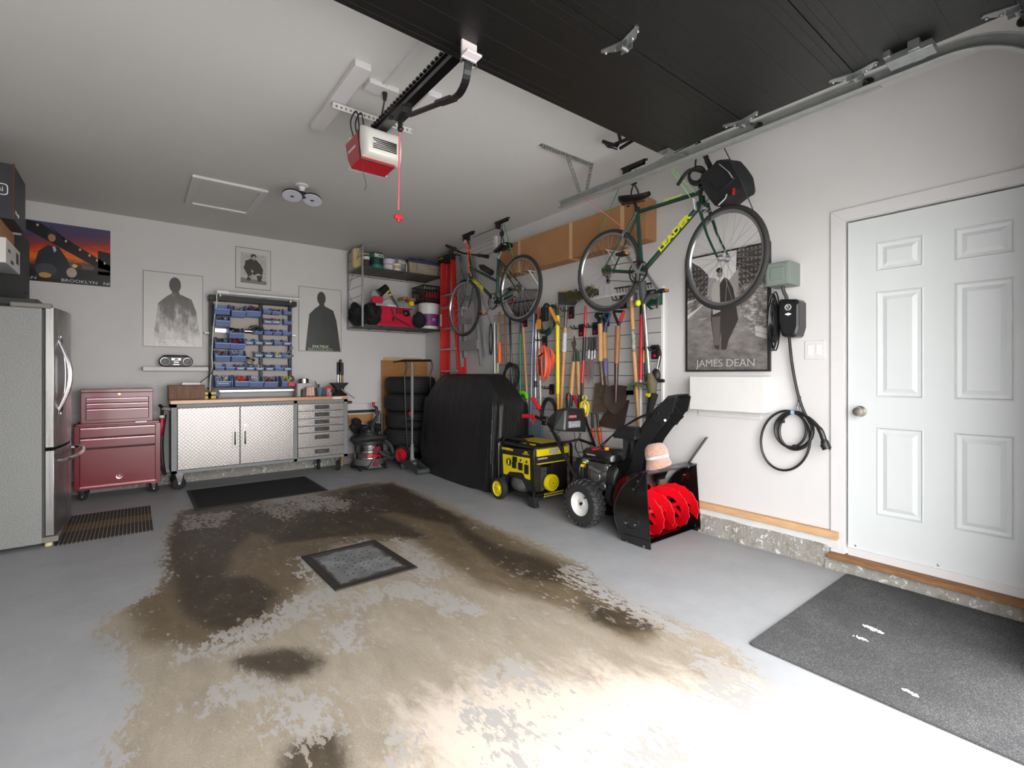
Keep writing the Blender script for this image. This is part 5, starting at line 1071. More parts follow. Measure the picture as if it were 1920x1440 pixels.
# ================================================================ tires, boards, cart, jack, vacuum
tx, ty = 3.05, 6.22
TIRE, g = newmat('tire_rubber', .75); o_ = g.sep(); g.b.inputs['Base Color'].default_value = (*lin((30, 30, 31)), 1)
hh = g.m('ADD', g.ss(g.m('ABSOLUTE', g.m('SUBTRACT', g.m('FRACT', g.m('MULTIPLY', o_[2], 28)), .5)), .30, .42), g.m('MULTIPLY', g.noise(60, 2, .5), .4)); g.bump(g.m('MULTIPLY', hh, -1), .8, .012)
w0 = .205
def tiremesh():
    R_ = .345; return MB().lathe([(.20, .03), (.215, .005), (.27, 0), (.31, .006), (R_-.008, .03), (R_, .055), (R_, w0-.055), (R_-.008, w0-.03), (.31, w0-.006), (.27, w0), (.215, w0-.005), (.20, w0-.03), (.20, .03)], n=64)
zb_ = .245; base = thing('tire_dolly', 'low black rolling base under the stack of tires', 'dolly', (tx, ty, 0)); build('plate', MB().cyl((0,0,.17), (0,0,.243), .30, n=32).cyl((0,0,.06), (0,0,.17), .12), BLK, base)
for a in range(4): c = V((.22*math.cos(a*PI/2+.6), .22*math.sin(a*PI/2+.6), 0)); caster(base, tx+c.x, ty+c.y, .05, .03, BLKR, a, .17, BLK)
tr0 = None
for k, nm in enumerate(('bottom', 'second from bottom', 'second from top', 'top')):
    lab = 'black car tire lying flat, %s of the stack of four' % nm; pos = (tx+(.008 if k % 2 else -.008), ty, zb_+k*(w0+.001)*1.15)
    if tr0 is None: tr0 = solo('spare_tyre', lab, 'tire', tiremesh(), TIRE, pos, group='stack of car tires', smooth=50); tr0.scale = (1, 1, 1.14)
    else: dup(tr0, pos, lab)
PLY = pm('plywood_orange', (184, 128, 72), .6, noise=(4, .28), stretch=(1, 1, 5)); PLY2 = pm('plywood_pale', (206, 178, 134), .6, noise=(4, .15), stretch=(1, 1, 5))
def board(name, label, u0, u1, v0, v1, Y, th, m_, zbot=None):
    a = ay(u0, v1, Y); b = ay(u1, v0, Y); z0 = a.z if zbot is None else zbot
    return solo(name, label, 'board', MB().bx(0, 0, 0, b.x-a.x, th, b.z-z0), m_, (a.x, Y, z0), smooth=0, bevel=.002)
board('plywood_board', 'orange brown plywood board standing behind the tire stack', 716, 803, 677, 700, 6.575, .018, PLY, .31)
board('plywood_board', 'pale plywood board standing against the wall behind the orange one', 720, 790, 671.5, 700, 6.598, .015, PLY2, .31)
board('plank', 'orange wooden plank with screw heads on the back wall behind the vacuum', 653, 700, 776, 795, 6.57, .03, PLY)
board('ledger_board', 'pale narrow wooden ledger under the screwed plank', 653, 703, 795.5, 799, 6.57, .04, PLY2)
board('gap_shade', 'black strip standing in for the dark gap between the white ledge and the wooden plank', 653, 703, 767.5, 775, 6.585, .03, BLK)  # shade of the gap above the plank, painted in as a black strip
for k, (u, v) in enumerate(((668.5, 779), (695, 778), (660, 789))): solo('screw', 'brass screw head in the orange plank, %s' % ('upper left', 'upper right', 'lower left')[k], 'screw', MB().sph((0,0,0), (.007, .004, .007), 8, 6), pm('brass', (190, 160, 90), .3, 1), ay(u, v, 6.568), group='screws in the plank')
# folded frame with a red crank
c0 = ay(700, 800, 6.38)
t = thing('folding_stand', 'folded black metal stand with a red crank grip behind the shop vacuum', 'stand', (c0.x, 6.38, 0))
P_ = lambda u, v, Y=6.38: ay(u, v, Y)
mb = MB(True).tube(rounded([P_(707, 790), P_(707, 763), P_(700, 762)], .03), .014).cyl(P_(705, 762), P_(705, 776), .016).tube(smooth_path([P_(712, 772), P_(702, 786), P_(697, 800), P_(700, 830)], 5), .013)
mb.tube([P_(716, 775), P_(716, 872)], .02).tube([P_(712, 770), P_(668, 870)], .014); build('frame', mb, BLK, t)
build('crank_grip', MB(True).cyl(P_(700, 761), P_(700.5, 754), .018, .022), RED, t)
mb = MB(True); rr_ = random.Random(6)
for i in range(9): q_ = P_(rr_.uniform(664, 712), rr_.uniform(785, 812), 6.42); mb.sph(q_, (.07, .05, .05), 10, 7, (rr_.random(), rr_.random(), 0))
build('folded_fabric', mb, BLKF, t, smooth=60)
# cart with red wheels
t = thing('push_cart', 'tall black tubular push cart with bent handles and red wheels in front of the tires', 'cart', (2.86, 5.86, 0))
cy = 5.84; W = lambda u, v, Y=cy: ay(u, v, Y)
BT = pm('black_tube', (30, 30, 32), .35, .4)
l_top = W(757.5, 676); r_top = W(808, 676)
mb = MB(True).tube(rounded([W(765, 868), W(760, 760), W(758.5, 703), W(763, 690), W(760.5, 679), l_top], .04, 5), .010); build('handle_tube', mb, BT, t)
mb = MB(True).tube(rounded([W(812, 868), W(808, 760), W(806.5, 703), W(811, 690), W(809.5, 679), r_top], .04, 5), .010); build('handle_tube', mb, BT, t)
build('handle_bar', MB(True).tube([l_top, r_top], .016).tube([l_top, W(737, 679, cy+.0)], [.016, .006]), BLK, t)
build('cross_tube', MB(True).tube([W(762, 790), W(809, 790)], .008).tube([W(764.5, 850), W(811, 850)], .01), BT, t)
def cwheel(u, v, Y, r, label=None):
    c = W(u, v, Y); n_ = V((-1, -.45, 0)).normalized()
    w_ = build('wheel', MB(True).torus(c, n_, r*.82, r*.18, 32, 8), BLKR, t); build('rim', MB(True).lathe([(0, -.018), (r*.25, -.02), (r*.6, -.008), (r*.70, -.014), (r*.70, .014), (r*.6, .008), (0, .012)], c, -n_, 24), RED, w_, label='red wheel disc'); build('hub_cap', MB(True).lathe([(.02, 0), (.014, .03), (0, .03)], c, n_, 12), CHR, w_)
cwheel(754, 853, 5.86, .13); cwheel(811, 853, 5.92, .13)
build('axle', MB(True).cyl(W(754, 853, 5.86), W(811, 853, 5.92), .008), BT, t)
p = W(719+50, 775, 5.85); solo('warning_tag', 'small red tag with a white base on the black cart tube', 'tag', MB().bx(-.02, -.012, -.02, .022, 0, .022).bx(-.02, -.013, -.03, .022, 0, -.02), RED, p, smooth=0, bevel=.004)
# trolley jack
jx, jy = 2.775, 5.60
t = thing('trolley_jack', 'chrome trolley jack with a long grey upright handle beside the covered grill', 'jack', (jx, jy, 0))
zz_ = lambda v: ay(779, v, jy).z
build('handle', MB(True).cyl((jx, jy, zz_(834)), (jx, jy, zz_(784)), .011).cyl((jx, jy, zz_(784)), (jx, jy, zz_(693)), .019).cyl((jx, jy, zz_(693)), (jx, jy, zz_(680)), .021), GRY, t)
build('handle_socket', MB(True).cyl((jx, jy, zz_(857)), (jx, jy, zz_(832)), .026, .020).cyl((jx, jy, .10), (jx, jy, zz_(857)), .05, .028), GRY, t)
mb = MB(True)
for sg in (-1, 1): mb.prism([(jy-.32, .03), (jy+.20, .05), (jy+.20, .12), (jy-.05, .14), (jy-.32, .07)], 'x', jx+sg*.06-.004, jx+sg*.06+.004)
mb.cyl((jx-.08, jy-.28, .035), (jx+.08, jy-.28, .035), .035).cyl((jx-.08, jy+.16, .035), (jx+.08, jy+.16, .035), .035).sph((jx, jy-.05, .10), (.05, .05, .04)).cyl((jx-.05, jy-.02, .14), (jx+.05, jy-.02, .14), .012)
build('chassis', mb, DGR, t)
# shop vacuum
vx, vy = 2.405, 6.10
t = thing('shop_vacuum', 'stainless wet and dry vacuum with a black hose wrapped around its head', 'vacuum', (vx, vy, 0))
G2 = pm('vac_grey', (84, 84, 86), .5)
build('tank', MB().lathe([(.178, .135), (.180, .14), (.180, .32), (.186, .325)], n=40), pm('vac_steel', (176, 172, 172), .16, 1), t)
build('rib', MB().torus((0,0,.235), (0,0,1), .181, .004, 40, 6).torus((0,0,.15), (0,0,1), .181, .004, 40, 6), CHR, t)
build('lower_band', MB().lathe([(.17, .04), (.19, .06), (.19, .13), (.182, .14)], n=40), G2, t)
build('drain_boss', MB().prism([(-.10, .03), (.10, .03), (.05, .10), (.03, .14), (-.03, .14), (-.05, .10)], 'y', -.225, -.15), G2, t, smooth=0, bevel=.01)
build('drain_cap', MB().cyl((-.0, -.215, .09), (0, -.245, .09), .036, n=20), pm('dark_red_cap', (110, 26, 36), .45), t)
for a in (.7, 2.3, 3.9, 5.5):
    x, y = .20*math.cos(a), .20*math.sin(a); f_ = build('foot', MB().bar((x*.8, y*.8, .05), (x*1.15, y*1.15, .05), .05, .03), BLK, t, smooth=0); build('caster_wheel', MB().cyl((x*1.15-.012, y*1.15, .025), (x*1.15+.012, y*1.15, .025), .025), BLKR, f_)
build('dolly_base', MB().lathe([(.19, .035), (.21, .04), (.21, .06), (.18, .065)], n=40), BLK, t)
build('rim_collar', MB().lathe([(.188, .32), (.2, .33), (.2, .365), (.17, .40), (.12, .43), (.10, .50), (.07, .53), (0, .54)], n=40), pm('vac_black', (36, 35, 36), .5), t)
build('motor_head', MB().sph((0, 0, .49), (.11, .11, .06), 20, 10).bx(-.02, -.13, .47, .02, .13, .56), BLK, t, smooth=50, bevel=.004)
mb = MB(); pts = []
for i in range(70): a = i/70*2*PI*1.15+PI*.2; pts.append((.205*math.cos(a), .205*math.sin(a), .40+.02*math.sin(i*.2)))
HS, g = newmat('ribbed_hose', .6); g.b.inputs['Base Color'].default_value = (*lin((44, 44, 45)), 1); g.bump(g.noise(90, 1, .4, (1, 1, 2)), .5, .01)
mb.tube(pts, .030, 10).tube(smooth_path([(.19, .0, .36), (.27, -.06, .28), (.29, -.12, .16), (.22, -.2, .14), (.12, -.23, .19), (.05, -.21, .245)], 8), .030, 10); build('hose', mb, HS, t, smooth=60)
build('inlet', MB().cyl((.03, -.16, .26), (.03, -.21, .255), .048, n=20), pm('inlet_maroon', (120, 24, 48), .4), t)
rdt = pm('vac_red_letter', (214, 20, 36), .4)
for k, ch in enumerate('shop-vac'):
    a = -PI/2-.38+k*.155; text(t, ch, .085, rdt, (.183*math.cos(a), .183*math.sin(a), .185), (PI/2, 0, a+PI/2), ext=.001, bold=.0025)
text(t, '5.5 HP', .022, WHT, (0, -.135, .435), (PI/2-.5, 0, 0))

# ================================================================ covered grill
gcx, gcy = 3.11, 4.745
CV, g = newmat('black_vinyl_cover', .42); g.b.inputs['Base Color'].default_value = (*lin((24, 24, 25)), 1); g.bump(g.m('ADD', g.noise(7, 5, .6, (1, 1, .35)), g.m('MULTIPLY', g.noise(180, 2, .5), .12)), .55, .03)
N = 160; rings = []
lv = [(0, .81, .318), (.06, .81, .316), (.15, .81, .31), (.3, .805, .305), (.45, .80, .30), (.6, .80, .297), (.75, .80, .295), (.87, .80, .292), (.915, .795, .288), (.945, .78, .275), (.98, .76, .262), (1.05, .70, .235), (1.12, .61, .21), (1.18, .535, .18), (1.212, .50, .165), (1.222, .47, .15), (1.224, .2, .06)]
for z, a, b in lv:
    b *= .80
    ring = []
    for i in range(N):
        th = 2*PI*i/N; c_, s_ = math.cos(th), math.sin(th); e = .22 if z < .93 else .35
        x = b*math.copysign(abs(s_)**e, s_); y = a*math.copysign(abs(c_)**e, c_)
        k = max(0, 1-z/.93)**.8
        f1 = abs(math.sin(th*5.5+.6+z*.9))**2*.06+abs(math.sin(th*9+z*3.1))**2*.035+math.sin(th*17+z*5)*.010
        d = 1+(f1*k*1.0)/max(.3, b); f2 = (1-abs(math.sin(th*6.5+1.1+z*1.3)))**5*.10+(1-abs(math.sin(th*10+z*2.7)))**4*.06; k = (1-max(0, z-.9)*3.0)*min(1, .25+k) if z < 1.1 else 0; ring.append((gcx+x*(1+f2*k), gcy+y*(1+f2*k*.4), z+.003+(.016*math.sin(th*6+z*9) if .93 < z < 1.2 else 0)+(.012*abs(math.sin(th*8)) if z == 0 else 0)))
    rings.append(ring)
gt = thing('grill_cover', 'large black vinyl grill cover draped to the floor between the jack and the generator', 'grill cover', (gcx, gcy, 0))
mb = MB(True); mb.loft(rings); build('cover', mb, CV, gt, smooth=65)
# ================================================================ ladders, long carton
RL = pm('fibreglass_red', (206, 34, 30), .45, noise=(40, .12))
lx = 3.40; pa = ax(832, 700, lx).y; pb = ax(849, 480, lx).y; pb2 = ax(864, 700, lx).y
t = thing('step_ladder', 'tall red fibreglass stepladder standing folded beside the wire shelf', 'ladder', (lx, (pa+pb)/2, 0))
def lz(v, u=832): return ax(u, v, lx).z
zt = lz(490)
yl0, yr0 = pa, ax(866, 700, lx).y-.10
def rail(y0_, y1_, xo, w_, m_, nm='rail'):
    mb = MB(True); mb.bar((lx+xo, y0_, .02), (lx+xo, y1_, zt), w_, .03, (0, 1, 0)); return build(nm, mb, m_, t, smooth=0, bevel=.003)
yl1, yr1 = ax(831, 500, lx).y, ax(850, 500, lx).y
rail(yl0+.02, yl1, 0, .085, RL); rail(yr0, yr1, 0, .085, RL); rail(yl0+.02, yl1-.02, .075, .04, RL); rail(yr0, yr1+.02, .075, .04, RL)
for k, v in enumerate((553, 576, 616, 655, 696, 740)):
    z = lz(v, 845); f = z/zt; ya = yl0+(yl1-yl0)*f; yb = yr0+(yr1-yr0)*f
    build('step', MB(True).box((lx-.01, (ya+yb)/2, z), (.075, abs(ya-yb), .02)), ALU, t, smooth=0, bevel=.002)
build('top_cap', MB(True).bx(lx-.07, yr1-.04, zt-.03, lx+.095, yl1+.03, zt+.05), BLK, t, smooth=0, bevel=.006)
text(t, 'WERNER', .035, pm('cap_yellow', (210, 200, 60), .5), (lx-.072, (yl1+yr1)/2+.08, zt+.015), RIGHT, world=True)
build('warning_sticker', MB(True).bx(lx-.0455, yl0-.02, lz(612), lx-.0445, yl0+.02, lz(590)).bx(lx-.0455, yr0+.01, lz(600), lx-.0445, yr0+.04, lz(575)), WHT, t, smooth=0)
build('spreader', MB(True).cyl((lx-.03, yr1+.0, zt-.02), (lx-.03, yr1, zt+.10), .035), pm('hinge_grey', (60, 60, 62), .4, .4), t)
# aluminium stepladder hanging on the wall
ALD = pm('ladder_aluminium', (142, 144, 146), .5, .25, noise=(18, .15))
t = thing('aluminium_ladder', 'folded aluminium stepladder hanging on the wall behind the far bicycle', 'ladder', (3.42, 5.05, 0.95))
A = lambda u, v, X=3.40: ax(u, v, X)
mb = MB(True); mb.bar(A(858, 480), A(866, 688), .05, .03, (0,1,0)); build('rail', mb, ALD, t, smooth=0)
mb = MB(True); mb.bar(A(870, 480), A(872, 670), .04, .03, (0,1,0)); build('rail', mb, ALD, t, smooth=0)
mb = MB(True); mb.bar(A(884, 480), A(903, 686), .05, .025, (0,1,0)); build('rail', mb, ALD, t, smooth=0)
mb = MB(True); mb.bar(A(890, 480), A(911, 669), .03, .02, (0,1,0)); build('rail', mb, ALD, t, smooth=0)
for v in (520, 562, 604): mb = MB(True); mb.bar(A(861, v, 3.38), A(887, v-3, 3.38), .075, .02, (1,0,0)); build('step', mb, ALD, t, smooth=0, bevel=.003)
mb = MB(True); mb.bar(A(862, 650, 3.36), A(896, 645, 3.36), .12, .025, (1,0,0)); build('step', mb, ALD, t, smooth=0, bevel=.003)
build('brace', MB(True).cyl(A(893, 648), A(900, 668), .008).cyl(A(868, 655), A(873, 668), .008), ALD, t)
build('wood_label', MB(True).bx(3.36, A(868, 510).y, A(868, 515).z, 3.365, A(873, 510).y, A(868, 505).z), pm('old_sticker', (150, 140, 110), .6), t, smooth=0)
for u0, v0, u1, v1 in ((888, 482, 922, 620),): pass
t = thing('clothes_line', 'white wall bracket with thin wires stretched near the ceiling behind the far bicycle', 'clothesline', (3.49, 4.6, 2.6))
build('bracket', MB(True).bx(3.47, A(930, 450, 3.48).y, A(928, 482, 3.48).z, 3.503, A(925, 450, 3.48).y, A(928, 443, 3.48).z), WHT, t, smooth=0)
for k, v in enumerate((448, 456, 464, 472)): build('wire', MB(True).cyl(A(926, v, 3.47), (3.47, 6.55, A(926, v, 3.47).z), .0025, n=5), CHR, t)
t = thing('long_carton', 'very long brown cardboard carton resting on wall brackets behind the bicycles', 'box', (3.42, 3.5, 2.35))
build('carton', MB(True).bx(3.35, 2.475, 2.35, 3.50, 4.52, 2.70), pm('cardboard_big', (164, 120, 80), .85, noise=(3, .14)), t, smooth=0, bevel=.004)
TP = pm('packing_tape', (196, 160, 120), .3)
for y in (2.72, 3.35, 4.15): build('tape', MB(True).bx(3.3485, y-.022, 2.348, 3.3495, y+.022, 2.702).bx(3.3485, y-.022, 2.3475, 3.5, y+.022, 2.3485), TP, t, smooth=0)
build('seam', MB(True).bx(3.349, 2.60, 2.352, 3.3497, 2.604, 2.698).bx(3.349, 3.0, 2.352, 3.3497, 3.003, 2.698), pm('card_seam', (120, 84, 52), .8), t, smooth=0)
for k, y in enumerate((2.9, 4.0)):
    solo('shelf_bracket', 'white steel shelf bracket under the long carton, %s of the two' % ('nearer', 'farther')[k], 'bracket', MB().bx(-.16, -.012, -.006, 0, .012, 0).bx(-.012, -.012, -.16, 0, .012, 0).bar((-.14, 0, -.006), (-.01, 0, -.14), .012, .006, (0,1,0)), WHT, (XR-.001, y, 2.347), smooth=0, group='brackets of the long carton')

# ================================================================ bicycles
TYR = pm('bicycle_tyre', (42, 42, 42), .75, bump=(80, .3)); RIM = pm('rim_alloy', (170, 172, 174), .25, .9); SPK = pm('spoke_steel', (190, 190, 192), .3, .8)
BCH = pm('greasy_chain', (56, 50, 42), .5, .6); CRK = pm('crank_alloy', (160, 162, 164), .3, .8)
def wheel(par, c, ax_, R_=.335, rear=False):
    c = V(c); n_ = V(ax_).normalized(); x = n_.orthogonal().normalized(); y = n_.cross(x)
    w_ = build('wheel', MB(True).torus(c, n_, R_-.004, .0185, 72, 10), TYR, par, smooth=60)
    mb = MB(True); mb.lathe([(R_-.034, -.011), (R_-.012, -.012), (R_-.012, .012), (R_-.034, .011), (R_-.040, .0), (R_-.034, -.011)], c, n_, 72); build('rim', mb, RIM, w_, smooth=50)
    mb = MB(True).cyl(c-n_*.045, c+n_*.045, .012).cyl(c-n_*.034, c-n_*.030, .026).cyl(c+n_*.030, c+n_*.034, .026).cyl(c-n_*.06, c+n_*.06, .004)
    for i in range(32):
        s = -1 if i % 2 else 1; a = 2*PI*i/32; k = .45 if (i//2) % 2 else -.45
        mb.cyl(c+n_*(s*.032)+(x*math.cos(a+k)+y*math.sin(a+k))*.022, c+(x*math.cos(a)+y*math.sin(a))*(R_-.036), .0013, n=4)
    build('spokes', mb, SPK, w_, smooth=0)
    return w_
def bicycle(name, label, Xp, sgn, J, steer, drive, low=False, R_=.335):
    """J: joints from (u,v) as (Y,Z) in the plane X=Xp; sgn=+1 faces +Y"""
    G = {k: V((Xp, *v)) for k, v in J.items()}
    t = thing(name, label, 'bicycle', (Xp, (G['rh'].y+G['fh'].y)/2, (G['rh'].z+G['fh'].z)/2))
    X = V((1, 0, 0)); dr = -1 if drive == 'near' else 1
    hd = (G['ht']-G['hb']).normalized()
    Rst = Matrix.Rotation(steer, 4, hd); piv = G['hb']
    def st(p): return piv+Rst.to_3x3()@(V(p)-piv)
    mb = MB(True).cyl(G['st'], G['bb'], .0165).cyl(G['hb']+(G['bb']-G['hb'])*.02, G['bb'], .020).cyl(G['ht']-hd*.02, G['hb']-hd*-.0, .021)
    if low: mb.cyl(G['ht']-hd*.035, G['tt'], .0165)
    else: mb.cyl(G['ht']-hd*.035, G['st']+(G['bb']-G['st'])*.05, .0165)
    mb.cyl(G['bb']-X*.036, G['bb']+X*.036, .024)
    for s in (-1, 1):
        mb.cyl(G['bb']+X*s*.03, G['rh']+X*s*.062, .011, .008).cyl(G['st']+X*s*.015+(G['bb']-G['st'])*.06, G['rh']+X*s*.062, .009, .007).box(G['rh']+X*s*.062, (.005, .03, .03))
    build('frame', mb, GRN, t, smooth=50)
    # fork
    mb = MB(True); crown = G['hb']-hd*.012
    for s in (-1, 1):
        a = crown+X*s*.045; b = G['fh']+X*s*.055; m1 = a+(b-a)*.6-(hd*0)+V((0, -sgn*.018, 0)); pts = smooth_path([a, a+(b-a)*.3+V((0, -sgn*.010, 0)), m1, b], 5)
        mb.tube([st(p) for p in pts], [.013-.006*i/(len(pts)-1) for i in range(len(pts))], 8)
    mb.cyl(st(crown-X*.05), st(crown+X*.05), .016); build('fork', mb, GRN, t, smooth=50)
    fw = wheel(t, st(G['fh']), Rst.to_3x3()@X, R_); rw = wheel(t, G['rh'], X, R_, True)
    # drivetrain
    c = G['rh']+X*dr*.04; mb = MB(True)
    for i in range(6): mb.cyl(c-X*dr*.004*i, c-X*dr*(.004*i+.002), .024+.0055*i, n=20)
    build('cassette', mb, pm('brass_cassette', (126, 108, 78), .4, .7), rw)
    c = G['bb']+X*dr*.05; q = MB(True)
    q.torus(c, X, .085, .005, 36, 4).torus(c-X*dr*.008, X, .066, .004, 30, 4)
    for i in range(36): a = 2*PI*i/36; q.box(c+V((0, .091*math.cos(a), .091*math.sin(a))), (.003, .006, .006), (a, 0, 0))
    build('chainring', q, BLK, t, smooth=0)
    ca = J.get('ca', (0, 0)); cd = V((0, ca[0]-G['bb'].y, ca[1]-G['bb'].z)) if 'ca' in J else V((0, .1, -.14)); cd = cd.normalized()
    mb = MB(True)
    for i in range(5): a = math.atan2(cd.z, cd.y)+2*PI*i/5; d_ = V((0, math.cos(a), math.sin(a))); mb.bar(c+X*dr*.006, c+X*dr*.006+d_*.072, .018, .008, (1,0,0))
    for s, sd in ((dr, 1), (-dr, -1)):
        mb.bar(G['bb']+X*s*.062, G['bb']+X*s*.078+cd*sd*.17, .024, .013, (1,0,0))
    mb.cyl(G['bb']-X*.07, G['bb']+X*.07, .012); build('crankset', mb, CRK, t, smooth=0, bevel=.002)
    for s, sd in ((dr, 1), (-dr, -1)):
        p = G['bb']+X*s*.13+cd*sd*.17; m2 = MB(True)
        m2.cyl(p-X*s*.05, p+X*s*.04, .008)
        for dy in (-.035, .035): m2.bar(p+V((-.035, dy, 0)), p+V((.035, dy, 0)), .012, .022)
        for dx in (-.035, .035): m2.bar(p+V((dx, -.038, 0)), p+V((dx, .038, 0)), .008, .020)
        pd = build('pedal', m2, BLK, t, smooth=0); build('reflector', MB(True).box(p+V((0, .042, 0)), (.04, .004, .014)).box(p+V((0, -.042, 0)), (.04, .004, .014)), pm('amber_reflector', (216, 110, 20), .3), pd, smooth=0)
    mb = MB(True); a, b = G['bb']+X*dr*.046, G['rh']+X*dr*.036; u_ = V((0, 0, 1))
    mb.tube([a+u_*.085, b+u_*.035], .0035, 4).tube([a-u_*.08, b+V((0, sgn*.03, -.09)), b+V((0, sgn*.045, -.06)), b-u_*.04], .0035, 4); build('chain', mb, BCH, t)
    mb = MB(True).bar(b+V((0, sgn*.01, -.03)), b+V((0, sgn*.035, -.10)), .02, .012, (1,0,0)).cyl(b+V((-.006, sgn*.035, -.10)), b+V((.006, sgn*.035, -.10)), .02, n=12).cyl(b+V((-.006, sgn*.04, -.055)), b+V((.006, sgn*.04, -.055)), .02, n=12); build('derailleur', mb, CHR, t)
    # seat
    s0 = G['st']; sd_ = (G['st']-G['bb']).normalized(); sa = G['sad']; build('seat_post', MB(True).cyl(s0-sd_*.03, sa-V((0, 0, .04)), .0125).cyl(s0-sd_*.012, s0+sd_*.012, .021), CHR if low else BLK, t)
    rings = []; nose = sgn
    for i in range(9):
        f = i/8; y = -.13+.27*f; hw = (.078*(1-f)**.9+.02) if f > .12 else (.05+f*.28); z = .012*math.cos(f*PI*1.2)
        rings.append([(sa.x+hw*math.cos(a), sa.y+nose*y, sa.z+z+(.018 if math.sin(a) > 0 else .036)*math.sin(a)*(.7+.3*(1-f))) for a in np.linspace(0, 2*PI, 14, endpoint=False)])
    mb = MB(True).loft(rings); build('saddle', mb, pm('saddle_leather', (18, 18, 19), .3, coat=.4), t, smooth=65)
    build('saddle_rails', MB(True).tube([sa+V((.02, -nose*.10, -.03)), sa+V((.02, nose*.08, -.05))], .004, 5).tube([sa+V((-.02, -nose*.10, -.03)), sa+V((-.02, nose*.08, -.05))], .004, 5).torus(sa+V((.03, -nose*.09, -.045)), (0,0,1), .012, .004, 10, 5).torus(sa+V((-.03, -nose*.09, -.045)), (0,0,1), .012, .004, 10, 5), BLK, t)
    # brakes
    for w_c, top in ((st(G['fh']), None), (G['rh'], None)):
        pass
    for base_, nrm, wc in ((st(crown-V((0, sgn*-.02, .02))), None, st(G['fh'])), (G['rh']+(G['st']-G['rh']).normalized()*(R_+.01), None, G['rh'])):
        m2 = MB(True)
        for s in (-1, 1): m2.bar(base_+X*s*.035, base_+X*s*.055+V((0, 0, -.045)), .014, .01).box(base_+X*s*.02+V((0, 0, -.035)), (.012, .05, .012))
        build('brake', m2, CHR, t, smooth=0, bevel=.002)
    return t, G, st, fw, rw
def yz(u, v, X): p = ax(u, v, X); return (p.y, p.z)
# near bicycle
X2 = 3.18
J = dict(rh=yz(1140, 508, X2), fh=yz(1364, 486, X2+.02), bb=yz(1204, 511, X2), st=yz(1195, 392, X2), ht=yz(1313, 352, X2), hb=yz(1317.5, 380, X2), sad=yz(1190, 369, X2), ca=yz(1180, 470, X2))
b2, G, st, fw, rw = bicycle('bicycle', 'large green road bicycle with yellow lettering, hanging nearest the side door', X2, -1, J, math.radians(-14), 'near')
LET = pm('lime_lettering', (214, 214, 20), .4)
d_ = (G['hb']-G['bb']); ang = math.atan2(d_.z, -d_.y); c = G['bb']+d_*.58+V((-.0212, 0, 0))
o = text(b2, 'LEADER', .062, LET, c, (PI/2, 0, -PI/2), world=True, bold=.003, sx=1.5, name='down_tube_lettering')
Mw = Matrix.Translation(c-b2.location) @ Matrix.Rotation(-ang, 4, 'X') @ Euler((PI/2, 0, -PI/2)).to_matrix().to_4x4(); o.rotation_euler = Mw.to_euler(); o.location = Mw.to_translation()
d2 = G['ht']-G['st']; ang2 = math.atan2(d2.z, -d2.y); c2 = G['st']+d2*.6+V((-.0178, 0, -.012))
o = text(b2, 'Summit', .035, LET, c2, (PI/2, 0, -PI/2), world=True, sx=1.5, shear=.3, name='top_tube_lettering'); Mw = Matrix.Translation(c2-b2.location) @ Matrix.Rotation(-ang2, 4, 'X') @ Euler((PI/2, 0, -PI/2)).to_matrix().to_4x4(); o.rotation_euler = Mw.to_euler(); o.location = Mw.to_translation()
hd = (G['ht']-G['hb']).normalized(); hc = G['ht']+hd*.05
build('head_badge', MB(True).sph(G['ht']+(G['hb']-G['ht'])*.45+V((-.004, -.019, 0)), (.014, .006, .02), 10, 8), pm('cream_badge', (206, 200, 170), .4), b2)
mb = MB(True).cyl(G['ht'], hc, .014).tube([hc, hc+V((0, -.07, .02))], .015).tube(smooth_path([st(hc+V((-.22, -.02, -.06))), st(hc+V((-.21, -.10, .0))), st(hc+V((-.12, -.09, .03))), st(hc+V((0, -.08, .025))), st(hc+V((.12, -.09, .03))), st(hc+V((.21, -.10, 0))), st(hc+V((.22, -.02, -.06)))], 5), .013)
build('handlebar', mb, BLK, b2)
mb = MB(True); 
for k in range(2): mb.tube(smooth_path([hc+V((-.05-.02*k, -.09, .0)), hc+V((-.06-.01*k, -.13, -.10)), hc+V((-.03, -.08, -.17)), st(G['hb'])+V((-.02, -.02, -.03+.05*k))], 6), .0028, 5)
build('brake_cable', mb, BLK, b2)
t = thing('coiled_lock', 'black coiled cable lock hooked on the head of the near bicycle', 'lock', ax(1307, 326, X2-.05))
mb = MB()
for k in range(5): mb.torus((.012*k, .008*k, 0), (1, .35, .1*k), .052+.004*(k % 3), .006, 28, 6)
build('coil', mb, BLK, t)
# pannier bag on the handlebar
bc = ax(1364, 345, X2-.02); mb = MB(); RG = []
for i in range(9):
    f = i/8; RG.append([((-.09+.18*f), y*(1-.22*abs(f-.5)*2), z*(1-.15*abs(f-.5)*2)) for y, z in [(.145*math.copysign(abs(math.cos(a))**.6, math.cos(a))+.03*math.sin(a), .165*math.copysign(abs(math.sin(a))**.75, math.sin(a))+.01*math.sin(a*7)) for a in np.linspace(0, 2*PI, 26, endpoint=False)]])
mb.loft(RG); M_ = Matrix.Rotation(math.radians(-26), 3, 'X'); mb.v = [M_@p for p in mb.v]
t = thing('handlebar_bag', 'black handlebar bag with silver reflective strips hanging on the near bicycle', 'bag', bc); bg_ = build('body', mb, BLKF, t, smooth=60, bevel=.0)
def bagp(u, v, off=0): p = ax(u, v, bc.x-.104-off); return p-bc
mb = MB(); a, b, c_ = bagp(1349, 308), bagp(1366, 322), bagp(1374, 334)
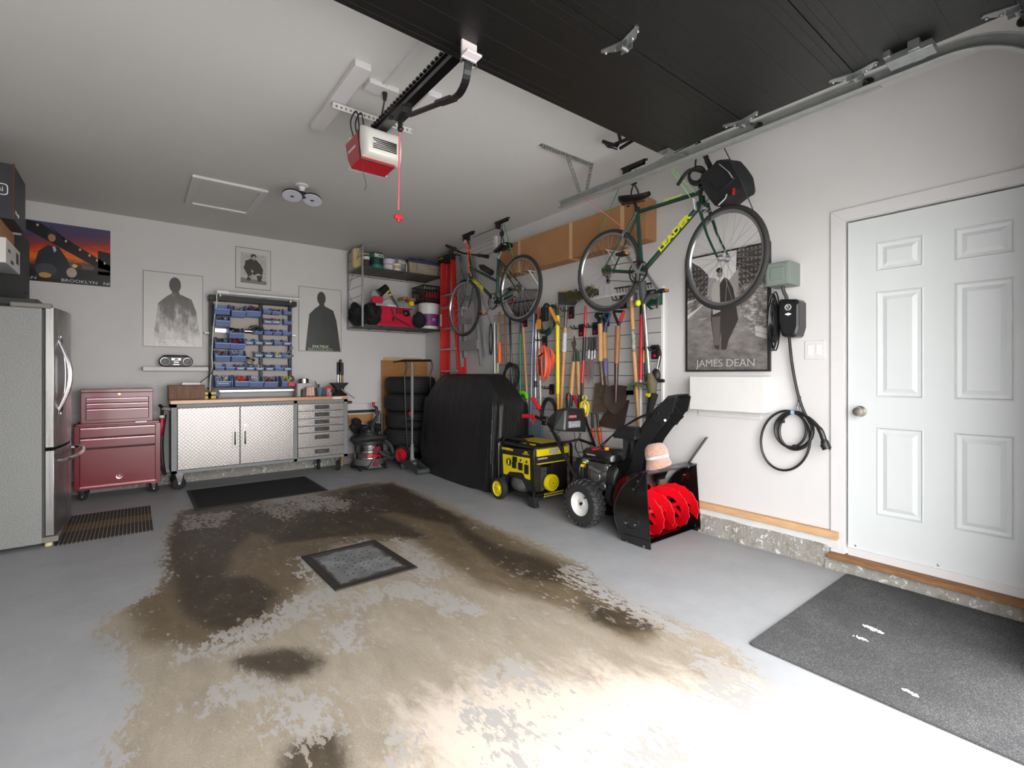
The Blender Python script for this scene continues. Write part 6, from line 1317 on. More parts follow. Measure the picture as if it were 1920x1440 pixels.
mb.bar(a, b, .003, .022, (1,0,0)).bar(b, c_, .003, .022, (1,0,0)).bar(bagp(1347, 385), bagp(1360, 372), .003, .012, (1,0,0)).bar(bagp(1360, 372), bagp(1363, 364), .003, .010, (1,0,0)); build('reflective_strip', mb, pm('reflective_silver', (180, 180, 180), .4), t, smooth=0)
build('red_tag', MB().bar(bagp(1376, 353), bagp(1375, 365), .012, .012, (1,0,0)), RED, t, smooth=0)
build('flap_seam', MB().tube(smooth_path([bagp(1330, 340), bagp(1338, 352), bagp(1350, 356), bagp(1364, 346), bagp(1378, 333)], 5), .004, 6), BLK, t)
build('carry_strap', MB().tube([(0, .10, .10), (0, .15, .22), (.01, .17, .30)], [.02, .015, .012], 6).tube([(0.02, .13, .05), (.0, .19, .02), (0, .2, -.08)], .012, 6), BLKF, t)
# far bicycle
X1 = 3.19
J = dict(rh=yz(975, 541, X1), fh=yz(872, 577.5, X1), bb=yz(931, 566, X1), st=yz(935, 482, X1), ht=yz(882.5, 497, X1), hb=yz(884, 519, X1), tt=yz(933, 528, X1), sad=yz(941, 464, X1), ca=yz(921, 590, X1))
b1, G1, st1, fw, rw = bicycle('bicycle', 'smaller green bicycle with step through frame, hanging farther back over the tools', X1, 1, J, math.radians(3), 'near', low=True, R_=.335)
d_ = (G1['bb']-G1['hb']); ang = math.atan2(d_.z, -d_.y); c = G1['hb']+d_*.33+V((-.0212, 0, 0))
o = text(b1, 'LEADER', .06, LET, c, (PI/2, 0, -PI/2), world=True, bold=.003, sx=1.25, name='down_tube_lettering'); Mw = Matrix.Translation(c-b1.location) @ Matrix.Rotation(-ang, 4, 'X') @ Euler((PI/2, 0, -PI/2)).to_matrix().to_4x4(); o.rotation_euler = Mw.to_euler(); o.location = Mw.to_translation()
hd = (G1['ht']-G1['hb']).normalized(); hc = G1['ht']+hd*.16; hc.y += .03
build('stem', MB(True).cyl(G1['ht'], hc, .013).cyl(hc, hc+V((0, .05, 0)), .013), BLK, b1)
hb_ = build('handlebar', MB(True).tube(smooth_path([hc+V((-.30, -.0, .035)), hc+V((-.17, .03, .02)), hc+V((-.07, .05, 0)), hc+V((.07, .05, 0)), hc+V((.17, .03, .0)), hc+V((.29, 0, .0))], 5), .0115), BLK, b1)
build('grip', MB(True).cyl(hc+V((-.31, -.0, .036)), hc+V((-.19, .025, .024)), .017), BLKR, hb_); build('grip', MB(True).cyl(hc+V((.19, .025, .0)), hc+V((.30, 0, 0)), .017), BLKR, hb_)
build('shifter', MB(True).cyl(hc+V((-.19, .025, .024)), hc+V((-.165, .03, .02)), .023), pm('dark_maroon', (90, 22, 36), .4), hb_); build('shifter', MB(True).cyl(hc+V((.165, .03, 0)), hc+V((.19, .025, 0)), .023), pm('dark_maroon', (90, 22, 36), .4), hb_)
build('brake_lever', MB(True).tube([hc+V((-.16, .02, .01)), hc+V((-.20, -.03, .0)), hc+V((-.31, -.04, .0))], .007, 6), BLK, hb_); build('brake_lever', MB(True).tube([hc+V((.15, .02, -.01)), hc+V((.2, -.03, -.03)), hc+V((.27, -.04, -.035))], .007, 6), BLK, hb_)
build('brake_cable', MB(True).tube(smooth_path([hc+V((-.17, .03, 0)), hc+V((-.15, -.05, -.15)), hc+V((-.10, -.06, -.33)), hc+V((0, -.03, -.38)), G1['hb']+V((0, 0, -.02))], 6), .0028, 5), BLK, b1)
wb_ = G1['ht']+(G1['tt']-G1['ht'])*.66+V((-.01, 0, .06)); dd = (G1['tt']-G1['ht']).normalized()
solo('water_bottle', 'black frame pump bottle clipped on the low tube of the far bicycle', 'bottle', MB().cyl(-dd*.11, dd*.09, .036, n=18).cyl(-dd*.17, -dd*.11, .018, .03, n=18), BLK, wb_)
solo('rear_light', 'small red reflector light on the seat post of the far bicycle', 'light', MB().box((0, 0, 0), (.03, .025, .02)), RED, G1['st']+V((0, -.035, .05)), bevel=.004)

# ---- hoists
def hoist(label, x, y, ln=.24, hook_z=None, hx=None):
    t = thing('bike_hoist', label, 'hoist', (x, y, ZC))
    build('mount_plate', MB().bx(-.018, -ln/2, -.006, .018, ln/2, 0).bx(-.018, -ln/2+.02, -.03, -.014, ln/2-.02, -.005).bx(.014, -ln/2+.02, -.03, .018, ln/2-.02, -.005).add([(0, -ln/2-.02, 0), (.03, -ln/2+.01, -.004), (-.03, -ln/2+.01, -.004)], [(0,1,2)]), BLK, t, smooth=0)
    build('pulley', MB().cyl((-.016, ln*.28, -.05), (.016, ln*.28, -.05), .034, n=20), BLK, t)
    if hook_z is not None:
        d = hook_z-ZC; build('rope', MB().cyl((.0, -.02, -.02), (0, .0, d+.14), .0025, n=5).cyl((0, .05, -.04), (0, .01, d+.14), .0025, n=5), BLK, t)
        build('pulley_block', MB().box((0, 0, d+.12), (.03, .045, .055)).box((0, 0, d+.16), (.012, .02, .03)), BLK, t, smooth=0, bevel=.004)
        build('hook', MB().tube(smooth_path([(0, 0, d+.10), (-.01, -.045, d+.03), (-.012, -.06, d-.02)], 4), .006, 6).tube(smooth_path([(0, 0, d+.10), (.01, .03, d+.05), (.012, .035, d)], 4), .006, 6), BLK, t)
    return t
hoist('black ceiling hoist over the saddle of the near bicycle', G['sad'].x, G['sad'].y+.01, hook_z=G['sad'].z+.01)
hoist('black ceiling hoist over the handlebar of the near bicycle, mostly behind the overhead door', 3.08, G['ht'].y-.05, hook_z=G['ht'].z+.12)
hoist('black ceiling hoist over the saddle of the far bicycle', G1['sad'].x, G1['sad'].y, hook_z=G1['sad'].z+.03)
hoist('black ceiling hoist over the handlebar of the far bicycle', G1['ht'].x-.02, G1['ht'].y+.02, hook_z=G1['ht'].z+.20)
for nm, a, b in (('near', V((G['sad'].x, G['sad'].y-.05, ZC-.06)), V((G['sad'].x-.05, G['ht'].y, ZC-.06))), ('far', V((G1['sad'].x, G1['sad'].y+.05, ZC-.06)), V((G1['ht'].x, G1['ht'].y-.05, ZC-.06)))):
    solo('hoist_rope', 'thin dark rope stretched between the two hoists of the %s bicycle' % nm, 'rope', MB().cyl((0,0,0), b-a, .0035, n=6), BLK, a)
t = thing('ceiling_hook', 'black folding rubber bike hook on the ceiling just ahead of the overhead door edge', 'hook', az(1160, 262, ZC))
o_ = t.location.copy(); q = lambda u, v: az(u, v, ZC-.10)-o_
build('base_plate', MB().bar((.02, .12, -.004), (.06, -.28, -.004), .04, .006), BLK, t, smooth=0); build('arm', MB().tube([q(1130, 265), q(1158, 274), q(1163, 262), q(1160, 250)], .012, 6), BLK, t); build('loop', MB().tube([q(1130, 266), q(1140, 275), q(1157, 280)], .005, 6).tube([q(1163, 278), q(1187, 263)], .012, 6), BLK, t)
def line(name, label, cat, a, b, r, m_): return solo(name, label, cat, MB().tube([(0,0,0), b-a], r, 6), m_, a)
line('green_rope', 'thin green cord slanting down to the rear wheel of the near bicycle', 'cord', ax(1163, 347, 3.22), ax(1119, 448, 3.22), .0035, pm('green_cord', (30, 150, 50), .6))
line('red_rope', 'thin red and white cord slanting toward the seat of the near bicycle', 'cord', ax(1094, 370, 3.0), ax(1166, 425, 3.16), .003, pm('red_white_cord', (206, 110, 108), .6))
solo('lime_rope', 'lime green braided cord looped from the door track to the near bicycle head', 'cord', MB().tube([p-ax(1257, 312, 3.0) for p in (ax(1257, 312, 3.0), ax(1304, 362, 3.14))], .0025, 5).tube([p-ax(1257, 312, 3.0) for p in (ax(1255, 314, 3.0), ax(1297, 374, 3.14))], .0025, 5).sph((0, 0, 0), (.015, .02, .015), 8, 6), pm('lime_cord', (130, 196, 90), .6), ax(1257, 312, 3.0))
p_ = ax(1301, 383, 3.14); solo('paper_tag', 'white paper tag hanging from the lime cord on the near bicycle', 'tag', MB().bar((0, 0, .04), (.0, -.015, -.045), .004, .03, (1,0,0)), WHT, p_, smooth=0)
solo('bungee_cord', 'black cord running down from the door track across the near front wheel', 'cord', MB().tube([p-ax(1355, 272, 3.0) for p in (ax(1355, 272, 3.0), ax(1392, 345, 3.05), ax(1411, 392, 3.12), ax(1436, 455, 3.45))], .0035, 5), BLK, ax(1355, 272, 3.0))
hz = G1['ht']; oc = pm('orange_strap', (232, 96, 44), .6)
a = ax(873, 449, X1-.03); solo('orange_strap', 'orange strap looped around the handlebar stem of the far bicycle', 'strap', MB().tube([p-a for p in (a, ax(878, 478, X1-.06), ax(879, 505, X1-.06), ax(884, 518, X1-.05))], .006, 6).tube([p-a for p in (a, ax(880, 470, X1-.03), ax(883, 480, X1-.03), ax(880, 480, X1-.06))], .006, 6), oc, a)
p_ = ax(873, 453, X1-.03); solo('white_clip', 'small white clip at the top of the orange strap', 'clip', MB().box((0, 0, 0), (.02, .03, .04)), WHT, p_, bevel=.003)
line('green_strap', 'green cord running down beside the saddle of the far bicycle', 'cord', ax(945, 421, X1), ax(962, 482, X1-.02), .005, pm('green_cord', (30, 150, 50), .6))
line('pull_rope', 'thin dark rope hanging from the ladder top past the far bicycle', 'rope', ax(890, 510, 3.4), ax(921, 610, 3.46), .0025, BLK)
# ================================================================ slat wall with hanging tools
XS = 3.488
sy0, sy1 = ax(1240, 600, XS).y, ax(926, 600, XS).y; sz1 = ax(1240, 541, XS).z; sz0 = sz1-1.22
sw = thing('slat_wall', 'grey slotted wall panel on the right wall carrying the garden tools', 'wall panel', (XS, (sy0+sy1)/2, sz0))
SLT = pm('slat_grey', (178, 177, 177), .5); mb = MB(True)
n = 10; hgt = (sz1-sz0)/n
for i in range(n): mb.bx(XS, sy0, sz0+i*hgt+.003, XR-.001, sy1, sz0+(i+1)*hgt-.003)
build('slats', mb, SLT, sw, smooth=0, bevel=.002)
build('slots', MB(True).bx(XS+.012, sy0+.002, sz0, XR-.002, sy1-.002, sz1), pm('slot_dark', (96, 96, 96), .8), sw, smooth=0)
build('edge_trim', MB(True).bx(XS-.004, sy0-.02, sz0, XR-.001, sy0, sz1+.02).bx(XS-.004, sy0, sz1, XR-.001, sy1, sz1+.02), WHT, sw, smooth=0)
XT = 3.425
def T(u, v, X=XT): return ax(u, v, X)
def stick(name, label, cat, segs, X=XT, extra=None, group=None):
    """segs: (part, u0, v0, u1, v1, r0, r1, material)"""
    o = T(segs[-1][3], segs[-1][4], X); t = thing(name, label, cat, o, group=group)
    for s in segs:
        build(s[0], MB(True).cyl(T(s[1], s[2], X), T(s[3], s[4], X), s[5], s[6], n=12), s[7], t)
    return t
DGN = pm('dark_green_grip', (24, 62, 44), .45); GREEN = pm('green_pole', (18, 128, 80), .35); LIME = pm('lime_green', (92, 206, 34), .4); BLUEP = pm('pale_blue_metal', (142, 152, 186), .35, .4)
ORG = pm('bright_orange', (240, 96, 24), .45); RUST = pm('rusty_steel', (112, 98, 84), .5, .5, noise=(26, .4)); RUSTB = pm('dull_brown_steel', (92, 78, 72), .4, .5, noise=(14, .25)); REDP = pm('red_pole', (196, 24, 44), .35)
GST = pm('grey_steel_tube', (96, 96, 98), .35, .6)
stick('white_rail', 'pair of white slotted metal rails hanging at the left end of the slat wall', 'rail', [('rail', 927, 604, 928, 700, .012, .012, ALU), ('rail', 933.5, 606, 934, 698, .008, .008, ALU)])
solo('black_cord_loop', 'narrow hanging loop of black cord left of the white rails', 'cord', MB().torus((0, 0, 0), (1, 0, 0), .03, .008, 24, 6, sy=6.2), BLK, T(920.5, 636))
t = stick('hand_saw', 'long dark handled tool with a bright orange plastic sleeve', 'saw', [('handle', 937, 585, 936.5, 642, .013, .013, WOODD), ('sleeve', 937, 642, 936.5, 681, .019, .026, ORG), ('tip', 932.5, 681, 931.5, 700, .012, .010, pm('pale_lime_blade', (186, 200, 130), .5))])
stick('wooden_pole', 'orange brown wooden handle between the orange sleeve and the black pole', 'pole', [('shaft', 947, 582, 948.5, 676, .012, .012, WOODD), ('shaft_end', 948.5, 676, 950, 722, .011, .011, WOODD)])
stick('black_pole', 'straight black metal pole rising out of the black hose coil', 'pole', [('shaft', 956, 596, 961, 738, .013, .012, BLKM)], X=3.40)
c = T(957, 706, 3.36); mb = MB()
for k in range(7): mb.torus((.006*k, .004*k, 0), (1, .1, .05*k), .098+.006*(k % 4), .0075, 36, 6, sy=1.45)
solo('hose_coil', 'black rubber hose coiled on a hook left of the green pole', 'hose', mb, BLKR, c)
# leaf rake
t = thing('leaf_rake', 'black fan rake hung head up behind the far bicycle wheel', 'rake', T(978, 612)); mb = MB(True); o_ = T(977, 608)
for i in range(22):
    u = 946+66*i/21; v = 553-11*i/21+4*math.sin(i/21*PI)*-1; p = T(u, v); q = T(960+ (i/21)*32, 582)
    mb.tube([o_, q, p, p+V((-.05, 0, -.02))], [.003, .004, .004, .003], 5)
build('tines', mb, BLK, t, smooth=0); build('spreader_bar', MB(True).bar(T(952, 570), T(1003, 562), .012, .02, (1,0,0)), BLK, t, smooth=0); build('handle', MB(True).cyl(T(976.5, 608), T(976, 625), .012), BLK, t)
mb = MB(True).cyl(T(976, 625), T(975, 640), .013).cyl(T(975, 640), T(975.5, 762), .0125); build('shaft', mb, GREEN, t)
build('red_tag', MB(True).box(T(961, 565, 3.41), (.004, .04, .06), (0.3, 0, 0)), RED, t, smooth=0)
stick('wooden_rake_handle', 'pale wooden handle slanting down to the right of the green shaft', 'rake handle', [('ferrule', 978, 606, 980.5, 614, .010, .012, CHR), ('shaft', 981, 614, 990, 776, .014, .013, WOOD)], X=3.41)
def lochook(label, u, v, s=1.0, X=3.47):
    p = ax(u, v, X); t = thing('slat_hook', label, 'hook', p, group=None)
    build('plate', MB().bx(-.004, -.035*s, -.06*s, .012, .035*s, .06*s), BLK, t, smooth=0, bevel=.003)
    for k in (-.022, .022): build('prong', MB().tube(smooth_path([(0, k*s, .03*s), (-.05*s, k*s, .01), (-.11*s, k*s, .012), (-.13*s, k*s, .04*s)], 4), .0055, 6), BLK, t)
    build('lock_button', MB().bx(-.012, -.012*s, -.045*s, -.003, .012*s, -.02*s), RED, t, smooth=0, bevel=.002); return t
lochook('black slat hook at the foot of the leaf rake head', 984, 603)
lochook('black slat hook between the loppers and the red and black pole', 1090, 619)
lochook('black slat hook just right of the red and black pole', 1116, 616)
lochook('black slat hook under the right side of the grey scraper blade', 1071, 586)
lochook('black slat hook behind the orange extension cord', 1021, 640)
lochook('black slat hook below the orange extension cord', 1034, 730, .9)
lochook('black slat hook holding the umbrella at the right edge of the panel', 1228, 660)
lochook('black slat hook hidden behind the two spade grips', 1136, 600)
lochook('black slat hook above the wooden handle with the dark label', 1168, 566)
t = stick('snow_shovel', 'long pale blue pole ending in a translucent blue grey snow shovel blade', 'shovel', [('shaft', 1001, 588, 998, 655, .010, .010, BLUEP), ('collar', 998.5, 655, 997.5, 668, .016, .016, pm('blue_collar', (118, 134, 190), .4)), ('shaft', 997.5, 668, 996, 750, .010, .010, BLUEP), ('blade_socket', 996, 750, 994, 790, .018, .022, pm('slate_blue', (84, 104, 140), .4))], X=3.40)
mb = MB(True); P1 = [T(979, 786, 3.40), T(1015, 789, 3.40), T(1017, 832, 3.37), T(986, 826, 3.37)]; P2_ = [p+V((.02, 0, 0)) for p in P1]; mb.add(P1+P2_, [(0,1,2,3),(7,6,5,4),(0,4,5,1),(1,5,6,2),(2,6,7,3),(3,7,4,0)]); build('blade', mb, pm('teal_grey_blade', (104, 122, 128), .4), t, smooth=0, bevel=.004)
build('blade_rim', MB(True).tube(rounded([T(980, 785, 3.39), T(981, 803, 3.38), T(987, 828, 3.365)], .02), .011).tube([T(1014, 789, 3.39), T(1016, 832, 3.365)], .007), pm('slate_blue', (84, 104, 140), .4), t)
stick('telescopic_pole', 'grey telescopic pole with a black clamp joint', 'pole', [('grip', 1004.5, 588, 1005, 606, .012, .012, BLK), ('shaft', 1005, 606, 1004, 714, .014, .014, ALU), ('clamp', 1004, 714, 1004, 726, .017, .017, BLK), ('inner_shaft', 1004, 726, 1004, 746, .010, .010, ALU)])
stick('white_pole', 'white pole with a red orange grip behind the orange cord', 'pole', [('grip', 1009.5, 576, 1009.5, 597, .014, .014, pm('red_orange', (214, 74, 44), .45)), ('shaft', 1009.5, 597, 1014, 760, .009, .009, WHT)], X=3.43)
# hose hanger with green cable and orange cord
c = T(1027, 599, 3.38); mb = MB()
for k in range(9): mb.torus((.005*k-.02, 0, 0), (1, .12, .03*k), .078+.005*(k % 4), .006, 36, 6, sy=1.9)
t = thing('green_cable_coil', 'dark green cable coiled in a tall oval with an orange price card', 'cable', c); build('coil', mb, pm('dark_green_cable2', (18, 58, 46), .5), t); build('card', MB().bx(-.07, .03, -.10, -.066, .10, 0.0), pm('card_orange', (226, 142, 34), .5), t, smooth=0); build('black_core', MB().bx(-.05, -.03, -.02, -.01, .06, .13), BLK, t, smooth=0, bevel=.01)
stick('hatchet', 'orange handled cutter hanging diagonally across the yellow pole top', 'cutter', [('handle', 1031, 577, 1044, 603, .018, .020, pm('amber_orange', (222, 142, 50), .45)), ('blade', 1044, 603, 1049, 610, .014, .008, CHR)], X=3.34)
c = T(1023, 678, 3.36); mb = MB(); OC = pm('coral_orange_cord', (232, 92, 64), .45)
for k in range(13): mb.torus((.004*k-.03, .002*(k % 3), -.003*(k % 4)), (1, .05*(k % 4)-.1, .02*k), .030+.0055*k, .006, 40, 6, sy=(.165-.004*(k % 3))/(.030+.0055*k))
mb.torus((-.03, 0, -.02), (1, 0, 0), .10, .006, 40, 6, sy=1.85); t = thing('extension_cord', 'coral orange extension cord hanging in a tall coil', 'extension cord', c); build('coil', mb, OC, t); build('hook_and_loop_tie', MB().tube([(-.07, -.03, .08), (-.075, .03, .05)], .009, 6).tube([(-.06, .035, .03), (-.06, .02, -.15)], .008, 6), BLK, t)
stick('yellow_pole', 'thick bright yellow pole with a black upper end', 'pole', [('upper_tube', 1045, 569, 1045, 592, .018, .018, GST), ('tube', 1045.5, 592, 1046, 738, .022, .021, pm('yellow_pole', (232, 206, 20), .35)), ('lower_tube', 1046, 738, 1047, 772, .016, .015, pm('amber_pole', (222, 160, 24), .35))], X=3.40)
t = stick('ice_scraper', 'floor scraper hung upside down with its grey square blade at the top', 'scraper', [('socket', 1062, 573, 1060, 614, .017, .016, GST), ('shaft', 1060, 614, 1052, 772, .020, .016, WOOD)], X=3.41)
build('blade', MB(True).prism([(T(1047, 546, 3.41).y, T(1047, 546, 3.41).z), (T(1071, 546, 3.41).y, T(1071, 546, 3.41).z), (T(1083, 566, 3.41).y, T(1083, 566, 3.41).z), (T(1078, 573, 3.41).y, T(1078, 573, 3.41).z), (T(1047, 571, 3.41).y, T(1047, 571, 3.41).z)], 'x', 3.405, 3.412), pm('scraper_grey', (84, 84, 86), .4, .4, noise=(20, .2)), t, smooth=0)
build('blade_edge', MB(True).bar(T(1047, 547, 3.40), T(1071, 547, 3.40), .006, .012, (1,0,0)), YEL, t, smooth=0)
build('paper_label', MB(True).cyl(T(1059.2, 624, 3.40), T(1057.6, 660, 3.40), .0225), pm('label_white_blue', (206, 208, 214), .5, noise=(30, .3)), t)
mb = MB(); rr_ = random.Random(9); 
for i in range(420):
    y = rr_.uniform(-.17, .17); a = rr_.uniform(-1.2, 1.2); mb.cyl((-.01, y, 0), (-.03-.05*math.cos(a), y+.02*rr_.uniform(-1, 1), .07*math.sin(a)), .0022, n=3)
t = thing('push_broom', 'bushy olive bristle push broom head lying across the top of the slat wall', 'broom', T(1094, 553, 3.42)); t.rotation_euler = (math.radians(-3), 0, 0); build('bristles', mb, pm('olive_bristle', (88, 82, 50), .7), t, smooth=0); build('block', MB().bx(-.01, -.17, -.03, .03, .17, .03), BLK, t, smooth=0, bevel=.004)
# loppers
t = stick('loppers', 'loppers with pale wooden handles hanging blades up', 'loppers', [('sleeve', 1077.5, 660, 1076, 678, .016, .016, DGN), ('sleeve', 1082, 660, 1084, 678, .016, .016, DGN), ('handle', 1076, 678, 1071, 740, .022, .024, WOOD), ('handle', 1084, 678, 1086.5, 740, .022, .024, WOOD), ('grip', 1071, 740, 1070, 762, .018, .018, DGN), ('grip', 1086.5, 740, 1087, 762, .018, .018, DGN)], X=3.40)
build('blade', MB(True).prism([(T(*p).y, T(*p).z) for p in ((1080, 629), (1084, 645), (1081, 656), (1077, 652), (1075, 640), (1077.5, 640), (1078.5, 646))], 'x', 3.395, 3.403).cyl(T(1079.5, 655), T(1079.5, 655)+V((-.03, 0, 0)), .010).cyl(T(1079, 655), T(1077.5, 661), .009).cyl(T(1080, 655), T(1082, 661), .009), RUST, t, smooth=0)
stick('pruning_pole', 'red and black extendable pole right of the loppers', 'pole', [('shaft', 1098.5, 574, 1096, 632, .012, .012, REDP), ('sleeve', 1096, 632, 1094, 676, .016, .016, BLK), ('lower_shaft', 1094, 676, 1091.5, 718, .014, .014, REDP), ('end', 1091.5, 718, 1091, 752, .013, .013, BLK)], X=3.38)
for k, (u, v0, v1, nm) in enumerate(((1105, 632, 722, 'left'), (1111, 634, 718, 'middle'), (1116, 632, 668, 'right'))):
    t = stick('hand_trowel', 'small steel hand tool with a dark handle, %s one of three beside the narrow spade' % nm, 'hand tool', [('handle', u, v0, u-.5, v0+24, .010, .012, BLK), ('shank', u-.5, v0+24, u-1, v0+40, .006, .006, CHR)], X=3.42, group='small hand tools')
    if k < 2: build('blade', MB(True).prism([(T(*p, 3.42).y, T(*p, 3.42).z) for p in ((u-4, v0+42), (u+2, v0+42), (u+2.5, v0+68), (u-1, v1), (u-4.5, v0+68))], 'x', 3.418, 3.424), pm('bright_steel', (180, 182, 184), .3, .8), t, smooth=0)
def dgrip(t, u, v, w_, h_, m_, X, m2=None):
    """D-shaped spade grip: pixel centre of its top bar, width and height"""
    a, b, c = T(u-w_/2, v, X), T(u+w_/2, v, X), T(u, v+h_, X)
    build('grip', MB(True).tube(rounded([c, a+(c-a)*.25, a, b, b+(c-b)*.25, c], .02), .012), m_, t)
    if m2: build('grip_side', MB(True).tube([b, b+(c-b)*.7], .015), m2, t)
def spadeblade(t, pts, m_, X, bulge=.02):
    mb = MB(True); ps = [T(*p, X) for p in pts]; c = sum(ps, V((0, 0, 0)))/len(ps)+V((bulge, 0, 0)); ps2 = [p+V((.004, 0, 0)) for p in ps]; n = len(ps)
    mb.add(ps+[c]+ps2+[c+V((.004, 0, 0))], [(i, (i+1) % n, n) for i in range(n)]+[(n+1+(i+1) % n, n+1+i, 2*n+1) for i in range(n)]+[(i, n+1+i, n+1+(i+1) % n, (i+1) % n) for i in range(n)]); build('blade', mb, m_, t, smooth=50)
t = stick('spade', 'narrow spade with a black D grip and a rusty straight blade', 'spade', [('shaft', 1125.5, 607, 1126.5, 677, .024, .023, WOOD), ('socket', 1126.5, 677, 1130, 722, .017, .020, RUST)], X=3.40); dgrip(t, 1124.5, 588, 15, 18, BLK, 3.40)
spadeblade(t, ((1115.5, 719), (1128, 717), (1141, 724), (1138, 774), (1110.5, 773)), RUST, 3.41)
t = stick('spade', 'spade with a blue upper handle and a blue printed label on its wood', 'spade', [('upper_handle', 1136.5, 605, 1134, 623, .016, .020, pm('navy_handle', (40, 62, 92), .4)), ('shaft', 1133.5, 623, 1134.5, 672, .022, .022, WOOD), ('label', 1134.5, 672, 1136, 704, .0225, .0225, pm('blue_print', (110, 104, 160), .5, noise=(40, .5))), ('socket', 1136, 704, 1138, 722, .018, .016, RUST)], X=3.43); dgrip(t, 1138, 588, 12, 17, pm('navy_handle', (40, 62, 92), .4), 3.43)
spadeblade(t, ((1180, 750), (1168, 808), (1120, 798), (1136, 768), (1150, 752)), RUSTB, 3.46, .01)
t = stick('shovel', 'round point shovel with a red and black D grip and a broad dark blade', 'shovel', [('shaft', 1158.5, 611, 1156, 681, .024, .022, WOODD), ('socket', 1156, 680, 1154.5, 754, .021, .013, pm('dark_socket', (78, 62, 56), .35, .6))], X=3.35); dgrip(t, 1160, 584, 20, 26, BLK, 3.35, RED)
spadeblade(t, ((1136, 725), (1150, 722), (1160, 722), (1176.5, 724), (1175, 745), (1170, 762), (1161, 773), (1152, 777), (1143, 772), (1135, 761), (1131, 745)), RUSTB, 3.36, .035)
stick('axe_handle', 'long golden wooden handle with a dark and white paper label', 'handle', [('cap', 1184, 553, 1184.5, 564, .014, .016, WHT), ('shaft', 1184.5, 564, 1187, 618, .020, .020, WOOD), ('label', 1187, 618, 1189, 660, .0195, .0195, pm('label_dark', (186, 186, 176), .5, noise=(22, .8))), ('shaft', 1189, 660, 1199, 806, .019, .017, WOOD)], X=3.40)
stick('red_pole', 'red pole with a black top and a white lower end', 'pole', [('grip', 1204, 560, 1203, 590, .018, .018, BLK), ('shaft', 1203, 590, 1201.5, 712, .017, .017, REDP), ('lower_shaft', 1201.5, 712, 1201, 806, .013, .013, pm('grey_white_tube', (186, 186, 184), .4))], X=3.40)
t = stick('string_trimmer', 'string trimmer hung head down with an olive motor and green guard', 'trimmer', [('shaft', 1207.5, 566, 1217, 702, .016, .014, ALU), ('motor', 1218, 700, 1222, 716, .022, .040, pm('olive_motor', (104, 96, 66), .7, noise=(30, .3))), ('motor_housing', 1222, 714, 1223, 737, .045, .036, pm('olive_motor', (104, 96, 66), .7, noise=(30, .3)))], X=3.36)
build('guard', MB(True).loft([[T(u, v, 3.36)+V((x, 0, z)) for x, z in ((-.05, -.01), (.05, -.01), (.05, .01), (-.05, .01))] for u, v in ((1181, 739), (1181, 730), (1186, 722), (1196, 719), (1206, 722), (1216, 726))]), pm('mossy_green', (74, 92, 66), .6), t, smooth=0, bevel=.004)
build('spool_cap', MB(True).cyl(T(1213, 739, 3.36), T(1218, 741, 3.36), .018), YEL, t); build('upper_grip', MB(True).cyl(T(1204, 528, 3.36), T(1207.5, 566, 3.36), .034, .026).tube([T(1207, 568, 3.36), T(1218, 556, 3.33), T(1236, 552, 3.33)], [.02, .022, .016]), pm('grey_grip', (80, 82, 84), .5), t)
build('trigger_cap', MB(True).sph(T(1196.5, 568, 3.34), (.026, .026, .028)), pm('acid_yellow', (214, 228, 30), .4), t); build('trigger_body', MB(True).cyl(T(1196, 548, 3.36), T(1197, 563, 3.36), .03), GST, t)
stick('green_stake', 'thin dark green stake behind the string trimmer shaft', 'stake', [('shaft', 1209, 585, 1211, 716, .012, .012, DGN)], X=3.44)
stick('yellow_wedge', 'small amber plastic strip between the red pole and the green stake', 'strip', [('strip', 1206.5, 655, 1206.5, 680, .012, .012, pm('amber_pole', (222, 160, 24), .35))], X=3.43)
t = thing('umbrella', 'long black folded umbrella with curved handle at the right of the slat wall', 'umbrella', T(1211, 810, 3.40))
build('handle', MB(True).tube(smooth_path([T(1219, 652), T(1228, 649), T(1236, 654), T(1238, 668), T(1233, 690)], 5), .010), BLK, t); build('shaft', MB(True).cyl(T(1237, 668, 3.42), T(1232, 692, 3.42), .007), CHR, t)
build('folded_canopy', MB(True).tube([T(1227, 738), T(1222, 752), T(1216, 780), T(1211, 810)], [.034, .036, .022, .006], 10).sph(T(1230, 704, 3.42), (.03, .04, .06)), pm('black_nylon', (24, 24, 30), .5), t); build('crook', MB(True).cyl(T(1228, 714, 3.40), T(1245, 714, 3.40), .014), BLK, t)
t = thing('hose_timer_box', 'black and green moulded hanger at the top right corner of the slat wall', 'hanger', T(1224, 562, 3.44)); build('body', MB(True).bx(3.41, T(1236, 560, 3.43).y, T(1224, 572, 3.43).z, 3.48, T(1213, 560, 3.43).y, T(1224, 543, 3.43).z), DGN, t, smooth=0, bevel=.006); build('knob', MB(True).cyl(T(1226, 553, 3.41), T(1226, 553, 3.36), .035), BLK, t); build('prong', MB(True).tube([T(1213, 572, 3.45), T(1221, 579, 3.36), T(1232, 577, 3.36), T(1233, 560, 3.42)], .009), GST, t)
mb = MB(True); mb.bar(T(1152, 541), T(1222, 531), .012, .014, (1,0,0))
for i in range(13): u = 1156+i*5.3; mb.tube([T(u, 541-(u-1152)*.14), T(u+2, 549-(u-1152)*.14, XT-.03)], .004, 5)
t = thing('bow_rake', 'black toothed bow rake head behind the near bicycle crank', 'rake', T(1188, 540)); build('head', mb, BLK, t, smooth=0)
c = T(975, 752, 3.38); mb = MB().torus((0, 0, 0), (1, .2, 0), .075, .022, 30, 8, a0=-2.0, a1=2.2, sy=1.5)
t = thing('lime_reel', 'lime green curved plastic reel with a white tag behind the green pole', 'reel', c); build('ring', mb, LIME, t); build('tag', MB().bx(-.05, .06, .08, -.046, .12, .13), WHT, t, smooth=0)
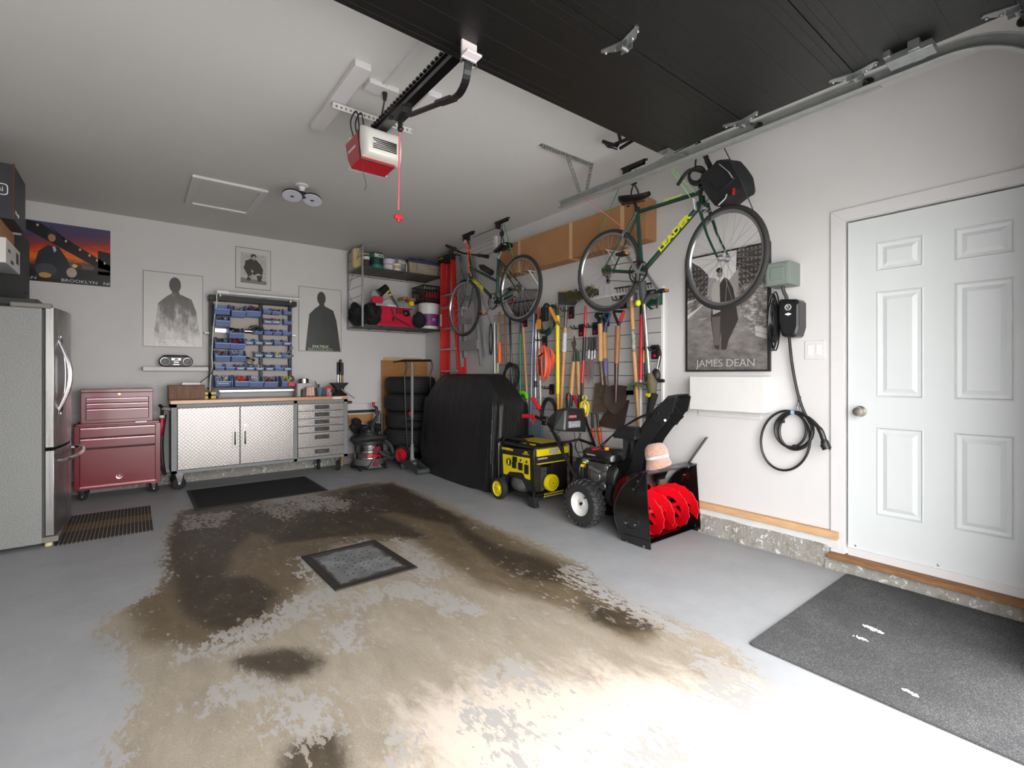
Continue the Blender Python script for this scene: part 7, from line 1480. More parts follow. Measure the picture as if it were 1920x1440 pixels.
solo('black_strap', 'thick black rubber strap arched on a hook behind the snow blower handle', 'strap', MB().tube(smooth_path([p-T(1022, 790, 3.42) for p in (T(1016, 795, 3.42), T(1017, 768, 3.42), T(1024, 750, 3.40), T(1034, 750, 3.40), T(1041, 762, 3.42), T(1044, 778, 3.42))], 6), .020, 8), BLKR, T(1022, 790, 3.42))
t = thing('work_light', 'bright yellow caged work light hanging from its yellow hook', 'work light', T(1096, 766, 3.30)); mb = MB()
for k in range(8): a = k*PI/4; mb.tube(smooth_path([(0, 0, .075), (.035*math.cos(a), .035*math.sin(a), .05), (.042*math.cos(a), .042*math.sin(a), 0), (.025*math.cos(a), .025*math.sin(a), -.06), (0, 0, -.075)], 4), .005, 5)
build('cage', mb, YEL, t); build('bulb', MB().sph((0, 0, 0), (.028, .028, .05)), pm('lamp_glass', (226, 214, 120), .2), t); build('hook', MB().torus((0, 0, .10), (1, 0, 0), .025, .005, 20, 6, a0=-.6, a1=4.2), YEL, t); build('socket', MB().cyl((0, 0, -.07), (0, .01, -.13), .020, .014).tube([(0, .01, -.13), (0.02, .02, -.22)], .007), BLK, t)
for k, (u, nm) in enumerate(((1111.5, 'left'), (1125.5, 'right'))):
    pass
stick('hedge_shears', 'hedge shears with orange grips hanging under the narrow spade', 'shears', [('blade', 1111, 774, 1111.5, 803, .012, .012, BLK), ('grip', 1111.5, 803, 1112, 832, .020, .018, pm('burnt_orange', (196, 78, 34), .5)), ('blade', 1119, 774, 1123, 802, .012, .012, BLK), ('grip', 1123, 802, 1127, 834, .022, .018, pm('burnt_orange', (196, 78, 34), .5))], X=3.44)
# lumber lying low along the wall behind the machines
solo('stacked_lumber', 'weathered boards stacked low against the right wall behind the snow blower', 'lumber', MB().bx(-.09, -.8, 0, 0, .8, .05).bx(-.08, -.7, .055, 0, .9, .09), pm('weathered_board', (140, 122, 106), .8, noise=(6, .3)), (3.468, 3.15, .31), smooth=0, bevel=.004)

# ================================================================ right wall: framed poster, boards, charger
t, w_, h_ = poster('street_poster', 'framed black and white street poster on the right wall behind the near bicycle wheel', 'poster', 'r', (1285, 697), (1444, 452), .02, ink(40, 34, 32))
RD, g = newmat('road_print', .35); g.link(g.ramp(g.m('ADD', g.m('MULTIPLY', g.noise(9, 7, .7, (1, 2, 1)), .7), g.m('MULTIPLY', g.m('DIVIDE', g.sep()[1], h_), .35)), [(.3, (84, 80, 78)), (.5, (128, 124, 122)), (.7, (160, 156, 154))]), g.b.inputs['Base Color'])
BG, g = newmat('building_print', .35); o_ = g.sep(); wn = g.m('MULTIPLY', g.ss(g.m('ABSOLUTE', g.m('SUBTRACT', g.m('FRACT', g.m('MULTIPLY', o_[0], 34)), .5)), .2, .3), g.ss(g.m('ABSOLUTE', g.m('SUBTRACT', g.m('FRACT', g.m('MULTIPLY', o_[1], 26)), .5)), .2, .3)); g.link(g.mix(wn, (62, 58, 56), g.ramp(g.noise(14, 6, .7), [(.3, (70, 66, 64)), (.6, (130, 126, 122))])), g.b.inputs['Base Color'])
fr_ = lambda x0, y0, x1, y1: [(x0, y0), (x1, y0), (x1, y1), (x0, y1)]
CARM, g = newmat('car_print', .3); g.link(g.ramp(g.noise(18, 6, .75, (1, 1.6, 1)), [(.3, (40, 38, 38)), (.5, (120, 116, 114)), (.65, (190, 186, 184))]), g.b.inputs['Base Color'])
layered(t, w_, h_, [(ink(208, 206, 204), [fr_(.03, .015, .97, .985)]), (BG, [[(.03, .62), (.30, .64), (.30, .82), (.2, .9), (.1, .95), (.03, .97)], [(.62, .6), (.97, .55), (.97, .985), (.64, .985)]]), (ink(150, 146, 144), [[(.28, .62), (.42, .62), (.40, .78), (.30, .8)], [(.52, .62), (.66, .62), (.66, .84), (.54, .74)]]),
  (RD, [[(.03, .015), (.97, .015), (.97, .5), (.6, .63), (.35, .63), (.03, .46)]]), (CARM, [[(.03, .50), (.03, .60), (.3, .66), (.32, .62), (.2, .56)], [(.62, .62), (.72, .70), (.97, .72), (.97, .30), (.84, .28), (.72, .42), (.66, .52)]]),
  (ink(176, 172, 168), [[(.84, .36), (.97, .33), (.97, .29), (.85, .31)], [(.84, .32), (.97, .28), (.97, .25), (.85, .28)], [(.19, .45), (.28, .46), (.28, .452), (.19, .442)]]),
  (ink(58, 54, 52), [[(.45, .74), (.50, .78), (.54, .76), (.60, .68), (.66, .42), (.55, .26), (.52, .18), (.46, .18), (.46, .34), (.43, .18), (.38, .20), (.33, .45), (.36, .62)]]), (ink(96, 90, 88), [[(.34, .46), (.38, .22), (.44, .22), (.45, .46)]]), (ink(170, 166, 162), [[(.34, .66), (.36, .74), (.44, .77), (.45, .50), (.36, .48)]]), (ink(140, 130, 124), [blob(.445, .815, .035, .034)]), (ink(44, 40, 38), [blob(.44, .845, .04, .022)])])
text(t, 'JAMES DEAN', h_*.088, ink(172, 170, 170), (w_*.5, h_*.068, .004), sx=1.02, bold=-.0004)
p0 = ax(1293, 763, 3.40); p1 = ax(1432, 773, 3.40); zt_p = ax(1293, 700, 3.40).z
YA, YBB = ax(1293, 740, 3.40).y, ax(1432, 740, 3.40).y
solo('white_box_shelf', 'white painted wooden box on the right wall directly under the framed poster', 'box', MB().bx(-.055, YBB-YA, -.062-.22+.22, .05, 0, .19), WHP, (3.455, YA, (p0.z+p1.z)/2+.05), smooth=0, bevel=.003)
q0 = ax(1309, 781, 3.495); q1 = ax(1427, 783, 3.495)
solo('wall_plate', 'thin white strip plate on the right wall below the white wooden box', 'plate', MB().bx(-.008, q1.y-q0.y, 0, .0, 0, .09), TRIM, (3.504, q0.y, q0.z+.01), smooth=0, bevel=.002)
JB = pm('sage_grey_paint', (120, 130, 122), .45); yb0, yb1 = 1.352, 1.505; zb0 = ax(1482, 531, 3.34).z; zb1 = ax(1482, 487, 3.34).z
t = thing('junction_box', 'sage grey metal electrical box on the right wall beside the framed poster', 'electrical box', (3.42, (yb0+yb1)/2, zb0)); build('enclosure', MB(True).bx(3.34, yb0, zb0, XR-.001, yb1, zb1), JB, t, smooth=0, bevel=.004)
mb = MB(True); mb.bx(3.334, yb0+.01, zb0+.01, 3.341, yb1-.01, zb1-.01).bx(3.328, yb0+.035, zb0+.035, 3.335, yb1-.035, zb1-.035); build('cover', mb, JB, t, smooth=0, bevel=.004); build('conduit_elbow', MB(True).tube(smooth_path([ax(1468, 531, 3.42), ax(1469, 545, 3.42), ax(1474, 556, 3.42), ax(1476, 566, 3.42)], 5), .012), pm('dark_conduit', (60, 60, 62), .5), t)
# car charger
XC = 3.40; cp = lambda u, v, X=XC: ax(u, v, X)
t = thing('car_charger', 'black wall mounted electric car charger with a round white emblem and a glowing light', 'car charger', cp(1479, 632)); 
O_ = [(1460, 566), (1464, 561), (1494, 561), (1499, 566), (1499, 612), (1494, 629), (1490, 632), (1472, 632), (1466, 629), (1460, 604)]
mb = MB(True); f = [cp(u, v, 3.40) for u, v in O_]; c_ = sum(f, V((0,0,0)))/len(f); fi = [c_+(p-c_)*.80+V((-.012, 0, 0)) for p in f]; b_ = [p+V((.105, 0, 0)) for p in f]; n = len(f)
mb.add(f+fi+b_, [tuple(range(n, 2*n))]+[(i, (i+1) % n, n+(i+1) % n, n+i) for i in range(n)]+[(2*n+i, 2*n+(i+1) % n, (i+1) % n, i) for i in range(n)]); build('housing', mb, pm('satin_black', (24, 24, 26), .3), t, smooth=0, bevel=.003)
c = cp(1477.5, 576, 3.386); r = .019
build('emblem', MB(True).torus(c, (1,0,0), r, .0014, 32, 6).tube([c+V((0, r*.62, r*.72)), c+V((0, r*.02, -.03*r)), ], .0012, 5).tube([c+V((0, .45*r, .85*r)), c+V((0, 0, .12*r)), c+V((0, -.45*r, .85*r))], .0014, 5).tube([c+V((0, .88*r, .4*r)), c+V((0, .42*r, -.85*r)), c+V((0, 0, .02*r)), c+V((0, -.42*r, -.85*r)), c+V((0, -.88*r, .4*r))], .0014, 5), WHT, t)
build('status_light', MB(True).prism([(cp(1472, 589, 3.386).y, cp(1472, 589.5, 3.386).z), (cp(1478, 586, 3.386).y, cp(1478, 587, 3.386).z), (cp(1483, 588, 3.386).y, cp(1483, 588.5, 3.386).z), (cp(1478, 591, 3.386).y, cp(1478, 591, 3.386).z)], 'x', 3.384, 3.388), pm('glow_white_blue', (190, 210, 255), .3, emit=5), t, smooth=0)
XK = 3.47; kp = lambda u, v, X=XK: ax(u, v, X)
build('cable', MB(True).tube(smooth_path([kp(1480, 632, 3.44), kp(1483, 665), kp(1489, 705), kp(1498, 745), kp(1509, 775), kp(1523, 800)], 6), .0095, 8), BLK, t)
mb = MB(True)
def loop(cx, cy, rx, ry, X, a0=0, a1=2*PI, n=40, tilt=0):
    ps = []
    for i in range(n+1):
        a = a0+(a1-a0)*i/n; du, dv = rx*math.cos(a), ry*math.sin(a); ps.append(ax(cx+du*math.cos(tilt)-dv*math.sin(tilt), cy+du*math.sin(tilt)+dv*math.cos(tilt), X))
    return ps
mb.tube(loop(1473, 826, 46, 56, 3.47, tilt=.1), .008, 8)
mb.tube(loop(1489, 806, 36, 34, 3.455, tilt=.3), .009, 8).tube(loop(1492, 808, 31, 35, 3.45, tilt=0), .009, 8).tube(loop(1484, 806, 28, 32, 3.46), .008, 8)
build('cable_loops', mb, BLK, t)
mb = MB(True).tube(smooth_path([kp(1503, 776, 3.44), kp(1520, 787, 3.42), kp(1537, 805, 3.41), kp(1545, 825, 3.41), kp(1549, 838, 3.41)], 5), [.010]*4+[.013]*6+[.017]*6+[.024]*5, 10); build('plug_handle', mb, BLK, t)
build('plug_cap', MB(True).cyl(kp(1546, 832, 3.41), kp(1551, 842, 3.41), .028, .026, 16).box(kp(1556, 840, 3.41), (.02, .008, .02)), BLK, t); build('cable_tie', MB(True).box(kp(1465, 790, 3.45), (.03, .035, .02)).box(kp(1492, 837, 3.45), (.03, .03, .022)), BLK, t); build('blue_tie', MB(True).box(kp(1487, 773, 3.45), (.03, .02, .022)), pm('pale_blue_tie', (140, 170, 210), .5), t)
solo('cable_hook', 'small silver hook and ring on the right wall holding the charging cable', 'hook', MB().tube([(0, 0, .05), (-.02, 0, .0), (-.03, 0, -.05)], .005, 6).torus((-.02, 0, -.02), (0, 1, 0), .014, .003, 16, 5).tube([(0, -.01, .05), (0, -.01, -.045)], .004, 6), CHR, ax(1498, 757, 3.50))
mb = MB(); rr_ = random.Random(11)
for k in range(9): mb.torus((-.005*k, .006*rr_.uniform(-1, 1), -.018*rr_.random()), (1, .1*rr_.uniform(-1, 1), 0), .016+.018*rr_.random(), .005, 22, 5, sy=1/(.016+.018*rr_.random())*.0+7.2-1.8*rr_.random())
t = thing('cord_hank', 'long hank of black cord hanging between the framed poster and the charger', 'cord', ax(1453, 600, 3.455)); 
for i, p in enumerate(mb.v): mb.v[i] = V((p.x, p.y, max(-.235, min(.235, p.z))))
build('strands', mb, BLK, t)
a = ax(1528, 656, XR); t = thing('light_switch', 'white double rocker light switch on the right wall beside the door casing', 'light switch', a); hh = (ax(1528, 638, XR).z-ax(1528, 673, XR).z)/2; ww = (ax(1509.5, 656, XR).y-ax(1547, 656, XR).y)/2
build('plate', MB().bx(-.006, -ww, -hh, -.0, ww, hh), TRIM, t, bevel=.002, smooth=0)
for s in (-1, 1): build('rocker', MB().bx(-.009, s*ww*.42-.016, -hh*.55, -.005, s*ww*.42+.016, hh*.55), WHT, t, smooth=0, bevel=.0015)
# ================================================================ generator
GX, GYF = 2.88, 3.355
g_ = lambda u, v: ax(u, v, GX); gf = lambda u, v, Y=GYF: ay(u, v, Y)
gen = thing('generator', 'yellow and black portable generator with two yellow wheels between the grill and snow blower', 'generator', (3.1, 3.62, 0))
yb_, zt_g, zb_g = 3.90, .52, .095
TB = pm('gloss_black_tube', (18, 18, 19), .25, .3, coat=.4)
XFR = 3.36
for y in (GYF, yb_):
    build('frame_tube', MB(True).tube(rounded([(GX, y, zb_g), (GX, y, zt_g+.045), (XFR, y, zt_g+.045), (XFR, y, zb_g), (GX, y, zb_g)], .06, 5), .0145, 8), TB, gen)
build('frame_tube', MB(True).cyl((GX, GYF, zb_g), (GX, yb_, zb_g), .0145).cyl((XFR, GYF, zb_g), (XFR, yb_, zb_g), .0145).cyl((GX+.02, GYF, zb_g), (GX+.02, yb_, zb_g), .0145), TB, gen)
build('frame_tube', MB(True).cyl((GX+.1, GYF, zt_g+.045), (GX+.1, yb_, zt_g+.045), .012).cyl((GX+.12, (GYF+yb_)/2, zb_g), (XFR, (GYF+yb_)/2, zb_g), .012), TB, gen)
build('top_handle', MB(True).tube(rounded([(GX+.02, GYF+.10, zt_g+.045), (GX+.02, GYF+.14, zt_g+.08), (GX+.02, yb_-.1, zt_g+.08), (GX+.02, yb_-.06, zt_g+.045)], .03), .013), BLK, gen)
GBK = pm('generator_black', (34, 34, 34), .5); GYL = pm('generator_yellow', (222, 200, 10), .4)
yf, ybk = GYF+.02, yb_-.02
mb = MB(True); ps = [(yf, zt_g), (ybk, zt_g-.03), (ybk, .22), (ybk-.08, .19), (ybk-.12, .23), (yf+.16, .22), (yf+.10, .15), (yf, .13)]
mb.prism(ps, 'x', GX+.005, GX+.11); build('control_housing', mb, GBK, gen, smooth=0, bevel=.008)
P_g = lambda u, v: (g_(u, v).y, g_(u, v).z)
fp = build('control_panel', MB(True).prism([P_g(942.5, 851), P_g(992.5, 859.5), P_g(993.5, 900), P_g(985, 897), P_g(981, 888), P_g(976, 886), P_g(955, 884), P_g(950, 889.5), P_g(944, 888)], 'x', GX+.0, GX+.008), GYL, gen, smooth=0)
for k, (u, v, wv, hv) in enumerate(((965, 872, 7, 10), (976.5, 874.5, 7.5, 12), (988, 880, 7, 16), (966, 861, 8, 8))):
    a, b = P_g(u-wv/2, v+hv/2), P_g(u+wv/2, v-hv/2); build('outlet_cover' if k < 3 else 'meter', MB(True).bx(GX-.010, min(a[0], b[0]), a[1], GX+.002, max(a[0], b[0]), b[1]), BLK, fp, smooth=0, bevel=.003)
c = g_(954.5, 866); build('selector', MB(True).cyl(c+V((.004, 0, 0)), c+V((-.006, 0, 0)), .036, n=24), GBK, fp); build('selector_key', MB(True).box(c+V((-.009, .0, 0)), (.008, .012, .05)), GYL, fp, smooth=0)
for u, v in ((977, 863), (988, 866)): cc = g_(u, v); build('switch', MB(True).box(cc+V((-.004, 0, 0)), (.012, .012, .022)), BLK, fp, smooth=0)
text(gen, 'CHAMPION', .034, GYL, g_(951, 842)+V((-.001, 0, 0)), RIGHT, world=True, sx=1.0, bold=.001, shear=.2)
text(gen, '4000', .026, GYL, g_(986, 848.5)+V((-.001, 0, 0)), RIGHT, world=True); text(gen, 'STARTING WATTS', .012, GYL, g_(986, 852)+V((-.001, 0, 0)), RIGHT, world=True)
mb = MB(True).bx(GX+.03, yf+.02, zt_g, XFR-.03, ybk-.02, zt_g+.03); build('tank', mb, GBK, gen, smooth=0, bevel=.01)
build('tank_top', MB(True).prism([(GX+.06, yf+.04), (XFR-.05, yf+.03), (XFR-.05, ybk-.05), (GX+.12, ybk-.04)], 'z', zt_g+.03, zt_g+.045), GYL, gen, smooth=0, bevel=.008)
a, b = gf(1008, 857), gf(1051, 838); build('side_panel', MB(True).bx(a.x, GYF+.0, a.z, XFR-.03, GYF+.05, b.z), GYL, gen, smooth=0, bevel=.006)
build('spec_label', MB(True).bx(gf(1030, 850).x, GYF-.0015, gf(1030, 851).z, gf(1047, 850).x, GYF+.001, gf(1030, 842).z), pm('label_grey', (188, 188, 186), .5, noise=(60, .5)), gen, smooth=0)
a, b = gf(1009, 872), gf(1053, 860.5); build('side_panel', MB(True).bx(a.x, GYF+.0, a.z, XFR-.03, GYF+.05, b.z-.012), GYL, gen, smooth=0, bevel=.006)
build('side_band', MB(True).bx(a.x, GYF+.005, b.z-.012, XFR-.03, GYF+.05, gf(1008, 857).z), GBK, gen, smooth=0)
text(gen, 'CHAMPION', .024, WHT, gf(1017, 860, GYF+.004), (PI/2, 0, 0), world=True)
build('engine_block', MB(True).bx(GX+.06, GYF+.10, zb_g+.02, GX+.26, ybk-.1, .33).cyl((GX+.13, GYF+.04, .215), (GX+.13, GYF+.14, .215), .095, n=24), pm('cast_alloy', (128, 128, 126), .45, .7, noise=(20, .4)), gen, smooth=40, bevel=.006)
build('muffler_cover', MB(True).bx(GX+.25, GYF+.03, zb_g+.03, XFR-.02, ybk-.05, .40), BLK, gen, smooth=0, bevel=.01)
build('engine_pan', MB(True).sph((GX+.06, GYF+.26, .165), (.07, .13, .085), 18, 10), pm('cast_alloy', (128, 128, 126), .45, .7, noise=(20, .4)), gen)
c = gf(1031, 904, GYF-.01); rec = build('recoil_cover', MB(True).lathe([(.078, .0), (.080, -.035), (.074, -.045), (.072, -.045), (.010, -.048), (0, -.045)], c+V((0, 0, 0)), (0, 1, 0), 32), GYL, gen)
build('recoil_vents', MB(True).lathe([(.008, 0), (0, -.003)], c+V((0, -.047, 0)), (0, 1, 0), 12).torus(c+V((0, -.047, 0)), (0,1,0), .03, .0015, 30, 4).torus(c+V((0, -.047, 0)), (0,1,0), .05, .0015, 30, 4), BLK, rec)
mb = MB(True); a, b = gf(1019, 929), gf(1054, 921.5); mb.cyl(a, b, .010)
for i in range(14): p = a+(b-a)*(i/13); mb.cyl(p+V((0, -.01, -.016)), p+V((.006, -.01, .018)), .004, n=5)
build('spring_guard', mb, GYL, gen, smooth=0)
for y, u in ((yb_-.10, 0),):
    for s, X in ((-1, GX-.06), (1, XFR+.05)):
        c = V((X, 3.80, .105)); w_ = build('wheel', MB(True).lathe([(.075, -.03), (.098, -.03), (.104, -.015), (.104, .015), (.098, .03), (.075, .03)], c, (1, 0, 0), 36, open_=True), BLKR, gen)
        mb = MB(True).lathe([(0, -.028), (.03, -.030), (.034, -.022), (.065, -.018), (.078, -.026), (.080, -.03), (.080, .03), (0, .02)], c, (1, 0, 0), 30); build('wheel_rim', mb, GYL, w_)
        mb = MB(True)
        for k in range(6): a = k*PI/3; mb.bar(c+V((-.021, .035*math.cos(a), .035*math.sin(a))), c+V((-.021, .068*math.cos(a), .068*math.sin(a))), .006, .006, (1,0,0))
        mb.cyl(c+V((-.034, 0, 0)), c+V((-.028, 0, 0)), .008); build('rim_spokes', mb, BLK if s > 0 else pm('olive_rib', (150, 140, 30), .5), w_, smooth=0)
build('axle', MB(True).cyl((GX-.05, 3.80, .105), (XFR+.05, 3.80, .105), .008), TB, gen)
build('support_leg', MB(True).box((GX+.01, GYF+.02, .05), (.05, .09, .09)).bx(GX-.02, GYF-.04, 0.002, GX+.035, GYF+.04, .03), BLKR, gen, smooth=0, bevel=.006)
build('support_leg', MB(True).box((XFR, GYF+.02, .05), (.04, .05, .09)), BLKR, gen, smooth=0)
build('base_tray', MB(True).bx(GX+.05, GYF+.03, zb_g-.005, XFR-.02, yb_-.03, zb_g+.01), GBK, gen, smooth=0)

# ================================================================ snow blower
SX0, SX1 = 2.82, 3.455; XM = (SX0+SX1)/2
sb = thing('snow_blower', 'black two stage snow blower with a bright red auger standing by the right wall', 'snow blower', (XM, 2.6, 0))
GB = pm('gloss_black_sheet', (12, 12, 13), .14, .0, coat=.8); GBI = pm('housing_inside_black', (14, 13, 13), .2, coat=.5)
q = lambda u, v: (ax(u, v, SX0).y, max(ax(u, v, SX0).z, .004))
out = [q(1211, 890), q(1219.6, 1031), q(1213, 1033), q(1165, 1014), (q(1162, 1000)), q(1153, 975), q(1151, 957), q(1154, 940), q(1160, 924), q(1170, 910), q(1182, 899), q(1198, 889)]
out = [(y, z) for y, z in out]
for X, s in ((SX0, 1), (SX1, -1)): build('side_plate', MB(True).prism(out, 'x', X-.0025, X+.0025), GB, sb, smooth=0, bevel=.001)
for X in (SX0, SX1): build('rolled_edge', MB(True).tube([(X, y, z) for y, z in out], .005, 6, closed=True), GB, sb)
yF, zT = out[0]; ct = V((0, 2.215, .262))
def drum(mb, th):
    arc = [(yF+.005, zT-.004), (yF+.09, zT+.004)]; 
    for i in range(11): a = math.radians(62-i*17.5); arc.append((2.185+.195*math.cos(a), .265+.245*math.sin(a) if a > -.9 else .265+.25*math.sin(a)))
    arc.append((2.22, .02)); arc.append((2.10, .012)); n = len(arc)
    vs = [(x, y, z) for x in (SX0, SX1) for y, z in arc]+[(x, y+th*.7, z+th*.5) for x in (SX0, SX1) for y, z in arc]
    fs = [(i, i+1, n+i+1, n+i) for i in range(n-1)]+[(3*n+i, 3*n+i+1, 2*n+i+1, 2*n+i) for i in range(n-1)]+[(0, n, 3*n, 2*n)]
    mb.add(vs, fs); return mb
build('auger_housing', drum(MB(True), .006), GBI, sb, smooth=40)
build('top_strip', MB(True).bx(SX0+.0, yF-.012, zT-.004, SX1, yF+.075, zT+.006), pm('satin_dark_strip', (46, 46, 48), .3, .4), sb, smooth=0, bevel=.003)
build('top_decal', MB(True).bx(SX0+.02, yF-.006, zT+.0062, SX0+.16, yF+.05, zT+.0072), pm('pink_decal', (190, 150, 156), .5, noise=(40, .4)), sb, smooth=0); build('top_decal', MB(True).bx(SX0+.34, yF+.0, zT+.0062, SX0+.44, yF+.05, zT+.0072), pm('grey_decal', (160, 160, 162), .5, noise=(50, .4)), sb, smooth=0)
# auger: four red helical ribbons on a shaft
AR = pm('auger_red', (206, 12, 26), .22, coat=.5); ac = V((0, 2.195, .20)); R0, R1 = .095, .168
def ribbon(x0, x1, turns, ph, hand):
    mb = MB(True); n = 44; vs = []; fs = []
    for i in range(n+1):
        f = i/n; a = ph+hand*turns*2*PI*f; x = x0+(x1-x0)*f; rr = R1+(.004 if i % 3 == 0 else -.004)
        c_, s_ = math.cos(a), math.sin(a)
        for r_, dx in ((R0, -.004), (rr, -.004), (rr, .004), (R0, .004)): vs.append((x+dx+(.03 if r_ == R0 else 0)*hand*0, ac.y+r_*c_, ac.z+r_*s_))
        if i: b = 4*(i-1); fs += [(b+k, b+(k+1) % 4, b+4+(k+1) % 4, b+4+k) for k in range(4)]
    fs += [(3,2,1,0), (4*n, 4*n+1, 4*n+2, 4*n+3)]; mb.add(vs, fs)
    for f in (.15, .5, .85):
        a = ph+hand*turns*2*PI*f; x = x0+(x1-x0)*f; mb.bar((x, ac.y, ac.z), (x, ac.y+R0*1.1*math.cos(a), ac.z+R0*1.1*math.sin(a)), .03, .010, (1,0,0))
    return mb
for k, (a, b, hand) in enumerate(((SX0+.03, XM-.03, 1), (SX1-.03, XM+.03, -1))):
    for ph in (0.6, 0.6+PI): build('auger_blade', ribbon(a, b, 1.0, ph, hand), AR, sb, smooth=50)
build('auger_shaft', MB(True).cyl((SX0, ac.y, ac.z), (SX1, ac.y, ac.z), .019).sph((XM, ac.y+.02, ac.z), (.05, .06, .055)), AR, sb)
c = V((XM, 2.36, .27)); build('impeller', MB(True).torus(c+V((0, -.02, 0)), (0,1,0), .12, .012, 30, 6).bar(c+V((-.11, 0, 0)), c+V((.11, 0, 0)), .02, .05).bar(c+V((0, 0, -.11)), c+V((0, 0, .11)), .02, .05, (1,0,0)), AR, sb, smooth=0)
build('impeller_housing', MB(True).cyl((XM, 2.37, .27), (XM, 2.47, .27), .155, n=30), GB, sb)
# skids and fasteners on the side plates
for X, s in ((SX0, -1), (SX1, 1)):
    sk = [q(1168, 1001), q(1172, 1000), q(1210, 1011), q(1218, 1016), q(1219, 1027), q(1213, 1033), q(1168, 1017)]
    k_ = build('skid_shoe', MB(True).prism(sk, 'x', X+s*.004-.004, X+s*.004+.004), GB, sb, smooth=0, bevel=.003)
    mb = MB(True)
    for u, v in ((1177.5, 1016.5), (1209.5, 1024)): y, z = q(u, v); mb.cyl((X+s*.003, y, z), (X+s*.014, y, z), .010, n=10)
    build('bolt', mb, CHR, k_)
    mb = MB(True)
    for u, v in ((1175, 980), (1192, 984), (1197.5, 902), (1189.5, 917)): y, z = q(u, v); mb.cyl((X+s*.003, y, z), (X+s*.012, y, z), .008, n=10)
    build('carriage_bolt', mb, CHR, sb)
mb = MB(True)
for u, v in ((1290, 876), (1282.5, 890)): p = ax(u, v, SX1); mb.cyl((SX1-.002, p.y, p.z), (SX1-.012, p.y, p.z), .009, n=10)
p = ax(1302.5, 985.5, SX1); mb.cyl((SX1-.002, p.y, p.z), (SX1-.012, p.y, p.z), .009, n=10); build('inner_bolt', mb, CHR, sb)
mb = MB(True); y0_, z0_ = q(1184, 978); mb.tube([(SX0-.004, y0_+.062*math.cos(a)*1.1, z0_+.048*math.sin(a)) for a in np.linspace(0, 2*PI, 28, endpoint=False)], .0022, 5, closed=True); build('pressed_outline', mb, GB, sb)
db0, db1 = ax(1188, 925, SX0-.008), ax(1233, 846, SX0-.008); build('drift_bar', MB(True).bar(db0, db1, .006, .036, (1,0,0)), BLKM, sb, smooth=0, bevel=.001)
db2, db3 = ax(1289, 872, SX1+.006), ax(1325.5, 820, SX1+.006); build('drift_bar', MB(True).bar(db2, db3, .006, .034, (1,0,0)), BLKM, sb, smooth=0, bevel=.001)
# chute
mb = MB(True); CX = 3.10; path = [(1195, 893, .085), (1199, 868, .085), (1207, 842, .085), (1221, 812, .085), (1238, 788, .088), (1258, 768, .09)]
rings = []; ps = [ax(u, v, CX) for u, v, _ in path]
for i, p in enumerate(ps):
    d = (ps[min(i+1, len(ps)-1)]-ps[max(i-1, 0)]).normalized(); nrm = V((0, d.z, -d.y)); w_ = path[i][2]; ring = []
    # U channel: back on +n side, open toward -Y
    nn = nrm if nrm.y > 0 else -nrm
    for sx, k in ((-1, -.075), (-1, .03), (-.55, .075), (.55, .075), (1, .03), (1, -.075)): ring.append(p+V((sx*w_, 0, 0))+nn*k)
    for sx, k in ((.93, -.075), (.93, .026), (.5, .067), (-.5, .067), (-.93, .026), (-.93, -.075)): ring.append(p+V((sx*w_, 0, 0))+nn*k)
    rings.append(ring)
CHM = pm('chute_black', (28, 28, 29), .38)
ch = build('chute', MB(True).loft(rings), CHM, sb, smooth=0, bevel=.002)
a, b, c_, d_ = ax(1240, 785, CX), ax(1262, 757, CX), ax(1277, 752, CX), ax(1279, 772, CX)
rings = []
for p, k in ((ax(1244, 790, CX), .0), (ax(1256, 772, CX), .01), (ax(1266, 760, CX), .02), (ax(1279, 757, CX), .03)):
    i = len(rings); d = [V((0, -.5, .85)), V((0, -.7, .7)), V((0, -.9, .35)), V((0, -1, -.25))][i].normalized(); nn = V((0, d.z, -d.y)); w_ = .097
    rings.append([p+V((sx*w_, 0, 0))+nn*kk for sx, kk in ((-1, -.06), (-1, .05), (-.5, .075), (.5, .075), (1, .05), (1, -.06), (.94, -.06), (.94, .046), (.5, .068), (-.5, .068), (-.94, .046), (-.94, -.06))])
build('deflector', MB(True).loft(rings), CHM, ch, smooth=0, bevel=.002)
build('deflector_bolt', MB(True).cyl(ax(1247, 788, CX-.10), ax(1247, 788, CX-.115), .008, n=12), CHR, ch)
build('chute_base', MB(True).cyl((CX, 2.37, .40), (CX, 2.36, .47), .12, .10, 28), CHM, sb)
# chute turning head
hp_ = ax(1184, 812, 3.05); hd_ = build('chute_gearbox', MB(True).loft([[(hp_.x+x*a, hp_.y+y*b, hp_.z+z) for x, y in ((-1,-1),(1,-1),(1,1),(-1,1))] for z, a, b in ((-.04, .10, .11), (-.01, .10, .11), (.03, .07, .09), (.05, .04, .05))]), BLK, sb, smooth=0, bevel=.012)
build('mast', MB(True).bx(hp_.x-.03, hp_.y-.03, .34, hp_.x-.022, hp_.y+.06, hp_.z-.03).bx(hp_.x-.03, hp_.y-.035, .34, hp_.x+.03, hp_.y-.03, hp_.z-.03), pm('grey_black_mast', (50, 50, 51), .35), sb, smooth=0)
build('mast_bracket', MB(True).prism([(hp_.y+.02, hp_.z-.2), (hp_.y-.02, hp_.z-.05), (hp_.y-.04, hp_.z-.2), (hp_.y+.02, .42), (hp_.y+.26, .36), (hp_.y+.26, .38)], 'x', hp_.x-.05, hp_.x-.045), GB, sb, smooth=0)
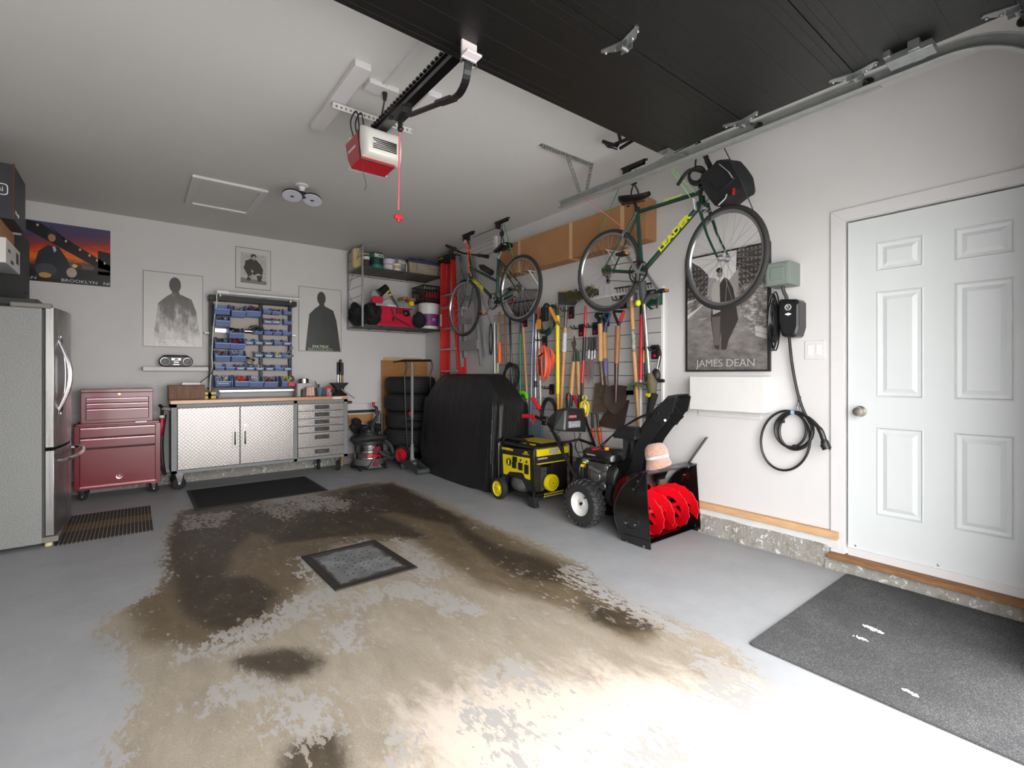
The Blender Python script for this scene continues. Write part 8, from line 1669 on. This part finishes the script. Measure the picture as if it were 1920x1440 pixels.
# engine
E_ = lambda u, v, X=2.95: ax(u, v, X)
tk = E_(1127, 853, 3.0); TK = pm('tank_black', (22, 22, 23), .25, coat=.4)
def tank(z, a, b): return [(3.09+x*a, 2.66+y*b, z) for x, y in rrect(-1, -1, 1, 1, .35, 4)]
te = build('fuel_tank', MB(True).loft([tank(.515, .14, .15), tank(.53, .155, .17), tank(.58, .155, .17), tank(.605, .13, .15), tank(.61, .10, .12)]), TK, sb, smooth=50)
build('fuel_cap', MB(True).lathe([(.034, 0), (.036, .004), (.036, .020), (.03, .024), (0, .024)], E_(1117, 846, 2.99), (0, 0, 1), 20), RED, te); p = E_(1137.5, 849, 3.02); build('oil_cap', MB(True).lathe([(.016, -.005), (.016, .018), (.02, .02), (.02, .03), (0, .032)], p, (0, 0, 1), 12).box(p+V((0, 0, .036)), (.04, .012, .014)), pm('amber_cap', (236, 150, 20), .4), te)
text(te, 'CRAFTSMAN', .016, pm('pink_decal2', (214, 170, 178), .5), (2.93-.0, 2.70, .565), RIGHT, world=True)
EN = pm('engine_alloy', (150, 150, 148), .4, .8, noise=(26, .4))
build('engine', MB(True).bx(2.99, 2.55, .30, 3.22, 2.80, .50).cyl((2.93, 2.66, .40), (3.02, 2.66, .40), .055, n=20).cyl((2.95, 2.60, .32), (3.0, 2.60, .32), .035).bx(2.97, 2.56, .44, 3.0, 2.78, .49), EN, sb, smooth=40, bevel=.008)
mb = MB(True)
for i in range(6): mb.bx(2.955, 2.58, .44+.011*i, 2.99, 2.76, .445+.011*i)
mb.cyl((2.94, 2.72, .46), (2.94, 2.60, .43), .018).sph((2.95, 2.78, .50), (.03, .04, .03)); build('engine_fins', mb, EN, sb, smooth=30)
build('recoil_housing', MB(True).cyl((3.0, 2.80, .42), (3.0, 2.88, .42), .10, n=24).bx(2.93, 2.79, .33, 3.2, 2.87, .52), BLK, sb, smooth=40, bevel=.006)
build('belt_cover', MB(True).loft([[(x, y, z) for x, z in [(3.07+.115*math.cos(a)*s_, .385+.125*math.sin(a)*s_*(1.05 if math.sin(a) > 0 else 1.2)) for a in np.linspace(0, 2*PI, 20, endpoint=False)]] for y, s_ in ((2.56, 1.05), (2.50, 1.05), (2.475, .95), (2.47, .8))]), BLK, sb, smooth=50)
build('belt_cover', MB(True).cyl((2.98, 2.52, .27), (2.98, 2.47, .27), .085, n=20).cyl((2.98, 2.47, .27), (2.98, 2.46, .27), .06, n=20), BLK, sb)
build('choke_knob', MB(True).box(E_(1093, 873, 2.92), (.015, .045, .022)).box(E_(1096, 867, 2.92), (.012, .03, .014)), pm('acid_yellow', (214, 228, 30), .4), sb, smooth=0, bevel=.003); build('key', MB(True).box(E_(1097, 874, 2.912), (.008, .018, .014)), RED, sb, smooth=0)
build('chassis', MB(True).bx(2.95, 2.45, .10, 3.33, 2.88, .30), GB, sb, smooth=0, bevel=.006); build('axle', MB(True).cyl((2.80, 2.69, .187), (3.46, 2.69, .187), .012), CHR, sb)
TRD = pm('snow_tire', (34, 34, 35), .7, bump=(50, .2))
for X, s in ((2.845, -1), (3.405, 1)):
    c = V((X, 2.69, .190)); mb = MB(True).lathe([(.095, -.058), (.12, -.066), (.155, -.062), (.172, -.045), (.176, -.02), (.176, .02), (.172, .045), (.155, .062), (.12, .066), (.095, .058)], c, (1, 0, 0), 40, open_=True)
    for i in range(24):
        a = 2*PI*i/24
        for side in (-1, 1):
            b_ = a+(side*.065); d = V((0, math.cos(b_), math.sin(b_))); tn = V((0, -math.sin(b_), math.cos(b_)))
            mb.bar(c+d*.180+V((side*.006, 0, 0)), c+d*.178+V((side*.034, 0, 0))+tn*.016, .016, .018, d).bar(c+d*.178+V((side*.038, 0, 0))+tn*.012, c+d*.160+V((side*.062, 0, 0)), .016, .016, d)
    w_ = build('tire', mb, TRD, sb, smooth=30); build('wheel_rim', MB(True).lathe([(0, -.03), (.018, -.034), (.02, -.022), (.06, -.018), (.085, -.045), (.096, -.056), (.098, -.058), (.098, .058), (0, .03)], c, (1 if s < 0 else -1, 0, 0), 32), pm('rim_cream', (206, 204, 200), .4), w_); build('hub_bolt', MB(True).cyl(c+V((s*.03, 0, 0)), c+V((s*.045, 0, 0)), .012).cyl(c+V((s*.02, -.03, .05)), c+V((s*.035, -.03, .05)), .007), DGR, w_)
# handles, console
HL = lambda u, v, X=2.86: ax(u, v, X); HR = lambda u, v, X=3.41: ax(u, v, X)
build('handle_tube', MB(True).tube(smooth_path([HL(1090, 912), HL(1060, 858), HL(1038, 812), HL(1026, 793), HL(1016, 785)], 4), .0135), TB, sb)
pR = HR(1101, 797); build('handle_tube', MB(True).tube([(3.41, HL(1090, 912).y, .33), HR(1116, 838), pR, (3.41, HL(1016, 785).y, HL(1016, 785).z)], .0135), TB, sb)
build('cross_tube', MB(True).tube(rounded([HL(1056, 850), HL(1050, 832)+V((0.02, 0, 0)), HR(1099, 822)-V((.1, 0, 0)), HR(1114, 834)], .05, 5), .0125), TB, sb)
e = HL(1022, 789); build('console_bracket', MB(True).box(e, (.03, .07, .08)), BLKM, sb, smooth=0, bevel=.005); build('console_bolt', MB(True).cyl(e+V((-.014, 0, .01)), e+V((-.02, 0, .01)), .007).cyl(e+V((-.014, -.02, -.02)), e+V((-.02, -.02, -.02)), .007), CHR, sb)
gl = HL(981, 780, 2.82); ge = HL(1004, 781, 2.84); build('grip', MB(True).cyl(gl, ge, .019), RED, sb, label='red rubber handlebar grip'); build('grip_stem', MB(True).tube([ge, e], .014), TB, sb); build('trigger_lever', MB(True).bar(ge+V((0, 0, -.01)), HL(998, 795, 2.84), .008, .016, (1,0,0)), RED, sb, smooth=0)
build('lever', MB(True).cyl(HL(1013, 768), e, .011), BLK, sb); build('lever_grip', MB(True).cyl(HL(998, 746), HL(1013, 768), .017), RED, sb)
gr = HR(1084.5, 762); build('lever', MB(True).cyl(HR(1094, 790), gr, .011), BLK, sb); build('lever_grip', MB(True).cyl(HR(1076, 742), gr, .017), RED, sb)
KX = lambda u, v, Y: ay(u, v, Y)
Yc = 3.02; CN = pm('console_black', (30, 30, 31), .36)
fr4 = [KX(1060, 809, Yc), KX(1099, 811, Yc), KX(1096, 772, Yc), KX(1062, 769, Yc)]
mid4 = [KX(1038, 808, Yc+.08), KX(1099, 808, Yc+.06), KX(1096, 764, Yc+.06), KX(1046, 766, Yc+.08)]
bk4 = [KX(1028, 796, Yc+.16), KX(1094, 800, Yc+.13), KX(1092, 766, Yc+.13), KX(1027, 783, Yc+.16)]
rs = [fr4, mid4, bk4]
cs = build('console', MB(True).loft([[fr4[0], fr4[1], fr4[2]+V((-.01, .01, .01)), fr4[3]+V((.01, .01, .01))], mid4, bk4]), CN, sb, smooth=0, bevel=.018)
a, b = KX(1068, 803, Yc-.016), KX(1089, 788.5, Yc-.016); build('headlight', MB(True).bx(a.x, Yc-.014, a.z, b.x, Yc+.01, b.z), pm('headlight_glass', (190, 190, 192), .12, .3, noise=(70, .6)), cs, smooth=0, bevel=.005)
a, b = KX(1069, 784, Yc-.016), KX(1082, 778.5, Yc-.016); build('logo_plate', MB(True).bx(a.x, Yc-.010, a.z, b.x, Yc+.01, b.z), pm('pink_decal3', (206, 96, 112), .5, noise=(50, .3)), cs, smooth=0)
c = ax(1065, 764, 3.12); build('joystick', MB(True).lathe([(.014, -.02), (.016, .0), (.024, .05), (.026, .10), (.018, .13), (0, .135)], c, (0, -.05, 1), 16).lathe([(.07, -.03), (.06, -.01), (.02, 0)], c, (0, 0, 1), 20), BLK, cs); build('joystick_button', MB(True).sph(c+V((-.012, -.02, .095)), (.016, .012, .014), 10, 8), RED, cs)
mb = MB(True)
mb.tube(smooth_path([HR(1090, 812, 3.2), HR(1078, 835, 3.1), HR(1085, 848, 3.0), HR(1104, 842, 3.0), HR(1112, 825, 3.1)], 6), .0035, 5)
mb.tube(smooth_path([KX(1077, 811, 3.1), KX(1080, 840, 3.0), KX(1090, 862, 2.9)], 5), .003, 5).tube(smooth_path([KX(1086, 811, 3.1), KX(1092, 840, 3.0), KX(1098, 862, 2.9)], 5), .003, 5).tube(smooth_path([HL(1030, 808), HL(1044, 812), HL(1052, 806, 2.95)], 5), .003, 5)
build('control_cable', mb, BLK, sb)
build('cable_boot', MB(True).tube([HL(1040, 812), HL(1046, 820), HL(1052, 829)], [.006, .015, .006], 8), BLK, sb)
build('control_rod', MB(True).cyl(KX(1100, 809, 3.05), hp_+V((-.02, .08, .01)), .004), CHR, sb)
build('chute_cable', MB(True).tube(smooth_path([ax(1234, 774, 3.0), ax(1205, 779, 3.05), ax(1165, 803, 3.1), ax(1130, 832, 3.15), ax(1116, 846, 3.15)], 6), .0055, 6).tube(smooth_path([ax(1234, 777, 3.0), ax(1212, 779, 3.03), ax(1185, 792, 3.05), ax(1150, 815, 3.1), ax(1120, 850, 3.1)], 6), .004, 6), BLK, sb)
# teddy-fleece cap on the drift bar
FL = pm('teddy_fleece', (186, 146, 128), .95, noise=(60, .3), bump=(110, 1.0), sheen=.5)
hc = ax(1230, 848, 2.80); t = thing('fleece_cap', 'dusty pink fleece cap with a white satin band hung on the left drift bar', 'hat', hc)
rr_ = random.Random(8)
mb = MB(); rings = []
for i in range(9):
    f = i/8; a = f*PI/2; r = .080*math.cos(a*.98)**.5; rings.append([(r*math.cos(b)*1.0, r*math.sin(b)*.98, -.025+.085*math.sin(a)) for b in np.linspace(0, 2*PI, 28, endpoint=False)])
mb.loft(rings); 
for i, p in enumerate(mb.v): k = 1+rr_.uniform(-.03, .03); mb.v[i] = V((p.x*k, p.y*k, p.z*k))
build('crown', mb, FL, t, smooth=80)
mb = MB(); rings = []
for r, z, th in ((.076, -.018, 0), (.074, -.035, 0), (.078, -.082, 0), (.072, -.085, 0), (.068, -.035, 0)):
    ring = []
    for b in np.linspace(0, 2*PI, 32, endpoint=False): k = 1+.55*max(0, math.cos(b-3.7))*(1 if z < -.04 else 0); ring.append((r*math.cos(b)*k, r*math.sin(b)*k, z-(.02*max(0, math.cos(b-3.5)) if z < -.04 else 0)))
    rings.append(ring)
mb.loft(rings, cap=False); build('brim', mb, FL, t, smooth=80)
build('satin_band', MB().lathe([(.077, -.042), (.079, -.03), (.076, -.016)], n=32, open_=True), pm('white_satin', (216, 214, 214), .3, noise=(40, .2)), t)
t.rotation_euler = (math.radians(-14), math.radians(-4), 0)
